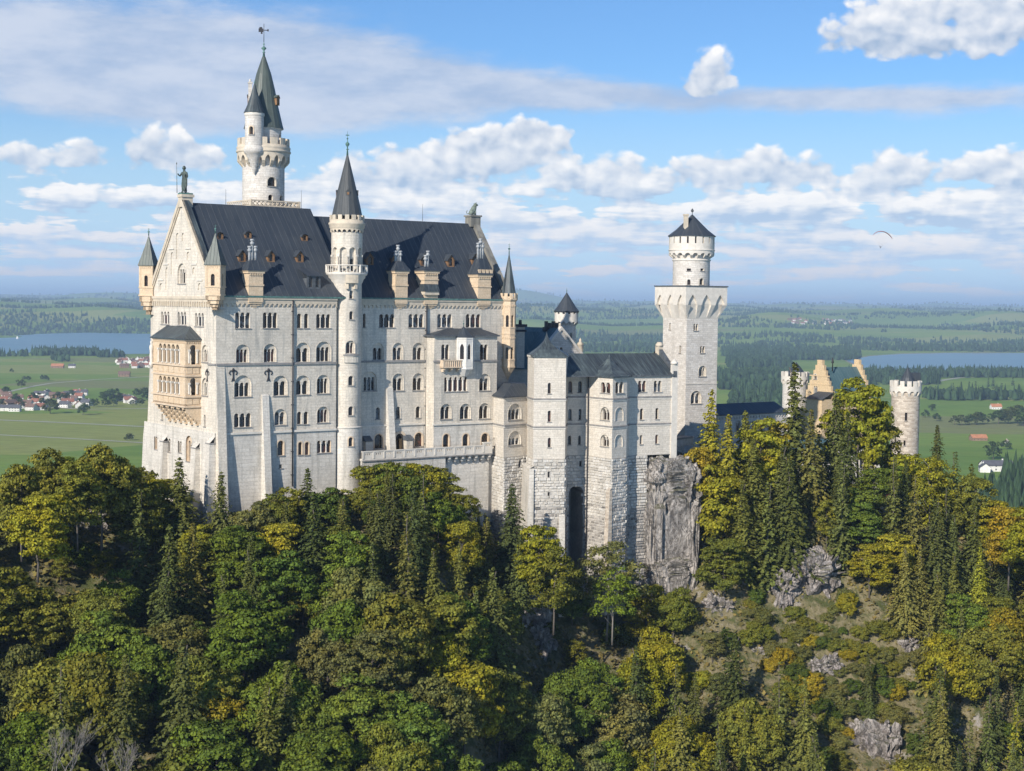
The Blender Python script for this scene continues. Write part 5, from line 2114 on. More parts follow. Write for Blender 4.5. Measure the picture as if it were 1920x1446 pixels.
# dark gable parapet on the right-hand end of the roof
mb.build('wall', ['limestone_bower', 'string_stone', 'trim_stone'], bw)
f = Fr.between(PE[0], PE[1])
mb = MB()
zr = f.out(-5.5).pix(1180, 662.5)[1]
A = [f.w(f.L - .2, .3, ZD + .1), f.w(f.L - .2, -5.5, zr + .6), f.w(f.L - .2, -11, ZD + .1)]
B = [p - f.e * .75 for p in A]
up = Vector((0, 0, .55))
mb.add([B[0] + up, A[0] + up, A[1] + up, B[1] + up])
mb.add([B[1] + up, A[1] + up, A[2] + up, B[2] + up])
mb.add([B[0] - up, B[0] + up, B[1] + up, B[1] - up][::-1])
mb.add([A[0] - up, A[1] - up, A[1] + up, A[0] + up][::-1])
mb.add([A[0] - up, A[0] + up, B[0] + up, B[0] - up])
mb.add([A[1] - up, A[1] + up, A[2] + up, A[2] - up])
p = (A[1] + B[1]) / 2
fbox(mb, Fr(p, f.a), -.55, .55, -.55, .55, zr - 1, zr + 1.3, 1, True)
lathe(mb, p, [(.75, zr + 1.3), (.75, zr + 1.6), (.4, zr + 2.1)], 10, 1)
mb.build('parapet', ['lead', 'cornice_stone'], bw)
# roofs
mb = MB()
ux0 = f.pix(1106, 700)[0] - 6
eo = .45
q4(mb, f, [(ux0, eo, ZD), (f.L - .8, eo, ZD), (f.L - .8, -5.5, zr), (ux0 + 1, -5.5, zr)])
q4(mb, f, [(ux0, eo, ZD - .22), (f.L - .8, eo, ZD - .22), (f.L - .8, eo, ZD), (ux0, eo, ZD)], 1)
q4(mb, f, [(f.L - .8, -5.5, zr), (f.L - .8, -11, ZD), (ux0, -11, ZD), (ux0 + 1, -5.5, zr)])
mb.add([f.w(ux0, -11, ZD), f.w(ux0, eo, ZD), f.w(ux0 + 1, -5.5, zr)])
mb.build('roof', ['patina_sheet', 'lead'], bw)
mb = MB()                                        # bell-shaped roof of the bay
Lp = [PD[0], PD[1], PD[2], PD[3]]
cen = (PD[0] + PD[3]) / 2 - f.n * .8
ap = at(1143, 664, cen.y - 1.6)
L2 = [tuple((cen + (p - cen) * 1.09).xy) for p in Lp]
back = cen - f.n * 4
L2 = L2 + [tuple((back + f.e * 3).xy), tuple((back - f.e * 3).xy)]
roofpoly(mb, L2, ZD + .03, [(ap.x, ap.y)], ap.z, 0, .4, .25, 8)
mb.build('bay_roof', ['patina_sheet'], bw)
mb = MB()                                        # stair block roof
cen = (PB[0] + PB[1] + PB[2] + PB[3]) / 4
Lb = [tuple((cen + (p - cen) * 1.1).xy) for p in (PB[1], PB[2])]
bk = PB[3] + Vector((0.2, 1.6, 0))
bl = PB[0] + Vector((-.2, 1.6, 0))
Lb += [tuple(bk.xy), tuple(bl.xy)]
apx = at(1025, 622, cen.y + .8)
roofpoly(mb, Lb, ZBB + .03, [(apx.x, apx.y)], apx.z, 0, .5, .25, 8)
sr = mb.build('stair_roof', ['patina_sheet'], bw)
mb = MB()
prism(mb, [tuple(PB[3].xy), tuple((PB[3] + Vector((0, 3, 0))).xy), tuple((PB[0] + Vector((0, 3, 0))).xy), tuple(PB[0].xy)], ZRU, ZBB)
mb.build('back_wall', ['limestone_bower'], bw)
mb = MB()                                        # low roof of the first bay
cen = (PA[0] + PA[2]) / 2 + Vector((0, 1.5, 0))
La = [tuple((cen + (p - cen) * 1.1).xy) for p in PA] + [tuple((PA[2] + Vector((1, 5, 0))).xy), tuple((PA[0] + Vector((0, 5, 0))).xy)]
zt_ = at(965, 719, 283).z
T_ = [tuple((cen + (Vector((*p, 0)) - cen) * .5 + Vector((.8, .6, 0))).xy) for p in La]
roofpoly(mb, La, ZA + .03, T_, zt_, 0, .1, .2, 4)
mb.add([(*p, zt_) for p in T_])
mb.build('bay_roof', ['slate_sheet'], bw)
# downpipes
for L, i, x in ((PA, 2, 989), (PD, 0, 1103)):
    m = MB()
    p = L[i] + Vector((-.1, -.45, 0))
    tube(m, [(p.x, p.y, (ZA if x < 1000 else ZD) - .3), (p.x, p.y, -50)], .11, None, 6)
    m.build('downpipe', ['iron'], bw)

# ---- rusticated base: every block real
rnd = random.Random(5)


def rustic(mbs, f, L, z0, z1, batter, skip=(), zdark=-37.5):
    z = z1
    bk = MB()
    row = 0
    while z > z0 + .2:
        h = rnd.uniform(.44, .66)
        u = -.02 - rnd.random() * .6
        v = (z1 - z) * batter
        dk = z < zdark + rnd.uniform(-2, 2)
        while u < L:
            w_ = rnd.uniform(.6, 1.5) * (.85 if dk else 1)
            a, b = max(u, -.02), min(u + w_, L + .02)
            u += w_
            if b - a < .22:
                continue
            ca, cb_ = (a + b) / 2, z - h / 2
            if any(x0 < ca < x1 and y0 < cb_ < y1 for x0, x1, y0, y1 in skip):
                continue
            mb = mbs[1 if dk else 0]
            j = .035 if not dk else .06
            j2 = j + .05
            vo = v + rnd.uniform(.06, .24) * (1 if not dk else .8)
            jz = rnd.uniform(-.03, .03)
            P = [(a + j, v, z - h + j + jz), (b - j, v, z - h + j), (b - j, v, z - j), (a + j, v, z - j + jz)]
            Q = [(a + j2 + rnd.random() * .06, vo, z - h + j2), (b - j2, vo + rnd.uniform(-.03, .03), z - h + j2 + rnd.random() * .06), (b - j2 - rnd.random() * .06, vo, z - j2), (a + j2, vo, z - j2 - rnd.random() * .05)]
            k = len(mb.v)
            mb.v += [tuple(f.w(*p)) for p in P + Q]
            mb.idx([k + 4, k + 5, k + 6, k + 7])
            for i in range(4):
                mb.idx([k + i, k + (i + 1) % 4, k + 4 + (i + 1) % 4, k + 4 + i])
        z -= h
        row += 1


R1, R2_, BK = MB(), MB(), MB()
ZF = -56.0
SK = {}
arch_f = None
for f, L in RUS:
    hole = []
    skip = []
    p0 = f.w(0, 0, 0)
    if (Vector((p0.x, p0.y, 0)) - PC[0]).length < .1:
        arch_f = f
        u0, u1, z0, z1 = f.rect(1066, 1092.5, 911, 1075)
        hole = [arc(u0, u1, ZF + 1, z1, 'round', 10)]
        skip = [(u0 - .1, u1 + .1, ZF, z1 - .3)]
        AR = hole[0]
    # window slots in the base
    for x0, x1, y0, y1 in ((972, 977, 864.5, 876), (1086, 1090.5, 864, 875), (1026.5, 1030.5, 885, 896), (1026.5, 1030.5, 923, 934)):
        u0, u1, z0, z1 = f.rect(x0, x1, y0, y1)
        if 0.2 < u0 and u1 < L - .2 and abs(f.w(u0, 0, 0).x / f.w(u0, 0, 0).y * FPX + 960 - x0) < 3:
            hole.append([(u0, z0), (u1, z0), (u1, z1), (u0, z1)])
            skip.append((u0 - .25, u1 + .25, z0 - .1, z1 + .1))
    bt = .045
    # backing skin between the joints
    wallface(BK, f, [(0, ZF), (L, ZF), (L, ZRU), (0, ZRU)], hole, 0.0)
    for h in hole:
        reveal(BK, f, h, .1, -1.0 if len(h) > 4 else -.5)
    q4(BK, f, [(0, 0, ZRU), (L, 0, ZRU), (L, .12, ZRU + .02), (0, .12, ZRU + .02)], 0)
    for h in hole:
        if len(h) == 4:
            m = MB()
            wallface(m, f, h, [], -.4)
            m.build('base_slot', ['dark_opening'], bw)
    rustic((R1, R2_), f, L, ZF, ZRU, bt * 0, skip)
fE = Fr.between(PE[0], PE[1])
wallface(BK, fE, [(0, ZF), (4.2, ZF), (4.2, ZRU), (0, ZRU)], [], -.15)
rustic((R1, R2_), fE, 4.2, ZF, ZRU, 0, ())
bs = BK.build('base_wall', ['mortar'], bw)
R1.build('rusticated_blocks', ['rustic'], bs)
R2_.build('rubble_blocks', ['rubble'], bs)
m = MB()                                          # tall dark arch passage
reveal(m, arch_f, AR, -.2, -7)
wallface(m, arch_f, AR, [], -7)
m.build('arch_passage', ['rubble'], bw)


def but2(f, x0, x1, yt, yb, vt, vb_, mat):
    u0, u1 = f.pix(x0, yt + 30)[0], f.pix(x1, yt + 30)[0]
    zt_, zb2 = f.pix(x0, yt)[1], -56
    m = MB()
    q4(m, f, [(u0, vb_, zb2), (u1, vb_, zb2), (u1, vt, zt_), (u0, vt, zt_)])
    m.add([f.w(u0, -.1, zb2), f.w(u0, vb_, zb2), f.w(u0, vt, zt_), f.w(u0, -.1, zt_)])
    m.add([f.w(u1, vb_, zb2), f.w(u1, -.1, zb2), f.w(u1, -.1, zt_), f.w(u1, vt, zt_)])
    m.add([f.w(u0, vt, zt_), f.w(u1, vt, zt_), f.w(u1, -.05, zt_ + .4), f.w(u0, -.05, zt_ + .4)])
    m.build('buttress', [mat], bw)


fb = Fr.between(PB[1], PB[2])
but2(Fr.between(PB[0], PB[1]), 986, 1000, 871, 990, .7, 1.6, 'limestone_base')
but2(fb, 1047, 1058, 968, 1060, .4, 1.2, 'limestone_base')
fd = Fr.between(PD[0], PD[1])
but2(fd, 1140, 1147, 918, 1060, .5, 1.3, 'pale_blocks')

# ================================================================== GATEHOUSE SIDE
gw = thing('gallery_wing', tuple(at(1415, 800, 352).xy) + (-38,), 'low pale gallery building with arched niches and flat dark roof right of the square tower', 'building')
f = Fr.between(at(1340, 790, 344), at(1475, 790, 358))
f.o.z = 0
mb = MB()
H = []
u0 = f.pix(1372, 790)[0]
for k in range(6):
    x = 1380 + k * 15
    win(gw, f, H, x, x + 8.5, 789, 812, niche=True, n=2, top=.8)
zt_, zr = f.pix(1410, 775)[1], f.pix(1410, 760)[1]
wallface(mb, f, [(0, -44), (f.L, -44), (f.L, zt_), (0, zt_)], H)
mb.add([f.w(0, -8, -44), f.w(0, 0, -44), f.w(0, 0, zt_), f.w(0, -8, zt_)])
fbox(mb, f, 0, f.L, 0, .25, zt_ - .35, zt_ - .02, 1)
n = 26
corbels(mb, f, 0, f.L, .2, zt_ - 1.2, zt_ - .85, zt_ - .35, n, 'round', .34, 1)
mb.build('wall', ['tower_stone', 'trim_stone'], gw)
mb = MB()
q4(mb, f, [(-.5, .6, zt_), (f.L, .6, zt_), (f.L, -4, zr + .3), (-.5, -4, zr + .3)])
q4(mb, f, [(f.L, -4, zr + .3), (f.L, -8, zt_), (-.5, -8, zt_), (-.5, -4, zr + .3)])
q4(mb, f, [(-.5, .6, zt_ - .2), (f.L, .6, zt_ - .2), (f.L, .6, zt_), (-.5, .6, zt_)])
mb.build('roof', ['slate_sheet'], gw)

gh = thing('gatehouse', tuple(at(1545, 780, 392).xy) + (-40,), 'yellow brick gatehouse with stepped gables and teal copper roof among the trees', 'building')
f = Fr.between(at(1511, 740, 396), at(1561, 740, 388))
f.o.z = 0
HZ = lambda y: -(y - eye(1540)) / FPX * 388
GWd = f.L
mb = MB()
H = []
win(gh, f, H, 1525.5, 1532.5, 724, 741, n=2)
win(gh, f, H, 1518, 1521.5, 734, 741)
win(gh, f, H, 1539, 1543, 734, 741)
win(gh, f, H, 1526.5, 1531.5, 702, 711)
st_ = [(0, -46), (GWd, -46)]
ns = 6
zs0, zs1 = HZ(740), HZ(676)
for k in range(ns + 1):
    u = GWd - (GWd * .5 - .9) * k / ns
    z = zs0 + (zs1 - zs0) * (k + .6) / (ns + .6)
    st_.append((u, z))
    if k < ns:
        st_.append((GWd - (GWd * .5 - .9) * (k + 1) / ns, z))
L_ = [(GWd - u, z) for u, z in st_[2:]]
st_ += L_[::-1]
wallface(mb, f, st_, H)
wallface(mb, f, st_, [], -.8, 0, True)
reveal(mb, f, st_[1:], 0, -.8, 0, True)
mb.add([f.w(GWd, 0, -46), f.w(GWd, -13, -46), f.w(GWd, -13, HZ(738)), f.w(GWd, 0, HZ(738))])
mb.add([f.w(0, -13, -46), f.w(0, 0, -46), f.w(0, 0, HZ(738)), f.w(0, -13, HZ(738))])
wallface(mb, f, st_, [], -13)
wallface(mb, f, st_, [], -13.8, 0, True)
reveal(mb, f, st_[1:], -13, -13.8, 0, True)
for y in (742, 722, 706):
    fbox(mb, f, .2 + (742 - y) * .03, GWd - .2 - (742 - y) * .03, 0, .1, HZ(y) - .15, HZ(y) + .1)
mb.build('wall', ['yellow_brick'], gh)
mb = MB()
zz_ = HZ(690)
mb.add([f.w(GWd + .4, -.8, HZ(741)), f.w(GWd + .4, -13, HZ(741)), f.w(GWd / 2, -13, zz_), f.w(GWd / 2, -.8, zz_)])
mb.add([f.w(-.4, -13, HZ(741)), f.w(-.4, -.8, HZ(741)), f.w(GWd / 2, -.8, zz_), f.w(GWd / 2, -13, zz_)])
mb.build('roof', ['teal_sheet'], gh)
mb = MB()
q = f.w(GWd / 2 + 1.5, -3, 0)
lathe(mb, q, [(.15, zz_ - 1), (.12, zz_ + 1), (.35, zz_ + 1.2), (.25, zz_ + 1.8), (.03, zz_ + 2.6)], 8)
mb.build('finial', ['iron'], gh)
mb = MB()
g = f.out(4.0)
a0, a1 = g.pix(1512, 760)[0], g.pix(1541, 760)[0]
fbox(mb, f, a0, a1, 0, 4, -46, g.pix(1520, 748)[1], 0)
q4(mb, f, [(a0 - .4, 4.4, g.pix(1520, 748)[1]), (a1 + .4, 4.4, g.pix(1520, 748)[1]), (a1, 0, g.pix(1520, 735)[1]), (a0, 0, g.pix(1520, 735)[1])], 1)
mb.build('porch', ['yellow_brick', 'slate_sheet'], gh)


def round_tower(name, label, px, D, r_px, ytop, ymer, ycorb, ybot, cone, wins, mat, dens=15):
    c = at(px, 700, D)
    c = Vector((c.x, c.y, 0))
    R = r_px / FPX * D
    Z = lambda y: -(y - eye(px)) / FPX * (D - R)
    t = thing(name, (c.x, c.y, -46), label, 'tower')
    cy = Cy(c, R)
    m = MB()
    H = []
    for w_ in wins:
        win(t, cy, H, *w_, kind='rect', glass='dark_opening')
    wallface(m, cy, [(-PI * R, -48), (PI * R, -48), (PI * R, Z(ycorb - 13)), (-PI * R, Z(ycorb - 13))], H)
    m.build('shaft', [mat], t)
    m = MB()
    vo = R * .13
    corbels(m, cy, -PI * R, PI * R, vo, Z(ycorb), Z(ycorb - 6), Z(ycorb - 14), dens, 'round', .34)
    co = Cy(c, R + vo)
    wallface(m, co, [(-PI * co.R, Z(ycorb - 14)), (PI * co.R, Z(ycorb - 14)), (PI * co.R, Z(ymer)), (-PI * co.R, Z(ymer))])
    lathe(m, c, [(co.R, Z(ymer)), (co.R - .5, Z(ymer)), (co.R - .5, Z(ycorb - 12)), (.1, Z(ycorb - 12))], 30, 0, True, False)
    merlons(m, co, -PI * co.R, PI * co.R, -.5, 0, Z(ymer), Z(ytop), 14, .62)
    m.build('battlements', ['trim_stone'], t)
    m = MB()
    q = at(cone[0], cone[1], D)
    lathe(m, q, [(cone[2], Z(cone[3])), (cone[2] * .72, Z(cone[3] - (cone[3] - cone[1]) * .4)), (.06, Z(cone[1]))], 12, 0, False, False)
    m.build('cone_roof', ['slate_sheet'], t)
    return t, c, Z


rtw, c, Z = round_tower('gate_tower', 'round pale sandstone tower with battlements at the right end of the castle', 1699, 372, 26, 715, 725, 744, 850,
                        (1702, 690, 2.0, 722), [(1696.5, 1701.5, 774, 789), (1694, 1698, 826, 836)], 'pale_blocks')
m = MB()
q = at(1714, 712, 374)
fbox(m, Fr(q, .2), -1.2, 1.2, -1, 1, Z(722), Z(700), 0, True)
m.build('roof_hatch', ['slate_sheet'], rtw)
round_tower('gate_tower', 'white round tower top half hidden by the tall spruce beside the yellow gable', 1491, 402, 23, 698, 706, 722, 800, (1493, 680, 2.6, 706), [], 'tower_stone', 13)

# white lower gate building glimpsed between the trunks
lgt = thing('gate_lodge', tuple(at(1590, 860, 350).xy) + (-44,), 'low white building with blue grey roof glimpsed between tree trunks below the yellow gatehouse', 'building')
f = Fr.between(at(1490, 860, 346), at(1650, 860, 356))
m = MB()
z0, z1 = -50, f.pix(1570, 842)[1]
H = []
for x in (1530, 1560, 1590, 1612, 1634):
    win(lgt, f, H, x, x + 8, 858, 878)
wallface(m, f, [(0, z0), (f.L, z0), (f.L, z1), (0, z1)], H)
fbox(m, f, f.L - .01, f.L + .01, -8, 0, z0, z1)
m.build('wall', ['trim_stone'], lgt)
m = MB()
zr = f.pix(1570, 826)[1]
q4(m, f, [(-.4, .5, z1), (f.L + .4, .5, z1), (f.L, -4, zr), (0, -4, zr)])
q4(m, f, [(f.L, -4, zr), (f.L + .4, -8, z1), (-.4, -8, z1), (0, -4, zr)])
m.build('roof', ['teal_sheet'], lgt)
br = thing('safety_fence', tuple(at(1662, 925, 338).xy) + (-46,), 'orange red safety fence at the cliff edge below the round gate tower', 'fence')
m = MB()
f = Fr.between(at(1648, 935, 338), at(1674, 925, 340))
zf = f.pix(1655, 935)[1]
for k in range(7):
    u = f.L * k / 6
    fcyl(m, f, u, 0, .06, zf - 2, zf + 1.1, 6)
m.build('post', ['iron'], br)
m = MB()
for k in range(5):
    fbox(m, f, 0, f.L, -.02, .02, zf + .1 + k * .2, zf + .22 + k * .2, 0, True)
m_plain('orange_net', (0.65, 0.13, 0.05, 1), (0.5, 0.1, 0.04, 1))
m.build('net', ['orange_net'], br)
# roofed bridge stub between bower and cliff top
fp = thing('footbridge', tuple(at(1282, 835, 296).xy) + (-28,), 'grey covered footbridge between the white wing and the trees', 'bridge')
m = MB()
f = Fr.between(at(1266, 840, 291), at(1300, 840, 296))
fbox(m, f, 0, f.L, -2.2, 0, f.pix(1275, 838)[1], f.pix(1275, 824)[1], 0, True)
fbox(m, f, -.1, f.L, -2.4, .2, f.pix(1275, 824)[1], f.pix(1275, 821)[1], 1, True)
m.build('deck', ['string_stone', 'lead'], fp)
m = MB()
fbox(m, f, 0, 1.0, -2.2, -.1, -34, f.pix(1275, 838)[1], 0, True)
m.build('pier', ['rubble'], fp)


# ================================================================== STATUES
def skin_figure(name, nodes, links, mat, parent=None, sub=2, **tags):
    """one continuous body grown round a skeleton"""
    me = bpy.data.meshes.new(name)
    me.from_pydata([n[0] for n in nodes], links, [])
    o = bpy.data.objects.new(name, me)
    COL.objects.link(o)
    s = o.modifiers.new('skin', 'SKIN')
    if not me.skin_vertices:
        me.skin_vertices.new(name='')
    for i, n in enumerate(nodes):
        me.skin_vertices[0].data[i].radius = (n[1], n[1]) if not isinstance(n[1], tuple) else n[1]
    me.skin_vertices[0].data[0].use_root = True
    u = o.modifiers.new('sub', 'SUBSURF')
    u.levels = sub
    u.render_levels = sub
    me.materials.append(MATS[mat])
    if parent:
        o.parent = parent
    for a, b in tags.items():
        o[a] = b
    return o


kp = FG.w(hw, -.4, ZR + 1.55)
kn = thing('knight_statue', tuple(kp), 'green bronze statue of a standing knight with lance and shield on the left gable peak', 'statue')
kn.rotation_euler = (0, 0, rad(-30))
S = 4.4 / 1.85
N = [((0, 0, .95), (.17, .13)), ((0, 0, 1.15), (.15, .11)), ((0, -.01, 1.38), (.20, .13)), ((0, 0, 1.52), .075), ((0, -.02, 1.66), .10), ((0, -.02, 1.78), .09),
     ((-.10, 0, .88), .12), ((-.12, -.05, .50), .085), ((-.13, -.02, .10), .06), ((-.13, -.16, .04), .05),
     ((.10, 0, .88), .12), ((.13, -.02, .50), .085), ((.15, .05, .10), .06), ((.17, -.09, .04), .05),
     ((-.22, 0, 1.42), .075), ((-.34, -.06, 1.18), .06), ((-.40, -.20, 1.32), .05), ((-.41, -.23, 1.38), .045),
     ((.22, 0, 1.42), .075), ((.30, .0, 1.15), .06), ((.28, -.16, .95), .05), ((.27, -.2, .92), .045)]
LK = [(0, 1), (1, 2), (2, 3), (3, 4), (4, 5), (0, 6), (6, 7), (7, 8), (8, 9), (0, 10), (10, 11), (11, 12), (12, 13), (2, 14), (14, 15), (15, 16), (16, 17), (2, 18), (18, 19), (19, 20), (20, 21)]
N = [(tuple(q * S for q in p), tuple(k * S for k in (r if isinstance(r, tuple) else (r, r)))) for p, r in N]
skin_figure('body', N, LK, 'bronze', kn)
m = MB()
tube(m, [(-.45 * S, -.25 * S, 0), (-.47 * S, -.26 * S, 2.05 * S)], .022 * S, .012 * S, 6)
lathe(m, (-.47 * S, -.26 * S, 0), [(.045 * S, 2.02 * S), (.005, 2.2 * S)], 6)
o = m.build('lance', ['bronze'])
o.parent = kn
m = MB()
sh = [(-.20, .95), (.24, .98), (.24, .5), (.02, .04), (-.2, .45)]
for v, fl in ((-.30, False), (-.24, True)):
    P = [(.26 * S + q[0] * S, v * S - (0 if fl else .05 * S * (1 - abs(q[0]) * 3)), q[1] * S) for q in sh]
    m.add(P if not fl else P[::-1])
for i in range(5):
    a, b = sh[i], sh[(i + 1) % 5]
    m.add([(.26 * S + a[0] * S, -.24 * S, a[1] * S), (.26 * S + b[0] * S, -.24 * S, b[1] * S), (.26 * S + b[0] * S, -.30 * S, b[1] * S), (.26 * S + a[0] * S, -.30 * S, a[1] * S)])
o = m.build('shield', ['bronze'])
o.parent = kn
m = MB()
lathe(m, (0, -.02 * S, 0), [(.125 * S, 1.68 * S), (.13 * S, 1.76 * S), (.10 * S, 1.86 * S), (.02 * S, 1.92 * S)], 10)
o = m.build('helmet', ['bronze'])
o.parent = kn
m = MB()
lathe(m, (0, 0, 0), [(.36 * S, -.05), (.36 * S, .03 * S)], 8)
o = m.build('plinth', ['bronze'])
o.parent = kn

lp = FW.w(UE - .6, vm, ZR2 + 1.6)
ln = thing('lion_statue', tuple(lp), 'weathered stone lion sitting on the right end of the palace ridge', 'statue')
ln.rotation_euler = (0, 0, A36 - .2)
K = 1.25
# faces +x; sits on its haunches
N = [((-.35, 0, .42), (.38, .40)), ((-.10, 0, .80), (.36, .36)), ((.18, 0, 1.12), (.36, .36)), ((.30, 0, 1.42), (.30, .32)), ((.48, 0, 1.66), (.28, .27)), ((.70, 0, 1.58), (.16, .17)), ((.82, 0, 1.52), .11),
     ((-.30, .28, .32), .24), ((.05, .34, .30), .15), ((-.02, .32, .08), .10), ((.22, .32, .06), .09),
     ((-.30, -.28, .32), .24), ((.05, -.34, .30), .15), ((-.02, -.32, .08), .10), ((.22, -.32, .06), .09),
     ((.32, .17, .80), .14), ((.36, .17, .40), .10), ((.36, .17, .08), .09), ((.50, .17, .05), .09),
     ((.32, -.17, .80), .14), ((.36, -.17, .40), .10), ((.36, -.17, .08), .09), ((.50, -.17, .05), .09),
     ((-.70, 0, .22), .09), ((-.95, .1, .20), .06), ((-1.02, .12, .50), .05), ((-.9, .1, .75), .08)]
LK = [(0, 1), (1, 2), (2, 3), (3, 4), (4, 5), (5, 6), (0, 7), (7, 8), (8, 9), (9, 10), (0, 11), (11, 12), (12, 13), (13, 14), (2, 15), (15, 16), (16, 17), (17, 18), (2, 19), (19, 20), (20, 21), (21, 22), (0, 23), (23, 24), (24, 25), (25, 26)]
N = [(tuple(q * K for q in p), tuple(k * K for k in (r if isinstance(r, tuple) else (r, r)))) for p, r in N]
skin_figure('body', N, LK, 'lion_stone', ln)
m = MB()
for k in range(26):                                # mane locks and ears
    t = k * 2.4
    rr_ = .30 + .04 * (k % 3)
    b = Vector((.34 + .10 * math.cos(k * 1.7), rr_ * math.cos(t), 1.52 + rr_ * math.sin(t)))
    tube(m, [b * K, (b + Vector((-.06, .10 * math.cos(t), -.16 + .08 * math.sin(t)))) * K], .10 * K, .02, 5)
for s in (-1, 1):
    tube(m, [Vector((.46, s * .17, 1.84)) * K, Vector((.44, s * .22, 1.98)) * K], .07 * K, .02, 5)
o = m.build('mane', ['lion_stone'])
o.parent = ln
# ================================================================== THE VALLEY
ZV = -155.0


def smst(a, b, x):
    t = np.clip((x - a) / (b - a), 0, 1)
    return t * t * (3 - 2 * t)


_rng = np.random.RandomState(3)
_WAV = [(_rng.uniform(-1, 1), _rng.uniform(-1, 1), _rng.uniform(0, 6.28)) for _ in range(10)]


def hills(x, y):
    """smooth rolling relief, about -1..1"""
    s = 0
    for i, (a, b, p) in enumerate(_WAV):
        k = 2 * PI / (3800.0 / (1 + i * .55))
        n = math.hypot(a, b)
        s = s + np.sin((a * x + b * y) / n * k + p) / (1 + i * .45)
    return s / 2.4


def ground_z(x, y):
    D = np.hypot(x, y)
    a = x / np.maximum(y, 1)
    z = ZV + smst(6200, 13000, D) * 112 + smst(13000, 30000, D) * 66
    z = z + hills(x, y) * 58 * smst(5600, 8500, D)
    z = z + 75 * np.exp(-((a - .165) / .035) ** 2 - ((D - 9000) / 1100) ** 2)
    z = z + 170 * np.exp(-((a - .008) / .028) ** 2 - ((D - 24000) / 2500) ** 2)
    z = z + 55 * np.exp(-((a + .235) / .05) ** 2 - ((D - 22000) / 2500) ** 2)
    z = z + 45 * np.exp(-((a + .30) / .08) ** 2 - ((D - 9500) / 1300) ** 2)
    return z


def ground_hit(px, py):
    d = ray(px, py)
    lo = None
    D = 700.0
    while D < 40000:
        if d.z * D < float(ground_z(np.float64(d.x * D), np.float64(D))):
            return d.x * D, D, float(ground_z(np.float64(d.x * D), np.float64(D)))
        D *= 1.004
    return None


# ground material: patchwork of meadows
m, nt, b, o = new_mat('meadow')
ob = coords(nt, 'Object')
wob = noisex(nt, ob, 0.0016, 3, 0.5, out=1)
wv = nt.nodes.new('ShaderNodeVectorMath')
wv.operation = 'MULTIPLY_ADD'
nt.links.new(wob.v, wv.inputs[0])
wv.inputs[1].default_value = (260, 260, 0)
nt.links.new(ob, wv.inputs[2])
vo_ = nt.nodes.new('ShaderNodeTexVoronoi')
vo_.inputs['Scale'].default_value = 1.0
nt.links.new(scalev(nt, wv.outputs[0], (0.0017, 0.0042, 0.0)), vo_.inputs['Vector'])
r_, g_, b_ = sepv(nt, vo_.outputs['Color'])
n1 = noisex(nt, scalev(nt, ob, (1, 2.6, 0)), 0.004, 6, 0.6)
n2 = noisex(nt, scalev(nt, ob, (1, 5.0, 0)), 0.03, 4, 0.6)
col = mixc(nt, r_, (0.120, 0.205, 0.034, 1), (0.185, 0.265, 0.048, 1))
col = mixc(nt, g_.smooth(0.72, 0.78) * 0.8, col, (0.26, 0.27, 0.085, 1))
col = mixc(nt, b_.smooth(0.93, 0.95) * 0.7, col, (0.21, 0.19, 0.10, 1))
col = mixc(nt, n1.smooth(0.35, 0.7) * 0.45, col, (0.20, 0.245, 0.05, 1))
fv = n2.smooth(0.3, 0.7, 0.84, 1.14)
col = mixc(nt, 1.0, col, combine(nt, fv, fv, fv), 'MULTIPLY')
nt.links.new(col, b.inputs['Base Color'])
b.inputs['Roughness'].default_value = 1.0
b.inputs['Specular IOR Level'].default_value = 0.05

NA, ND = 240, 300
Ds = np.geomspace(190, 60000, ND)
As = np.linspace(-rad(58), rad(58), NA)
AA, DD = np.meshgrid(As, Ds)
XX, YY = np.sin(AA) * DD, np.cos(AA) * DD
ZZ = ground_z(XX, YY)
me = bpy.data.meshes.new('ground')
V = np.stack([XX, YY, ZZ], -1).reshape(-1, 3)
idx = np.arange(NA * ND).reshape(ND, NA)
F = np.stack([idx[:-1, :-1], idx[:-1, 1:], idx[1:, 1:], idx[1:, :-1]], -1).reshape(-1, 4)
me.from_pydata(V.tolist(), [], F.tolist())
me.materials.append(MATS['meadow'])
me.polygons.foreach_set('use_smooth', [True] * len(me.polygons))
go = bpy.data.objects.new('ground', me)
COL.objects.link(go)
go['kind'] = 'structure'


def sheet(name, pts, z, mat, dz=0.6):
    mb = MB()
    mb.v = [(p[0], p[1], z + dz) for p in pts]
    r = delaunay_2d_cdt([Vector(p) for p in pts], [(i, (i + 1) % len(pts)) for i in range(len(pts))], [], 1, 1e-4)
    mb.v = [(p[0], p[1], z + dz) for p in r[0]]
    for f in r[2]:
        mb.idx(list(f))
    o = mb.build(name, [mat])
    if o.data.polygons[0].normal.z < 0:
        o.data.flip_normals()
    o['kind'] = 'structure'
    return o


m, nt, b, o = new_mat('lake_water')
b.inputs['Base Color'].default_value = (0.020, 0.060, 0.090, 1)
b.inputs['Roughness'].default_value = 0.3
b.inputs['Specular IOR Level'].default_value = 0.22
ob = coords(nt, 'Object')
w1 = noisex(nt, scalev(nt, ob, (1, 1, 0)), 0.05, 4, 0.6)
w2 = noisex(nt, scalev(nt, ob, (0.3, 1, 0)), 0.004, 5, 0.6)
bump(nt, b, w1, 0.5, 1.2)
nt.links.new(mixc(nt, w2.smooth(.4, .65), (0.055, 0.150, 0.195, 1), (0.075, 0.185, 0.215, 1)), b.inputs['Base Color'])
m_plain('shore', (0.30, 0.27, 0.20, 1), (0.2, 0.2, 0.12, 1), 1.0, 0.02, 0)
m_plain('road_gravel', (0.36, 0.36, 0.28, 1), (0.30, 0.31, 0.22, 1), 0.95, 0.05, 0)


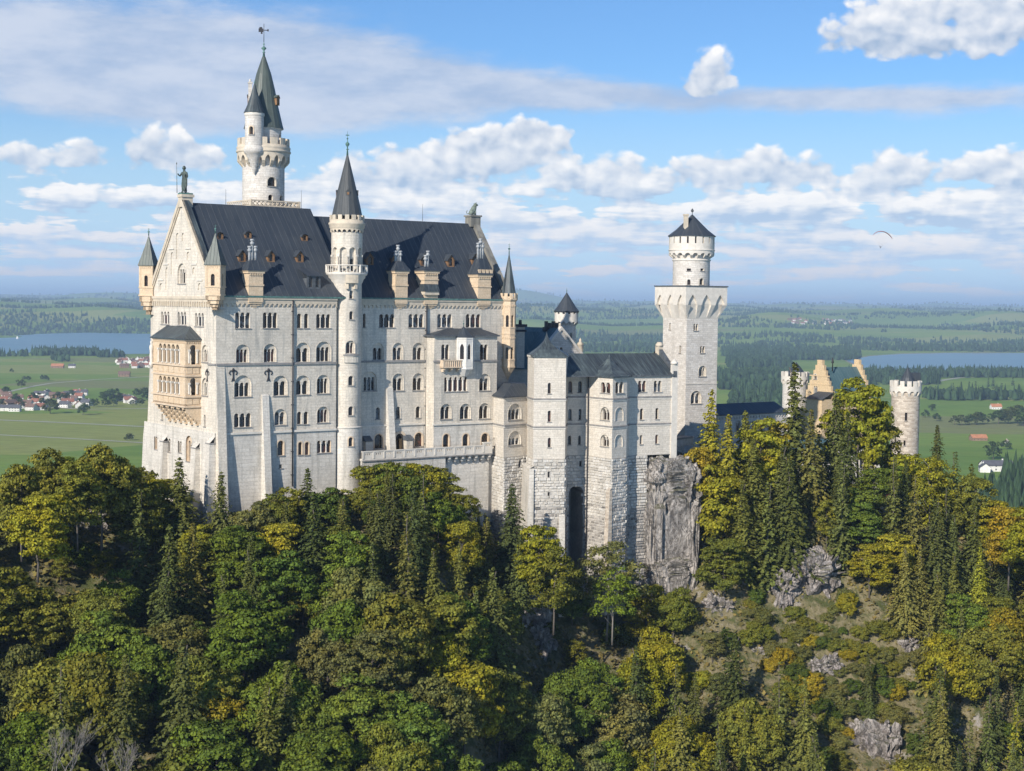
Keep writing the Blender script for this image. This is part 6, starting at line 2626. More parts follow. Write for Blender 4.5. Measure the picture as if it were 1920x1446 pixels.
def flat(px, py):
    d = ray(px, py)
    t = ZV / d.z
    return (d.x * t, t)


def lakepts(far, near, seed, wob=.6):
    r = random.Random(seed)
    P = []
    for L in (near, far[::-1]):
        for i in range(len(L) - 1):
            for k in range(5):
                t = k / 5
                x = L[i][0] + (L[i + 1][0] - L[i][0]) * t
                y = L[i][1] + (L[i + 1][1] - L[i][1]) * t + (r.uniform(-wob, wob) if k else 0)
                P.append(flat(x, y))
        P.append(flat(*L[-1]))
    return P


sheet('lake', lakepts([(-420, 633), (-60, 632), (30, 630), (70, 626.5), (140, 624.5), (280, 623), (420, 624), (640, 634)],
                      [(-420, 664), (-60, 666), (0, 666), (60, 661), (130, 660), (200, 664), (270, 664), (330, 664), (450, 662), (640, 642)], 1, .4), ZV, 'lake_water')
sheet('shore', lakepts([(1585, 675), (1625, 667.5), (1690, 662.8), (1800, 661.2), (2000, 660), (2300, 661)],
                       [(1585, 677), (1610, 690), (1700, 698.5), (1800, 700), (1950, 700), (2300, 699)], 2, .3), ZV, 'shore', .3)
sheet('lake', lakepts([(1588, 676), (1630, 668.5), (1690, 664), (1790, 662.5), (1850, 663), (2000, 661.5), (2300, 662)],
                      [(1588, 677), (1620, 690), (1700, 697), (1800, 698.5), (1950, 698.5), (2300, 698)], 3, .35), ZV, 'lake_water', .6)


def road(pts, w, z=.35):
    mb = MB()
    P = [Vector((*flat(*p), 0)) for p in pts]
    for i in range(len(P) - 1):
        t = (P[i + 1] - P[i]).normalized()
        n = Vector((-t.y, t.x, 0)) * w / 2
        up = Vector((0, 0, ZV + z))
        a, b_, c, d = P[i] - n, P[i + 1] - n, P[i + 1] + n, P[i] + n
        mb.add([p + up for p in (a, b_, c, d)])
    o = mb.build('road', ['road_gravel'])
    if o.data.polygons[0].normal.z < 0:
        o.data.flip_normals()
    o['kind'] = 'structure'


road([(-60, 785), (0, 788), (110, 792.5), (280, 801)], 11)
road([(-60, 812), (0, 816), (120, 822), (290, 832)], 8)
road([(-30, 740), (20, 734), (60, 725), (95, 719), (180, 712), (290, 706)], 10)
road([(0, 758), (60, 762), (160, 768), (290, 766)], 8)
road([(1725, 722), (1775, 712), (1800, 708.5), (1840, 707)], 14)


# ---- foliage material: hue from each tree, tone from each leaf clump
def m_leaf(name, trans=0.22, var=(0.5, 1.4), fixed=None, warm=(1.22, 1.06, 0.7)):
    m = bpy.data.materials.new(name)
    m.use_nodes = True
    nt = m.node_tree
    nt.nodes.clear()
    MATS[name] = m
    out = nt.nodes.new('ShaderNodeOutputMaterial')
    di = nt.nodes.new('ShaderNodeBsdfDiffuse')
    tr = nt.nodes.new('ShaderNodeBsdfTranslucent')
    mx = nt.nodes.new('ShaderNodeMixShader')
    g = nt.nodes.new('ShaderNodeNewGeometry')
    rr = X(nt, g.outputs['Random Per Island'])
    ob = coords(nt, 'Object')
    n = noisex(nt, ob, 0.55 if fixed else 4.5, 3, 0.6)
    if fixed:
        base = fixed
    else:
        oi = nt.nodes.new('ShaderNodeObjectInfo')
        base = oi.outputs['Color']
    col = mixc(nt, n.smooth(0.35, 0.7), base, (*warm, 1), 'MULTIPLY')
    f = rr.smooth(-0.1, 1.1, *var)
    col = mixc(nt, 1.0, col, combine(nt, f, f, f), 'MULTIPLY')
    nt.links.new(col, di.inputs[0])
    nt.links.new(mixc(nt, 1.0, col, (1.15, 1.1, 0.5, 1), 'MULTIPLY'), tr.inputs[0])
    mx.inputs[0].default_value = trans
    nt.links.new(di.outputs[0], mx.inputs[1])
    nt.links.new(tr.outputs[0], mx.inputs[2])
    nt.links.new(mx.outputs[0], out.inputs[0])


m_leaf('leaf')
m_leaf('needle', 0.12, (0.5, 1.35), None, (1.12, 1.02, 0.85))
m_leaf('far_wood', 0.0, (0.6, 1.4), (0.030, 0.055, 0.028, 1), (1.3, 1.2, 0.8))
m_plain('bark', (0.13, 0.11, 0.09, 1), (0.07, 0.06, 0.05, 1), 0.95, 3.0, 0.5)
m_plain('pale_bark', (0.22, 0.20, 0.17, 1), (0.13, 0.115, 0.10, 1), 0.95, 3.0, 0.5)


# ---- far woods: thousands of trees too small to tell apart
def far_trees(P, rs, name, mat='far_wood', hmin=15, hmax=26, conif=.55):
    """P: (n, 3) tree feet"""
    n = len(P)
    k = 6
    t = np.linspace(0, 2 * PI, k, endpoint=False)
    con = rs.rand(n) < conif
    h = rs.uniform(hmin, hmax, n) * np.where(con, 1.1, .8)
    r = h * np.where(con, rs.uniform(.15, .2, n), rs.uniform(.34, .46, n))
    prof_c = np.array([(1.0, .10), (.62, .42), (.30, .72)])
    prof_d = np.array([(.72, .12), (1.0, .48), (.66, .84)])
    rings = []
    for i in range(3):
        rf = np.where(con, prof_c[i, 0], prof_d[i, 0]) * r
        zf = np.where(con, prof_c[i, 1], prof_d[i, 1]) * h
        jit = rs.uniform(.7, 1.25, (n, k))
        rings.append(np.stack([P[:, None, 0] + rf[:, None] * jit * np.cos(t + i * .5), P[:, None, 1] + rf[:, None] * jit * np.sin(t + i * .5),
                               P[:, None, 2] + zf[:, None] + rs.uniform(-.04, .04, (n, k)) * h[:, None]], -1))
    tip = np.stack([P[:, 0] + rs.uniform(-.3, .3, n), P[:, 1], P[:, 2] + h], -1)[:, None, :]
    V = np.concatenate(rings + [tip], 1)              # n, 19, 3
    f4 = []
    for i in range(2):
        for j in range(k):
            q = (j + 1) % k
            f4.append((i * k + j, i * k + q, (i + 1) * k + q, (i + 1) * k + j))
    f3 = [(2 * k + j, 2 * k + (j + 1) % k, 3 * k) for j in range(k)]
    off = np.arange(n)[:, None, None] * (3 * k + 1)
    F4 = (np.array(f4)[None] + off).reshape(-1, 4)
    F3 = (np.array(f3)[None] + off).reshape(-1, 3)
    return mesh_np(name, V.reshape(-1, 3), [F4, F3], mat)


def mesh_np(name, V, Fs, mat):
    me = bpy.data.meshes.new(name)
    me.vertices.add(len(V))
    me.vertices.foreach_set('co', np.ascontiguousarray(V, dtype=np.float32).ravel())
    loops = np.concatenate([f.ravel() for f in Fs])
    tot = np.concatenate([np.full(len(f), f.shape[1]) for f in Fs])
    me.loops.add(len(loops))
    me.loops.foreach_set('vertex_index', loops.astype(np.int32))
    me.polygons.add(len(tot))
    me.polygons.foreach_set('loop_start', np.concatenate([[0], np.cumsum(tot)[:-1]]).astype(np.int32))
    me.materials.append(MATS[mat])
    me.update(calc_edges=True)
    return me


rs = np.random.RandomState(11)
pts = []


def strip(px0, px1, y0, y1, n, zfix=True):
    x = rs.uniform(px0, px1, n)
    y = rs.uniform(y0, y1, n)
    for a, b_ in zip(x, y):
        q = flat(a, b_)
        pts.append((q[0], q[1], float(ground_z(np.float64(q[0]), np.float64(q[1]))) - .5))


strip(1362, 1486, 655, 690, 560)
strip(1362, 1440, 676, 690, 260)
strip(1340, 1490, 702, 716, 520)
strip(1350, 1485, 724, 732, 160)
strip(1480, 1606, 666, 676, 420)
strip(1590, 2100, 702, 709, 900)
strip(1600, 1760, 709, 722, 240)
strip(1735, 1990, 745, 752, 130)
strip(60, 182, 662, 668, 260)
strip(-200, 62, 667.5, 669.5, 130)
strip(100, 128, 674, 679, 26)
strip(182, 232, 667, 671, 60)
strip(960, 1240, 652, 662, 420)
strip(1370, 1480, 748, 770, 120)
strip(1380, 1560, 740, 744, 90)
# hill woods by a patch mask
n = 95000
aa = rs.uniform(-.40, .40, n)
dd = np.sqrt(rs.uniform(5400 ** 2, 15500 ** 2, n))
xx, yy = aa * dd, dd
pat = hills(xx * 2.4 + 900, yy * 2.2) + .6 * hills(xx * 5.0, yy * 6.5 + 4000)
bias = np.where(aa < -.2, .25, .12) + .45 * np.exp(-((aa - .02) / .05) ** 2) - .12 * smst(9000, 13000, dd)
keep = pat + bias > np.where(dd < 9500, .36, .44)
lake = ((aa < -.1) & (dd < 7050)) | ((aa > .20) & (dd < 5700)) | ((aa > .13) & (dd < 6400) & (pat < .3))
keep &= ~lake
for x_, y_ in zip(xx[keep], yy[keep]):
    pts.append((x_, y_, float(ground_z(x_, y_)) - .5))
# shoreline woods behind the left lake and behind the right lake
for (a0, a1, d0, d1, n_) in ((-.40, -.14, 7000, 7500, 900), (.215, .40, 5600, 6000, 700), (.135, .225, 4700, 5700, 900)):
    a_ = rs.uniform(a0, a1, n_)
    d_ = rs.uniform(d0, d1, n_)
    for p_, q_ in zip(a_, d_):
        pts.append((p_ * q_, q_, float(ground_z(np.float64(p_ * q_), np.float64(q_))) - .5))
P = np.array(pts)
fo = bpy.data.objects.new('far_woods', far_trees(P, rs, 'far_woods'))
COL.objects.link(fo)
fo['kind'] = 'stuff'
fo['label'] = 'distant dark woods spread over the plain and hills'
fo['category'] = 'forest'
# the far ridges are wooded ground: one more mass of larger clumps
n = 15000
aa = rs.uniform(-.42, .42, n)
dd = np.sqrt(rs.uniform(14000 ** 2, 27000 ** 2, n))
xx, yy = aa * dd, dd
keep = hills(xx * 1.6, yy * 1.2 + 2000) + .5 * hills(xx * 5, yy * 4) > .0
P = np.stack([xx[keep], yy[keep], ground_z(xx[keep], yy[keep]) - 1], -1)
fo = bpy.data.objects.new('far_woods', far_trees(P, rs, 'far_ridge_woods', 'far_wood', 26, 44, .15))
COL.objects.link(fo)
fo['kind'] = 'stuff'
fo['label'] = 'hazy blue woods on the farthest ridges'
fo['category'] = 'forest'


# ---- leaf-card crowns (meshes shared by many trees)
def cards(C, N, S, rs, mat, name, asp=.75):
    n = len(C)
    N = N / np.maximum(np.linalg.norm(N, axis=1, keepdims=True), 1e-6)
    R = rs.normal(size=(n, 3))
    T = np.cross(N, R)
    T /= np.maximum(np.linalg.norm(T, axis=1, keepdims=True), 1e-6)
    B = np.cross(N, T)
    S = S[:, None]
    if name == 'crown':
        C[:, 2] *= .985 / C[:, 2].max()
    a = rs.uniform(.7, 1.2, (n, 1))
    V = np.stack([C - T * S * a, C - B * S * asp + N * S * .15, C + T * S * rs.uniform(.8, 1.2, (n, 1)), C + B * S * asp - N * S * .1], 1)
    F = np.arange(n * 4).reshape(n, 4)
    return mesh_np(name, V.reshape(-1, 3), [F], mat)


def round_crown(seed, R=1.0, nl=10, ns=15, per=46, zb=.2, flat_=1.0, size=.026, lob=.19, sub=.062):
    """crown of unit tree height: big boughs on an uneven dome, each carrying small leafy clumps"""
    r = np.random.RandomState(seed)
    C, N, S = [], [], []
    cen = np.array([0, 0, zb + (1 - zb) * .42])
    for i in range(nl):
        u = -.55 + 1.5 * (i + r.uniform(.1, .9)) / nl
        u = min(u, .93)
        t = i * 2.4 + r.uniform(-.5, .5)
        q = math.sqrt(1 - u * u)
        k = r.uniform(.62, 1.0)
        L = cen + np.array([q * math.cos(t) * .25 * R * k, q * math.sin(t) * .25 * R * k, (1 - zb) * .40 * u * k + .03])
        lr = lob * r.uniform(.75, 1.2) * R ** .5
        for j in range(int(ns * (lr / lob) ** 2)):
            d = r.normal(size=3)
            ow = (L - cen) / (np.linalg.norm(L - cen) + 1e-6)
            d = d / np.linalg.norm(d) + ow * .65 + np.array([0, 0, .25])
            d /= np.linalg.norm(d)
            c = L + d * lr * r.uniform(.55, 1.12) * np.array([1.1, 1.1, .85 * (.6 + .4 * flat_)])
            sr = sub * r.uniform(.6, 1.35)
            m_ = max(8, int(per * (sr / sub) ** 2))
            e = r.normal(size=(m_, 3))
            e /= np.linalg.norm(e, axis=1, keepdims=True)
            e = e + d * .5 + np.array([0, 0, .3])
            e /= np.linalg.norm(e, axis=1, keepdims=True)
            C.append(c + e * sr * r.uniform(.3, 1.45, (m_, 1)) * np.array([1.25, 1.25, .75 * flat_]))
            N.append(e * np.array([1, 1, 1 / flat_]) + d * .3 + r.normal(size=(m_, 3)) * .45)
            S.append(r.uniform(.6, 1.3, m_) * size)
    return cards(np.concatenate(C), np.concatenate(N), np.concatenate(S), r, 'leaf', 'crown')


def spruce_crown(seed, wide=.17, lev=46, per=13, droop=.38, size=.019, sparse=1.0, base=.03):
    r = np.random.RandomState(seed)
    C, N, S = [], [], []
    asym = r.uniform(0, 6.28)
    for i in range(lev):
        t = (i + r.uniform(-.3, .3)) / lev
        t = min(max(t, 0), .995)
        z = base + (1 - base) * t
        L = 1.12 * wide * (1 - t) ** .92 * (1 + .10 * math.sin(i * 1.9)) + .006
        nbr = max(4, int(per * (1 - t * .5)))
        a0 = r.uniform(0, 6.28)
        for j in range(nbr):
            if r.rand() > sparse:
                continue
            a = a0 + 2 * PI * j / nbr + r.uniform(-.3, .3)
            l = L * r.uniform(.45, 1.2) * (1 + .18 * math.cos(a - asym))
            m_ = max(4, int(l / size * 2.1))
            s = (np.arange(m_) + r.uniform(0, 1, m_)) / m_
            s = .12 + .88 * s
            lat = r.normal(size=m_) * size * .9 * (1.15 - s)
            x = np.cos(a) * l * s - np.sin(a) * lat
            y = np.sin(a) * l * s + np.cos(a) * lat
            zz_ = z - droop * l * s ** 1.4 + .10 * l * np.maximum(0, s - .75) - np.abs(lat) * .5 + r.normal(size=m_) * size * .25
            C.append(np.stack([x, y, zz_], -1))
            nn = np.stack([np.cos(a) * .6 + r.normal(size=m_) * .4, np.sin(a) * .6 + r.normal(size=m_) * .35, np.full(m_, .85)], -1)
            N.append(nn)
            S.append(r.uniform(.7, 1.3, m_) * size * (1 - .35 * t))
    C, N, S = np.concatenate(C), np.concatenate(N), np.concatenate(S)
    return cards(C, N, S, r, 'needle', 'crown', .6)


def trunk_mesh(seed, top=.75, r0=.016, limbs=7, mat='bark', lean=.02, lb=.3, reach=.22):
    r = random.Random(seed)
    mb = MB()
    P = [(0, 0, -.06)]
    for k in range(1, 6):
        P.append((r.uniform(-lean, lean) * k / 3, r.uniform(-lean, lean) * k / 3, top * k / 5))
    tube(mb, P, r0, r0 * .25, 7)
    for k in range(limbs):
        t = lb + (top * .95 - lb) * k / max(limbs - 1, 1)
        a = r.uniform(0, 6.28)
        l = reach * r.uniform(.6, 1.1) * (1 - t * .5)
        tube(mb, [(0, 0, t), (math.cos(a) * l * .5, math.sin(a) * l * .5, t + l * .35), (math.cos(a) * l, math.sin(a) * l, t + l * .8)], r0 * .4, r0 * .1, 5)
    o = mb.build('trunk', [mat])
    me = o.data
    bpy.data.objects.remove(o)
    return me


CROWN = {
    'broad': [round_crown(s, 1.15, 20, 15, 60, .10, 1.0, .0165, .135, .048) for s in (1, 2, 3, 4)],
    'tiered': [round_crown(s, 1.0, 20, 14, 54, .04, .6, .0165, .13, .047) for s in (5, 6, 7, 8)],
    'slim': [round_crown(s, .74, 17, 13, 52, .02, .8, .0155, .125, .045) for s in (9, 10, 11)],
    'airy': [round_crown(s, .80, 11, 11, 40, .10, .8, .0145, .16, .052) for s in (12, 13)],
    'spruce': [spruce_crown(s, w_) for s, w_ in ((21, .235), (22, .205), (23, .22), (24, .25))],
    'thin_spruce': [spruce_crown(s, w_, 38, 9, .28, .019, .9) for s, w_ in ((31, .18), (32, .165))],
    'bush': [round_crown(s, 1.9, 8, 14, 60, -.1, 1.0, .034, .28, .10) for s in (41, 42, 43)],
    'far_round': [round_crown(s, 1.15, 8, 8, 12, .1, 1.0, .05, .2, .08) for s in (51, 52, 53)],
    'far_spruce': [spruce_crown(s, .2, 12, 6, .3, .05) for s in (55, 56)],
}
TRUNK = {
    'broad': trunk_mesh(1, .72, .017, 8), 'tiered': trunk_mesh(2, .8, .015, 9), 'slim': trunk_mesh(3, .82, .013, 8), 'airy': trunk_mesh(4, .9, .012, 12, 'pale_bark', .03, .2, .26),
    'spruce': trunk_mesh(5, .96, .012, 0), 'thin_spruce': trunk_mesh(6, .96, .010, 0, 'bark'), 'bush': trunk_mesh(7, .5, .03, 6, 'bark', .05, .1, .5),
    'far_round': trunk_mesh(8, .6, .025, 3), 'far_spruce': trunk_mesh(9, .9, .015, 0)}
TREES = []


def plant(kind, name, x, y, z, h, color, wide=1.0, var=None, rot=None, r=random):
    e = bpy.data.objects.new(name, None)
    COL.objects.link(e)
    e.location = (x, y, z)
    e.rotation_euler = (0, 0, r.uniform(0, 6.28) if rot is None else rot)
    e.scale = (h * wide, h * wide, h)
    v = CROWN[kind][r.randrange(len(CROWN[kind])) if var is None else var]
    c = bpy.data.objects.new('crown', v)
    c.color = (*color, 1)
    t = bpy.data.objects.new('trunk', TRUNK[kind])
    for q in (c, t):
        q.parent = e
        COL.objects.link(q)
    return e


ORD = ['', 'second', 'third', 'fourth', 'fifth', 'sixth', 'seventh', 'eighth', 'ninth', 'tenth', 'eleventh', 'twelfth', 'thirteenth', 'fourteenth', 'fifteenth', 'sixteenth', 'seventeenth', 'eighteenth', 'nineteenth', 'twentieth']


def number(items, fmt_one='{}', many='{}, {} from left'):
    """items: (object, phrase, px); objects that share a phrase are told apart by their place from left to right"""
    by = {}
    for o, ph, px in items:
        by.setdefault(ph, []).append((px, o))
    for ph, L in by.items():
        L.sort(key=lambda q: q[0])
        if len(L) == 1:
            L[0][1]['label'] = ph
            continue
        for i, (px, o) in enumerate(L):
            if i == 0:
                o['label'] = ph + ', leftmost there'
            elif i == len(L) - 1:
                o['label'] = ph + ', rightmost there'
            elif i < len(ORD):
                o['label'] = ph + ', ' + ORD[i] + ' from left'
            else:
                o['label'] = ph + ', ' + ORD[len(L) - 1 - i] + ' from right'


# ---- lone trees in the fields
rn = random.Random(77)
field = []
FT_ = [(22, 699, 9), (40, 727, 15), (45, 714, 9), (53.5, 714, 10), (80, 714, 12), (88, 715, 11), (155.6, 779, 16), (94, 776, 20), (213, 753, 22), (199, 763, 13), (213, 763, 10),
       (262.6, 762, 12), (248, 761, 9), (270, 750, 22), (238, 826, 7), (244.5, 826, 8), (194, 752, 16), (205, 752, 18), (224, 754, 12), (12, 742, 14), (31, 757, 17), (64, 756, 15), (108, 752, 14),
       (122, 757, 15), (134, 748, 15), (150, 760, 12), (38, 769, 15), (3, 766, 15), (80, 764, 14), (176, 764, 12), (278, 752, 18), (258, 745, 13),
       (1787, 738, -20), (1802, 738, -23), (1795, 741, 14), (1817, 736, -19), (1829, 737, -22), (1840, 741, 15), (1853, 726, -22), (1862, 725, -24), (1870, 742, 16), (1878, 741, -21),
       (1899, 723, -22), (1911, 738, -19), (1745, 741, 16), (1754, 741, -18), (1764, 744, 15), (1735, 744, 14), (1888, 843, 10), (1862, 862, 20), (1790, 797, 14), (1803, 798, 16), (1817, 797, 15),
       (1831, 797, 17), (1845, 796, 15), (1872, 796, 20), (1890, 795, 24), (1908, 796, 26), (1918, 800, 24), (1748, 772, 11), (1757, 790, 12), (1735, 783, 12), (1880, 790, 18)]
for x, y, h in FT_:
    q = ground_hit(x, y)
    con = h < 0
    o = plant('far_spruce' if con else 'far_round', 'field_spruce' if con else 'field_tree', q[0], q[1], q[2] - .3, abs(h) * rn.uniform(.9, 1.1),
              (.035, .06, .03) if con else rn.choice([(.045, .075, .03), (.05, .085, .03), (.06, .08, .03)]), rn.uniform(.9, 1.2), r=rn)
    o['category'] = 'tree'
    o['group'] = 'trees standing in the far fields'
    side = 'in the green fields left of the castle' if x < 500 else 'in the fields right of the round gate tower'
    row = ''
    if x < 500:
        row = 'above the near village ' if y < 732 else ('among the near village houses ' if y < 772 else 'below the near village ')
    else:
        row = 'beyond the orange roofed barn ' if y < 746 else ('beside the small barns ' if y < 805 else 'on the nearest meadow ')
    field.append((o, ('pointed spruce ' if con else 'round tree ') + row + ('left of the castle' if x < 500 else 'at right'), x))
number(field)

# ---- houses and barns
for nme, c in (('roof_red', (.30, .13, .085, 1)), ('roof_brown', (.19, .12, .09, 1)), ('roof_grey', (.11, .11, .12, 1)), ('wall_white', (.72, .70, .66, 1)), ('wall_wood', (.25, .17, .11, 1)), ('roof_orange', (.46, .20, .10, 1))):
    m_plain(nme, c, tuple(q * .75 for q in c[:3]) + (1,), .9, .4, 0)


def house_mesh(w, d, h, rh, roof, wall, ov=.6):
    mb = MB()
    prism(mb, [(-w / 2, -d / 2), (w / 2, -d / 2), (w / 2, d / 2), (-w / 2, d / 2)], -1, h, 0, False)
    for s in (-1, 1):
        x = s * w / 2
        t = [(x, -d / 2, h), (x, d / 2, h), (x, 0, h + rh)]
        mb.add(t if s > 0 else t[::-1], 0)
    for s in (-1, 1):
        k = ov * rh / (d / 2)
        A = [(-w / 2 - ov, s * (d / 2 + ov), h - k), (w / 2 + ov, s * (d / 2 + ov), h - k), (w / 2 + ov, 0, h + rh), (-w / 2 - ov, 0, h + rh)]
        mb.add(A if s < 0 else A[::-1], 1)
        B = [(p[0], p[1], p[2] - .3) for p in A]
        mb.add(B[::-1] if s < 0 else B, 1)
    prism(mb, [(w * .2, .5), (w * .2 + .9, .5), (w * .2 + .9, 1.4), (w * .2, 1.4)], h + rh * .4, h + rh + 1.0, 0)
    for k in range(4):                                # dark window openings on the long sides
        x = -w / 2 + w * (k + .5) / 4
        for s in (-1, 1):
            for zz_ in ([1.0, 3.8] if h > 5 else [1.0]):
                A = [(x - .55, s * (d / 2 + .02), zz_), (x + .55, s * (d / 2 + .02), zz_), (x + .55, s * (d / 2 + .02), zz_ + 1.3), (x - .55, s * (d / 2 + .02), zz_ + 1.3)]
                mb.add(A if s < 0 else A[::-1], 2)
    o = mb.build('house', [wall, roof, 'iron'])
    me = o.data
    bpy.data.objects.remove(o)
    return me


HM = {'red': [house_mesh(13, 10, 5.6, 4.2, 'roof_red', 'wall_white'), house_mesh(17, 11, 5.6, 4.4, 'roof_red', 'wall_white')],
      'brown': [house_mesh(14, 10, 5.6, 4.0, 'roof_brown', 'wall_white'), house_mesh(20, 12, 5.8, 4.4, 'roof_brown', 'wall_wood')],
      'grey': [house_mesh(24, 13, 5.2, 3.4, 'roof_grey', 'wall_white'), house_mesh(15, 11, 5.6, 4, 'roof_grey', 'wall_white')],
      'orange': [house_mesh(22, 12, 4.4, 4.2, 'roof_orange', 'wall_wood'), house_mesh(16, 10, 4.6, 4.0, 'roof_orange', 'wall_white')]}
hl = []


def house(px, py, col, phrase, grp, k=None, rot=None, name='house', s=1.0):
    q = ground_hit(px, py)
    if q is None:
        return
    o = bpy.data.objects.new(name, HM[col][rn.randrange(2) if k is None else k])
    COL.objects.link(o)
    o.location = q
    o.rotation_euler = (0, 0, rn.uniform(-.5, .5) + (PI / 2 if rn.random() < .3 else 0) if rot is None else rot)
    o.scale = (s, s, s)
    o['category'] = 'barn' if name == 'barn' else 'house'
    if grp:
        o['group'] = grp
    hl.append((o, phrase, px))


CN = {'red': 'red', 'brown': 'brown', 'grey': 'grey', 'orange': 'orange'}
used_ = []
tries = 0
while len(used_) < 34 and tries < 900:
    tries += 1
    x, y = rn.uniform(0, 164), rn.uniform(740, 773)
    if any(abs(x - a) < 9 and abs(y - b_) < 4.2 for a, b_ in used_):
        continue
    if x > 100 and y > 768:
        continue
    used_.append((x, y))
    c = rn.choice(['red', 'red', 'brown', 'grey', 'brown'])
    row = 'back row' if y < 751 else ('middle row' if y < 762 else 'front row')
    house(x, y, c, f'white house with {CN[c]} roof, {row} of the near village', 'houses of the near village left of the castle')
for x, y, c in ((237, 752, 'grey'), (243, 756, 'red'), (228, 751, 'brown'), (250, 757, 'red')):
    house(x, y, c, f'white {CN[c]} roofed house by big trees near the gable front', 'houses of the near village left of the castle')
used_ = []
tries = 0
while len(used_) < 30 and tries < 900:
    tries += 1
    x, y = rn.uniform(222, 300), rn.uniform(675, 691)
    if any(abs(x - a) < 6 and abs(y - b_) < 2.4 for a, b_ in used_):
        continue
    used_.append((x, y))
    c = rn.choice(['red', 'red', 'brown', 'red'])
    row = 'back row' if y < 681 else ('middle row' if y < 686 else 'front row')
    house(x, y, c, f'small {CN[c]} roofed house, {row} of the lakeside village', 'houses of the lakeside village')
used_ = []
tries = 0
while len(used_) < 26 and tries < 900:
    tries += 1
    x, y = rn.uniform(1478, 1600), rn.uniform(601, 610)
    if any(abs(x - a) < 4.5 and abs(y - b_) < 2 for a, b_ in used_):
        continue
    used_.append((x, y))
    c = rn.choice(['red', 'brown', 'grey', 'orange'])
    house(x, y, c, f'tiny {CN[c]} roofed house of the hill village right of the square tower', 'houses of the hill village', s=1.3)
house(108, 690.5, 'orange', 'long barn with red orange roof alone in the left meadow', None, 0, .1, 'barn', 1.2)
house(135, 690.5, 'grey', 'small dark roofed barn beside the red orange barn in the left meadow', None, 1, .2, 'barn')
house(233, 707, 'brown', 'brown farm building beside the pale lane left of the palace', None, 1, .1, 'barn', 1.1)
house(1362, 722, 'red', 'red roofed house just right of the square tower', None, 1, .2)
house(1867, 768, 'orange', 'barn with bright orange roof in the right-hand meadow', None, 1, .1, 'barn', 1.0)
house(1834, 826, 'orange', 'long low barn with rust red roof on the nearest right-hand meadow', None, 0, .15, 'barn', .85)
house(1888, 831, 'orange', 'small square barn with rust red roof at the right edge', None, 1, 1.3, 'barn', .5)
house(1868, 884, 'grey', 'white house with dark grey roof beside the spruce wood at right', None, 0, .1, 'house', 1.2)
house(1846, 886, 'grey', 'smaller white house just left of the dark roofed one by the spruce wood', None, 1, 1.4, 'house', .9)
number(hl)

# dark spruce wood at the right edge, seen as one mass
pts = []
strip(1838, 2080, 955, 1005, 420)
strip(1880, 2080, 905, 955, 260)
fo = bpy.data.objects.new('spruce_wood', far_trees(np.array(pts), rs, 'spruce_wood', 'far_wood', 20, 30, .95))
COL.objects.link(fo)
fo['kind'] = 'stuff'
fo['label'] = 'dark dense spruce wood at the right edge behind the hill'
fo['category'] = 'forest'

# ---- sailing boat on the left lake
q = flat(32, 636)
sb = thing('sailing_boat', (q[0], q[1], ZV + .6), 'small white sailing boat on the lake at far left', 'boat')
mb = MB()
hull = [(-4.5, 0), (-3, -1.3), (1, -1.5), (5, 0), (1, 1.5), (-3, 1.3)]
n = len(hull)
w0 = Vector((q[0], q[1], ZV + .6))
for i in range(n):
    a, b_ = hull[i], hull[(i + 1) % n]
    mb.add([w0 + Vector((a[0] * .8, a[1] * .6, -.2)), w0 + Vector((b_[0] * .8, b_[1] * .6, -.2)), w0 + Vector((b_[0], b_[1], 1.2)), w0 + Vector((a[0], a[1], 1.2))])
mb.add([w0 + Vector((a[0], a[1], 1.2)) for a in hull])
mb.build('hull', ['wall_white'], sb)
mb = MB()
tube(mb, [w0 + Vector((.5, 0, 1)), w0 + Vector((.5, 0, 14))], .12, .06, 5)
mb.build('mast', ['iron'], sb)
mb = MB()
A = [w0 + Vector((.4, 0, 2)), w0 + Vector((-4.2, .5, 2)), w0 + Vector((-1.8, .45, 7)), w0 + Vector((.4, 0, 13.6))]
mb.add(A)
mb.add([p + Vector((0, .05, 0)) for p in A[::-1]])
mb.add([w0 + Vector((.6, 0, 2)), w0 + Vector((4.8, .2, 1.6)), w0 + Vector((.6, 0, 12))])
mb.build('sail', ['wall_white'], sb)
# ================================================================== THE CASTLE HILL
HX = np.array([-200, -110, -78, -66, -56, -48, -38, -29, -18, -8, 0, 8, 14, 20, 31, 40, 55, 75, 95, 120, 160, 200.])
HB_ = np.array([-60, -43, -37, -33, -35, -38, -34, -33.5, -32, -38, -45, -50, -53, -55, -44, -39, -40, -42, -46, -58, -90, -120.])
HY = np.array([200, 212, 244, 262, 255, 250, 256, 262, 264, 268, 278, 282, 284, 286, 296, 300, 302, 304, 304, 298, 280, 260.])
HS = np.array([.5, .5, .54, .56, .58, .58, .6, .6, .6, .62, .66, .7, .72, .74, .78, .8, .82, .82, .8, .72, .6, .6])
HP = np.array([10, 14, 18, 40, 60, 60, 60, 60, 60, 60, 60, 60, 60, 60, 60, 70, 110, 120, 105, 60, 20, 10.])


def hnoise(x, y):
    return (np.sin(x * .11 + 1.3) * np.sin(y * .13 + .7) + .6 * np.sin(x * .23 - y * .19 + 2.1) + .4 * np.sin(x * .41 + y * .37)) * 1.5


def hill_z(x, y):
    x = np.asarray(x, float)
    y = np.asarray(y, float)
    b = np.interp(x, HX, HB_)
    yf = np.interp(x, HX, HY)
    s = np.interp(x, HX, HS)
    p = np.interp(x, HX, HP)
    f = np.maximum(0, yf - y)
    z = b - s * f + np.maximum(0, -np.abs(x - 58) + 22) * .02 * np.sin(f * .12) * 3
    z = z + hnoise(x, y) * np.clip(f / 12, 0, 1)
    k = np.maximum(0, y - yf - p)
    z = z - k * .85 + hnoise(x, y) * np.clip(k / 20, 0, 1)
    return np.maximum(z, -158)


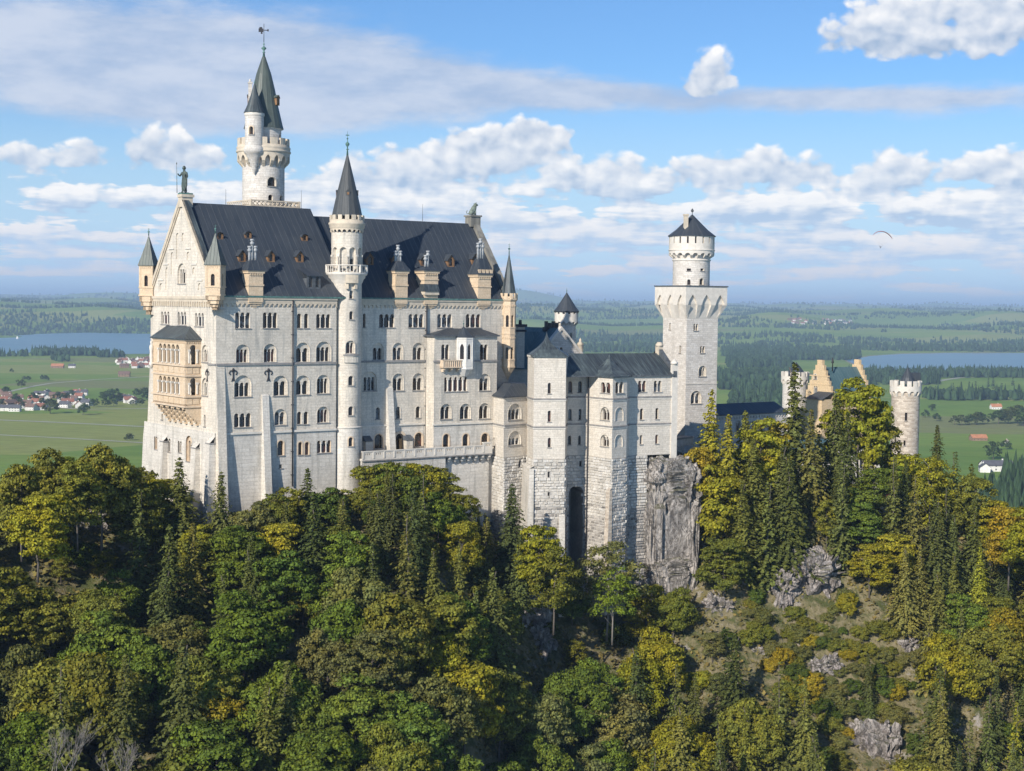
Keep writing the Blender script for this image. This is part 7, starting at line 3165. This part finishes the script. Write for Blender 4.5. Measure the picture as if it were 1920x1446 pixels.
m, nt, b, o = new_mat('hillside')
ob = coords(nt, 'Object')
g = nt.nodes.new('ShaderNodeNewGeometry')
n1 = noisex(nt, ob, 0.16, 6, 0.65)
n2 = noisex(nt, ob, 1.1, 6, 0.7)
n3 = noisex(nt, ob, 0.35, 4, 0.6)
col = mixc(nt, n2.smooth(.35, .65), (0.145, 0.130, 0.060, 1), (0.24, 0.20, 0.12, 1))
col = mixc(nt, n3.smooth(.45, .62), col, (0.075, 0.085, 0.03, 1))
col = mixc(nt, (n1 + n2 * .4).smooth(.78, .9), col, (0.33, 0.30, 0.27, 1))
nt.links.new(col, b.inputs['Base Color'])
b.inputs['Roughness'].default_value = 1.0
b.inputs['Specular IOR Level'].default_value = 0.1
bump(nt, b, n2 + n1, 1.0, .6)

gx = np.arange(-240, 241, 2.5)
gy = np.arange(60, 560, 2.5)
GX, GY = np.meshgrid(gx, gy)
GZ = hill_z(GX, GY)
V = np.stack([GX, GY, GZ], -1).reshape(-1, 3)
ix = np.arange(V.shape[0]).reshape(GX.shape)
F = np.stack([ix[:-1, :-1], ix[:-1, 1:], ix[1:, 1:], ix[1:, :-1]], -1).reshape(-1, 4)
me = bpy.data.meshes.new('castle_hill')
me.from_pydata(V.tolist(), [], F.tolist())
me.materials.append(MATS['hillside'])
me.polygons.foreach_set('use_smooth', [True] * len(me.polygons))
ho = bpy.data.objects.new('castle_hill', me)
COL.objects.link(ho)
ho['kind'] = 'structure'


# ---- rock
def m_rock(name, c1, c2, c3, moss=.6):
    m, nt, b, o = new_mat(name)
    ob = coords(nt, 'Object')
    g = nt.nodes.new('ShaderNodeNewGeometry')
    big = noisex(nt, ob, .14, 6, .65, dist=.8)
    st = noisex(nt, scalev(nt, ob, (1.1, 1.1, .16)), .8, 6, .7, dist=.6)
    fine = noisex(nt, ob, 1.6, 8, .72)
    rid = noisex(nt, scalev(nt, ob, (1, 1, .45)), .55, 7, .68, dist=1.2)
    crack = (rid - .5).op('ABSOLUTE').smooth(0, .035)
    col = mixc(nt, big.smooth(.38, .62), c1, c2)
    col = mixc(nt, st.smooth(.5, .68) * .85, col, c3)
    fv = fine.smooth(.28, .72, .62, 1.25)
    col = mixc(nt, 1.0, col, combine(nt, fv, fv, fv), 'MULTIPLY')
    col = mixc(nt, crack.smooth(0, 1, .5, 0), col, c3)
    _, _, nz = sepv(nt, g.outputs['Normal'])
    col = mixc(nt, (nz + fine * .6).smooth(.85, 1.1) * moss, col, (.09, .095, .03, 1))
    nt.links.new(col, b.inputs['Base Color'])
    b.inputs['Roughness'].default_value = .95
    b.inputs['Specular IOR Level'].default_value = .15
    bump(nt, b, fine + crack * .4 + st * .5, 1.0, .5)


m_rock('cliff_rock', (.34, .31, .28, 1), (.43, .39, .35, 1), (.15, .135, .125, 1))
m_rock('pale_rock', (.42, .38, .345, 1), (.33, .29, .27, 1), (.17, .15, .13, 1), .6)


def rock(name, label, c, dims, seed, mat, rot=0.0, sub=5, amp=.22, blocky=.62, group=None, tilt=0.0):
    import bmesh
    bm = bmesh.new()
    bmesh.ops.create_icosphere(bm, subdivisions=sub, radius=1.0)
    off = Vector((seed * 13.7, seed * 5.1, seed * 2.3))
    R = Matrix.Rotation(rot, 3, 'Z') @ Matrix.Rotation(tilt, 3, 'X')
    for v in bm.verts:
        p = v.co
        q = Vector([math.copysign(abs(k) ** blocky, k) for k in p])
        w_ = Vector((q.x * dims[0], q.y * dims[1], q.z * dims[2]))
        s = w_ * .16 + off
        s.z *= .55
        d = mnoise.fractal(s, 1.0, 2.1, 5)
        rg = 1 - abs(mnoise.noise(w_ * .32 + off))
        d2 = mnoise.fractal(w_ * .55 + off, .8, 2.2, 4)
        wp = w_ + Vector((mnoise.noise(w_ * .5 + off), mnoise.noise(w_ * .5 - off), .4 * mnoise.noise(w_ * .4))) * 1.1
        f1 = 1.0 / max(.6, min(dims) * .34)
        cl_ = mnoise.cell(Vector((wp.x * f1 + 3, wp.y * f1, wp.z * f1 * .55)) + off) - .5
        cs_ = mnoise.cell(Vector((wp.x * f1 * 2.3, wp.y * f1 * 2.3 + 7, wp.z * f1 * 1.3)) + off) - .5
        k_ = min(1.0, min(dims) / 5)
        w_ += p.normalized() * ((d * 5 + (rg - .6) * 2.5 + d2 * 2.2) * amp * k_ + (cl_ * 1.5 + cs_ * .8) * min(dims) * amp * .9)
        v.co = R @ w_
    me = bpy.data.meshes.new(name)
    bm.to_mesh(me)
    bm.free()
    me.materials.append(MATS[mat])
    o = bpy.data.objects.new(name, me)
    COL.objects.link(o)
    o.location = c
    o['label'] = label
    o['category'] = 'rock'
    if group:
        o['group'] = group
    return o


c = at(1236, 1001, 292)
rock('rock_cliff', 'tall bare grey rock cliff under the right end of the white wing', (c.x, c.y, c.z), (6.3, 7.0, 15.2), 1, 'cliff_rock', rad(27), 6, .085, .36)
c = at(1238, 1105, 288)
rock('rock_ledge', 'dark streaked rock step at the foot of the tall grey cliff', (c.x, c.y, c.z), (4.6, 6.4, 6.5), 4, 'cliff_rock', rad(27), 6, .08, .3)
KEEP = []
for i, (x, y, D, dm, sd_, lab) in enumerate([
        (1520, 1090, 268, (5.2, 4.5, 6.0), 7, 'pale rock face below the tall spruce and the yellow gatehouse'),
        (1460, 1120, 262, (2.4, 3, 6.0), 8, 'narrow whitish rock rib left of the big pale rock face'),
        (1350, 1135, 263, (3.0, 3, 2.2), 9, 'small pale rock at the foot of the yellow trees under the square tower'),
        (988, 1155, 245, (3.2, 3.5, 4.4), 10, 'pale rock outcrop between bushes below the square stair block'),
        (1018, 1215, 237, (2.0, 2.6, 4.4), 12, 'narrow pale rock just below the outcrop under the stair block'),
        (1640, 1405, 236, (4.6, 4, 5.0), 13, 'pale broken rock at the bottom right among spruces'),
        (160, 985, 222, (3.4, 3, 2.6), 14, 'weathered rock poking out of the trees left of the gable front'),
        (1130, 1120, 274, (3.4, 3, 4.5), 15, 'whitish rock below the right-hand rubble buttress behind the airy birch'),
        (1545, 1245, 250, (3.4, 3, 1.7), 16, 'low grey rocks in the dry grass of the right slope'),
        (1700, 1215, 255, (2.2, 2.2, 2.0), 17, 'small pale rocks beside the spruces on the right slope'),
        (1590, 1290, 246, (2.4, 2, 1.4), 18, 'flat broken rock patch in the middle of the dry slope'),
        (1425, 1225, 254, (2.0, 2, 1.6), 19, 'grey boulder at the left edge of the dry slope')]):
    d = ray(x, y)
    # set the stone on the slope where the eye meets it
    t = 180.0
    while t < 340 and d.z * t > float(hill_z(d.x * t, t)):
        t += .5
    q = d * (t + 1.0)
    rock('rock_outcrop', lab, tuple(q), dm, sd_, 'pale_rock', rad(20 + i * 31), 5, .24, .6, None, .25)
    kk_ = .55 if i in (3, 4) else 1.0
    KEEP.append((x, y, dm[0] / t * FPX * kk_, dm[2] / t * FPX * kk_, t))

# ================================================================== THE WOOD ON THE HILL
TL = [(-200, 880), (0, 880), (40, 862), (75, 850), (100, 838), (140, 850), (165, 835), (190, 826), (228, 842), (245, 868), (262, 884), (285, 884), (318, 885), (350, 900), (378, 955), (392, 985), (410, 965), (425, 950),
      (455, 955), (490, 930), (520, 925), (545, 908), (600, 905), (630, 918), (660, 922), (690, 880), (720, 866), (790, 864), (830, 878), (850, 905), (880, 940), (920, 958), (950, 960), (985, 1000), (1040, 1020),
      (1058, 1065), (1075, 1092), (1100, 1092), (1125, 1080), (1190, 1092), (1288, 1090), (1296, 905), (1302, 850), (1325, 760), (1380, 775), (1420, 785), (1440, 785), (1458, 760), (1485, 700), (1530, 780), (1556, 735),
      (1590, 712), (1640, 712), (1668, 745), (1685, 842), (1740, 850), (1752, 815), (1780, 822), (1800, 850), (1835, 880), (1862, 930), (1895, 945), (1930, 955), (2200, 960)]
TX, TY = np.array([p[0] for p in TL], float), np.array([p[1] for p in TL], float)


def treeline(x0, x1):
    xs = np.linspace(x0, x1, 7)
    return float(np.max(np.interp(xs, TX, TY)))


tr = random.Random(2024)
wood = []
PAL = {
    'dark green': (.060, .090, .020), 'green': (.085, .128, .024), 'fresh green': (.105, .160, .024), 'olive': (.115, .130, .026), 'grey green': (.105, .118, .042),
    'yellow green': (.172, .182, .022), 'golden': (.205, .178, .022), 'spruce green': (.078, .096, .028), 'deep spruce': (.058, .076, .025), 'light spruce': (.115, .125, .032)}


def jitter(c):
    k = 1.24 * tr.uniform(.85, 1.15)
    return (c[0] * k * tr.uniform(.98, 1.14), c[1] * k, c[2] * k * tr.uniform(.9, 1.1))


def colname(c):
    return {'spruce green': 'mid green', 'deep spruce': 'dark green', 'light spruce': 'light green'}.get(c, c)


def place(px, py):
    band = 'high up' if py < 960 else ('upper slope' if py < 1100 else ('middle slope' if py < 1260 else 'bottom slope'))
    for lim, nm in ((130, 'at the left edge'), (270, 'left of the palace'), (400, 'below the gable front'), (500, 'below the great corner buttress'), (610, 'below the long front'), (710, 'below the stair tower'), (820, 'below the terrace left end'),
                    (925, 'below the terrace brackets'), (1000, 'below the first bower bay'), (1065, 'below the square stair block'), (1110, 'below the dark arch'), (1190, 'below the last bower bay'), (1300, 'below the grey cliff'),
                    (1390, 'below the square tower'), (1470, 'below the gallery wing'), (1560, 'below the yellow gatehouse'), (1660, 'below the gate lodge'), (1740, 'below the round gate tower'), (1840, 'right of the gate tower')):
        if px < lim:
            return band + ' ' + nm
    return band + ' at the right edge'


def put(kind, color, x, y, z, h, wide):
    con = 'spruce' in kind
    nm = 'spruce_tree' if con else ('birch_tree' if kind == 'airy' else ('shrub' if kind == 'bush' else 'leafy_tree'))
    o = plant(kind, nm, x, y, z, h, jitter(PAL[color]), wide, r=tr)
    o['category'] = 'shrub' if kind == 'bush' else 'tree'
    o['group'] = {'spruce_tree': 'spruces on the castle hill', 'birch_tree': 'airy pale trees on the castle hill', 'shrub': 'shrubs on the castle hill', 'leafy_tree': 'leafy trees on the castle hill'}[nm]
    px, py = proj((x, y, z + h * .55))
    half = (.2 if con else .4) * h * wide / y * FPX
    size = 'tall' if h > 19 else ('low' if h < 9 else '')
    shape = {'broad': 'broad leafy tree', 'tiered': 'layered leafy tree', 'slim': 'slim leafy tree', 'airy': 'airy pale stemmed tree', 'spruce': 'spruce', 'thin_spruce': 'thin spruce', 'bush': 'shrub'}[kind]
    if kind == 'bush':
        size = ''
    wood.append((o, ' '.join((size + ' ' + colname(color) + ' ' + shape + ', ' + place(px, py)).split()), px))
    TREES.append((x, y, h * (.16 if con else .30) * wide, px, py, half))


def standing(px, ytop, D, kind, color, h=None, wide=1.0):
    """a tree whose top meets the given line of sight at distance D; its foot is on the hill"""
    d = ray(px, ytop) * D
    z0 = float(hill_z(d.x, d.y)) - .4
    h = d.z - z0 if h is None else h
    put(kind, color, d.x, d.y, d.z - h, h, wide)


# trees that shape the skyline
for a in [
        (336, 856, 244, 'spruce', 'spruce green', 17, 1.25), (415, 882, 243, 'spruce', 'spruce green', 15, 1.1), (577, 876, 252, 'spruce', 'deep spruce', 15, 1.3),
        (105, 838, 231, 'broad', 'olive', 15, .85), (190, 826, 236, 'broad', 'olive', 16, .8), (40, 865, 226, 'tiered', 'olive', 14, .85), (145, 862, 229, 'slim', 'olive', 13, 1.0), (245, 868, 250, 'tiered', 'olive', 12, 1.0), (285, 880, 254, 'spruce', 'spruce green', 12, 1.4),
        (310, 893, 250, 'tiered', 'yellow green', 11, 1.0), (70, 925, 218, 'tiered', 'yellow green', 12, 1.0), (262, 900, 240, 'tiered', 'olive', 12, 1.0),
        (960, 905, 264, 'spruce', 'deep spruce', 17, 1.2), (915, 968, 262, 'thin_spruce', 'light spruce', 13, 1.2), (975, 1000, 258, 'spruce', 'spruce green', 13, 1.0),
        (1010, 985, 258, 'tiered', 'yellow green', 14, .8), (1040, 1025, 255, 'slim', 'olive', 14, 1.0), (1140, 1012, 270, 'airy', 'grey green', 17, 1.05), (1150, 1060, 262, 'airy', 'fresh green', 13, 1.0),
        (1335, 728, 297, 'spruce', 'yellow green', 25, .95), (1312, 835, 293, 'slim', 'golden', 16, .9), (1366, 775, 294, 'spruce', 'yellow green', 22, 1.0), (1398, 768, 300, 'spruce', 'olive', 21, 1.05), (1427, 780, 300, 'slim', 'yellow green', 19, 1.0), (1412, 820, 292, 'spruce', 'light spruce', 18, 1.1), (1345, 870, 288, 'slim', 'yellow green', 17, 1.0), (1392, 900, 285, 'spruce', 'light spruce', 18, 1.1),
        (1490, 676, 306, 'spruce', 'spruce green', 34, .98), (1468, 830, 294, 'spruce', 'spruce green', 22, 1.05), (1522, 765, 303, 'spruce', 'light spruce', 20, 1.0), (1448, 785, 305, 'slim', 'golden', 17, .9),
        (1612, 704, 316, 'tiered', 'yellow green', 24, .80), (1568, 735, 312, 'spruce', 'spruce green', 26, .95), (1590, 770, 306, 'spruce', 'deep spruce', 22, .9), (1655, 770, 318, 'slim', 'olive', 17, .9),
        (1758, 795, 318, 'spruce', 'deep spruce', 20, .9), (1715, 850, 312, 'tiered', 'yellow green', 14, .9), (1745, 855, 306, 'airy', 'yellow green', 16, .9), (1792, 845, 312, 'thin_spruce', 'spruce green', 17, 1.2), (1822, 868, 306, 'spruce', 'spruce green', 17, 1.0),
        (1680, 850, 322, 'tiered', 'olive', 10, 1.2), (1860, 935, 296, 'tiered', 'yellow green', 13, 1.0), (1895, 948, 284, 'slim', 'golden', 15, 1.0), (1930, 950, 276, 'tiered', 'yellow green', 14, .9), (1830, 890, 300, 'slim', 'olive', 14, 1.0),
        (640, 915, 258, 'slim', 'olive', 9, 1.0), (700, 872, 262, 'tiered', 'olive', 11, .9), (722, 868, 262, 'slim', 'green', 11, .9), (812, 869, 263, 'tiered', 'olive', 11, .9), (848, 893, 263, 'slim', 'olive', 9, 1.0), (672, 915, 259, 'bush', 'olive', 4, 1.2), (740, 866, 262, 'tiered', 'olive', 13, .9), (790, 866, 262, 'tiered', 'yellow green', 13, .9), (765, 872, 258, 'slim', 'dark green', 13, .9),
        (830, 882, 262, 'spruce', 'spruce green', 13, 1.0), (865, 925, 262, 'bush', 'olive', 4, 1.0), (610, 912, 254, 'tiered', 'dark green', 12, .9), (545, 912, 250, 'slim', 'olive', 12, .9), (515, 925, 247, 'tiered', 'olive', 11, .8),
        (470, 945, 244, 'bush', 'grey green', 5, 1.0), (495, 938, 246, 'slim', 'grey green', 9, .9)]:
    standing(*a)

RK = KEEP + [(1241, 965, 50, 118, 290), (1232, 1070, 45, 28, 284), (1080, 985, 16, 90, 290)]
DRY = [(1400, 1140), (1470, 1100), (1580, 1060), (1610, 1180), (1690, 1190), (1730, 1290), (1660, 1330), (1650, 1446), (1590, 1446), (1540, 1340), (1480, 1290), (1400, 1230)]
cand = []
yy_ = 322.0
while yy_ > 150:
    sp = 4.6
    x = -.46 * yy_
    while x < .46 * yy_:
        cand.append((x + tr.uniform(-2.6, 2.6), yy_ + tr.uniform(-2.4, 2.4)))
        x += sp
    yy_ -= 4.2
tr.shuffle(cand)
cand.sort(key=lambda q: -round(q[1] / 12))
NT = 0
for x, y in cand:
    z = float(hill_z(x, y))
    yf = float(np.interp(x, HX, HY))
    if y > yf - 1.0 and -66 < x < 33:
        continue
    if y > yf + 8:
        continue
    px, pyb = proj((x, y, z))
    if px < -130 or px > 2110 or pyb > 1660:
        continue
    indry = inpoly((px, pyb - 10), DRY)
    s = mnoise.noise(Vector((x * .045, y * .06, 3.3)))
    s2 = mnoise.noise(Vector((x * .07 + 40, y * .09, 9.1)))
    pcon = .34 + s * .6
    if pyb < 1130 and 300 < px < 1000:
        pcon += .30
    if px < 300:
        pcon -= .18
    if 500 < px < 1150 and pyb > 1200:
        pcon -= .35
    if px > 1330 and pyb > 1150:
        pcon += .45
    if px > 1290 and pyb < 1150:
        pcon += .3
    con = tr.random() < pcon
    if indry and tr.random() < .62:
        continue
    if con:
        kind = 'spruce' if tr.random() < .7 else 'thin_spruce'
        h = tr.uniform(12, 18) if pyb < 1130 and px < 1250 else tr.uniform(14, 22)
        wide = tr.uniform(.85, 1.15)
        color = tr.choice(['spruce green', 'deep spruce', 'spruce green', 'light spruce'] + (['yellow green', 'olive', 'light spruce'] if px > 1180 else []))
    else:
        kind = tr.choice(['broad', 'tiered', 'tiered', 'slim']) if pyb < 1250 else tr.choice(['broad', 'broad', 'tiered'])
        h = tr.uniform(8.5, 12.5) if pyb < 1130 else (tr.uniform(10, 14) if pyb < 1260 else tr.uniform(12, 16))
        wide = tr.uniform(.82, 1.1)
        w_ = s2 + tr.uniform(-.35, .35) + (.28 if px > 1180 else 0) + (.10 if px < 330 and pyb < 1150 else 0) - (.22 if 420 < px < 1150 and pyb > 1150 else 0)
        color = 'golden' if w_ > .72 else ('yellow green' if w_ > .38 else ('olive' if w_ > .05 else ('green' if w_ > -.2 else tr.choice(['dark green', 'grey green', 'green']))))
    if indry:
        h *= .55
    half = (.19 if con else .40) * h * wide / y * FPX
    inner = half * (.5 if con else .9)
    ytop = treeline(px - inner, px + inner) + abs(tr.gauss(0, 8))
    zmax = -(ytop - eye(px)) / FPX * y
    h = min(h, zmax - z)
    if h < 5.0:
        continue
    half = (.19 if con else .40) * h * wide / y * FPX
    r0 = h * (.155 if con else .27) * wide
    if any(math.hypot(x - a, y - b_) < (r0 + c_) * .62 for a, b_, c_, *_ in TREES):
        continue
    pt = proj((x, y, z + h))[1]
    if not indry and pyb > 1180 and 1300 < px < 1760:
        cov_ = sum(inpoly((px + q * half * .7, pt + (pyb - pt) * f_), DRY) for q in (-1, 0, 1) for f_ in (0, .35, .7))
        if cov_ > (3 if con else 1) and tr.random() < .9:
            continue
    bad = False
    for rx, ry, rw, rh, rt in RK:
        if y < rt and abs(px - rx) < rw * .75 + half * .75 and pt < ry + rh * .5 and pyb > ry - rh * .6:
            bad = True
    if bad:
        continue
    put(kind, color, x, y, z - .3, h, wide)
    NT += 1
    if NT > 470:
        break
# shrubs on the dry slope and along the rock feet
ns = 0
for k in range(2500):
    px, py = tr.uniform(1330, 1760), tr.uniform(1090, 1446)
    if not inpoly((px, py), DRY):
        continue
    d = ray(px, py)
    t = 190.0
    while t < 340 and d.z * t > float(hill_z(d.x * t, t)):
        t += .6
    x, y = d.x * t, t
    if any(math.hypot(x - a, y - b_) < 1.6 + c_ * .5 for a, b_, c_, *_ in TREES):
        continue
    if any(abs(px - rx) < rw and abs(py - ry) < rh for rx, ry, rw, rh, rt in RK):
        continue
    put('bush', tr.choice(['olive', 'grey green', 'olive', 'grey green', 'dark green', 'golden']), x, y, float(hill_z(x, y)) - .2, tr.uniform(1.3, 3.2), tr.uniform(.8, 1.1))
    ns += 1
    if ns > 85:
        break
import sys
gap = 0
fill = [(x, y) for x, y in cand]
tr.shuffle(fill)
for x, y in fill:                                 # young trees and shrubs close the gaps
    z = float(hill_z(x, y))
    yf = float(np.interp(x, HX, HY))
    if (y > yf - 2.0 and -66 < x < 33) or y > yf + 5:
        continue
    px, pyb = proj((x, y, z))
    if px < -30 or px > 1950 or pyb > 1500 or inpoly((px, pyb - 10), DRY):
        continue
    if any(math.hypot(x - a, y - b_) < 1.2 + c_ * .75 for a, b_, c_, *_ in TREES):
        continue
    zmax = -(treeline(px - 20, px + 20) + 4 - eye(px)) / FPX * y
    h = min(tr.uniform(3.0, 6.0), zmax - z)
    if h < 1.5 or any(y < rt and abs(px - rx) < rw + 12 and abs(pyb - 20 - ry) < rh + 14 for rx, ry, rw, rh, rt in RK):
        continue
    put('bush' if h < 4.2 else 'slim', tr.choice(['olive', 'green', 'dark green', 'olive', 'yellow green', 'grey green']), x, y, z - .2, h, 1.0 if h < 4.2 else 1.25)
    gap += 1
    if gap > 110:
        break
from collections import Counter
print(Counter(o.name.split('.')[0] for o in bpy.data.objects if o.get('category') in ('tree', 'shrub')))
print('trees', NT, gap, 'shrubs', ns, 'all', len(TREES))
number(wood)

# ---- undergrowth and dry grass: nobody could count it
n = 90000
ux = rs.uniform(-125, 145, n)
uy = rs.uniform(165, 312, n)
keep = (np.abs(ux) < uy * .47) & (uy < np.interp(ux, HX, HY) + 2)
ux, uy = ux[keep], uy[keep]
uz = hill_z(ux, uy)
cl = np.sin(ux * .5 + 1) * np.sin(uy * .45) + .7 * np.sin(ux * 1.1 + uy * .9)
dry = np.array([inpoly(proj((a, b_, c_)), DRY) for a, b_, c_ in zip(ux, uy, uz)])
keep = (cl > -.2) | (~dry & (cl > -1.0))
ux, uy, uz, dry = ux[keep], uy[keep], uz[keep], dry[keep]
k = len(ux)
hgt = np.where(dry, .55, .9)
C = np.stack([ux, uy, uz + rs.uniform(.0, 1, k) * hgt], -1)
N = np.stack([rs.normal(size=k) * .5, -.35 + rs.normal(size=k) * .4, np.full(k, .8)], -1)
S = rs.uniform(.25, .55, k) * np.where(dry, .62, 1.0)
m_leaf('undergrowth', .15, (.5, 1.4), (.150, .135, .050, 1), (1.35, 1.1, .9))
uo = bpy.data.objects.new('undergrowth', cards(C, N, S, rs, 'undergrowth', 'undergrowth'))
COL.objects.link(uo)
uo['kind'] = 'stuff'
uo['label'] = 'olive undergrowth and dry grass covering the castle hill'
uo['category'] = 'undergrowth'

# ---- bare twigs at the lower left
for i, (px, py, D, h, lab) in enumerate([(112, 1440, 182, 9, 'bare pale branched dead bush at the lower left corner'), (225, 1446, 178, 6.5, 'leafless twiggy bush at the bottom edge, right of the pale dead one')]):
    q = at(px, py, D)
    t = thing('bare_bush', (q.x, q.y, q.z - 1), lab, 'bush', None)
    mb = MB()
    r = random.Random(i + 5)

    def twig(p, d, l, w_, lev):
        e = p + d * l
        md = p + d * l * .5 + Vector((r.uniform(-1, 1), r.uniform(-1, 1), r.uniform(-.5, 1))) * l * .08
        tube(mb, [p, md, e], w_, w_ * .6, 5)
        if lev:
            for _ in range(3):
                nd = (d + Vector((r.uniform(-1, 1), r.uniform(-1, 1), r.uniform(-.3, .9))) * .6).normalized()
                twig(p + d * l * r.uniform(.5, 1), nd, l * r.uniform(.5, .8), w_ * .6, lev - 1)
    for _ in range(7):
        twig(Vector((q.x + r.uniform(-1.5, 1.5), q.y + r.uniform(-1, 1), q.z - 2)), Vector((r.uniform(-.5, .5), r.uniform(-.4, .4), 1)).normalized(), h * .42, .07, 3)
    mb.build('branches', ['pale_bark'], t)

# ================================================================== PARAGLIDER
pc = at(1655, 441, 900)
pg = thing('paraglider', tuple(pc), 'thin red arched paraglider wing high in the sky at right', 'paraglider')
m_plain('wing_red', (.42, .06, .07, 1), (.30, .05, .06, 1), .6, .5, 0)
m_plain('suit', (.05, .06, .10, 1), None, .8)
mb = MB()
n = 18
sec = []
for i in range(n + 1):
    t = -1 + 2 * i / n
    x = 5.6 * math.sin(t * 1.05) / math.sin(1.05)
    z = 3.2 * (math.cos(t * 1.05) - math.cos(1.05)) / (1 - math.cos(1.05)) - 1.2
    ch_ = 1.35 * math.sqrt(max(.06, 1 - (t * .97) ** 2))
    z += -x * .16
    ring_ = []
    for (a, b_) in ((-1, 0), (-.6, .13), (.3, .17), (.95, .05), (1, 0), (.3, -.06), (-.6, -.04)):
        ring_.append(pc + Vector((x - b_ * t, a * ch_, z + b_ * 1.7)))
    sec.append(ring_)
for i in range(n):
    for k in range(7):
        j = (k + 1) % 7
        mb.add([sec[i][k], sec[i][j], sec[i + 1][j], sec[i + 1][k]])
mb.add(sec[0])
mb.add(sec[-1][::-1])
mb.build('canopy', ['wing_red'], pg)
mb = MB()
pp = at(1650.5, 465, 900)
for i in range(0, n + 1, 2):
    q = (sec[i][2] + sec[i][5]) / 2
    s = -1 if i < n / 2 else 1
    tube(mb, [q, pp + Vector((s * .25, 0, .6))], .012, None, 4)
mb.build('lines', ['iron'], pg)
pe = thing('person', tuple(pp), 'person in dark clothes seated in a harness under the paraglider', 'person')
N = [((0, 0, 0), (.17, .14)), ((0, .05, .3), (.16, .12)), ((0, .08, .55), (.20, .13)), ((0, .08, .70), .07), ((0, .06, .83), .11), ((0, .05, .93), .10),
     ((-.1, -.42, .06), .09), ((-.1, -.75, -.2), .065), ((-.1, -.86, -.24), .05), ((.1, -.42, .06), .09), ((.1, -.75, -.2), .065), ((.1, -.86, -.24), .05),
     ((-.24, .06, .56), .07), ((-.36, -.02, .8), .05), ((-.28, -.05, 1.05), .045), ((.24, .06, .56), .07), ((.36, -.02, .8), .05), ((.28, -.05, 1.05), .045)]
N = [(p, r if isinstance(r, tuple) else (r, r)) for p, r in N]
skin_figure('body', N, [(0, 1), (1, 2), (2, 3), (3, 4), (4, 5), (0, 6), (6, 7), (7, 8), (0, 9), (9, 10), (10, 11), (2, 12), (12, 13), (13, 14), (2, 15), (15, 16), (16, 17)], 'suit', pe)

# ================================================================== HAZE
HAZE = 6.6e-5
mb = MB()
x0, x1, y0, y1, z0, z1 = -62000, 62000, -400, 66000, -165, 205
for f in (((x0, y0, z0), (x0, y1, z0), (x1, y1, z0), (x1, y0, z0)), ((x0, y0, z1), (x1, y0, z1), (x1, y1, z1), (x0, y1, z1)), ((x0, y0, z0), (x1, y0, z0), (x1, y0, z1), (x0, y0, z1)),
          ((x1, y0, z0), (x1, y1, z0), (x1, y1, z1), (x1, y0, z1)), ((x1, y1, z0), (x0, y1, z0), (x0, y1, z1), (x1, y1, z1)), ((x0, y1, z0), (x0, y0, z0), (x0, y0, z1), (x0, y1, z1))):
    mb.add(f)
m = bpy.data.materials.new('haze')
m.use_nodes = True
nt = m.node_tree
nt.nodes.clear()
out = nt.nodes.new('ShaderNodeOutputMaterial')
pv = nt.nodes.new('ShaderNodeVolumePrincipled')
pv.inputs['Density'].default_value = HAZE
pv.inputs['Color'].default_value = (.54, .74, 1.0, 1)
pv.inputs['Anisotropy'].default_value = 0.0
nt.links.new(pv.outputs[0], out.inputs['Volume'])
MATS['haze'] = m
hz = mb.build('haze', ['haze'])
hz['kind'] = 'stuff'
hz['label'] = 'thin blue air haze over the whole plain'
hz['category'] = 'haze'
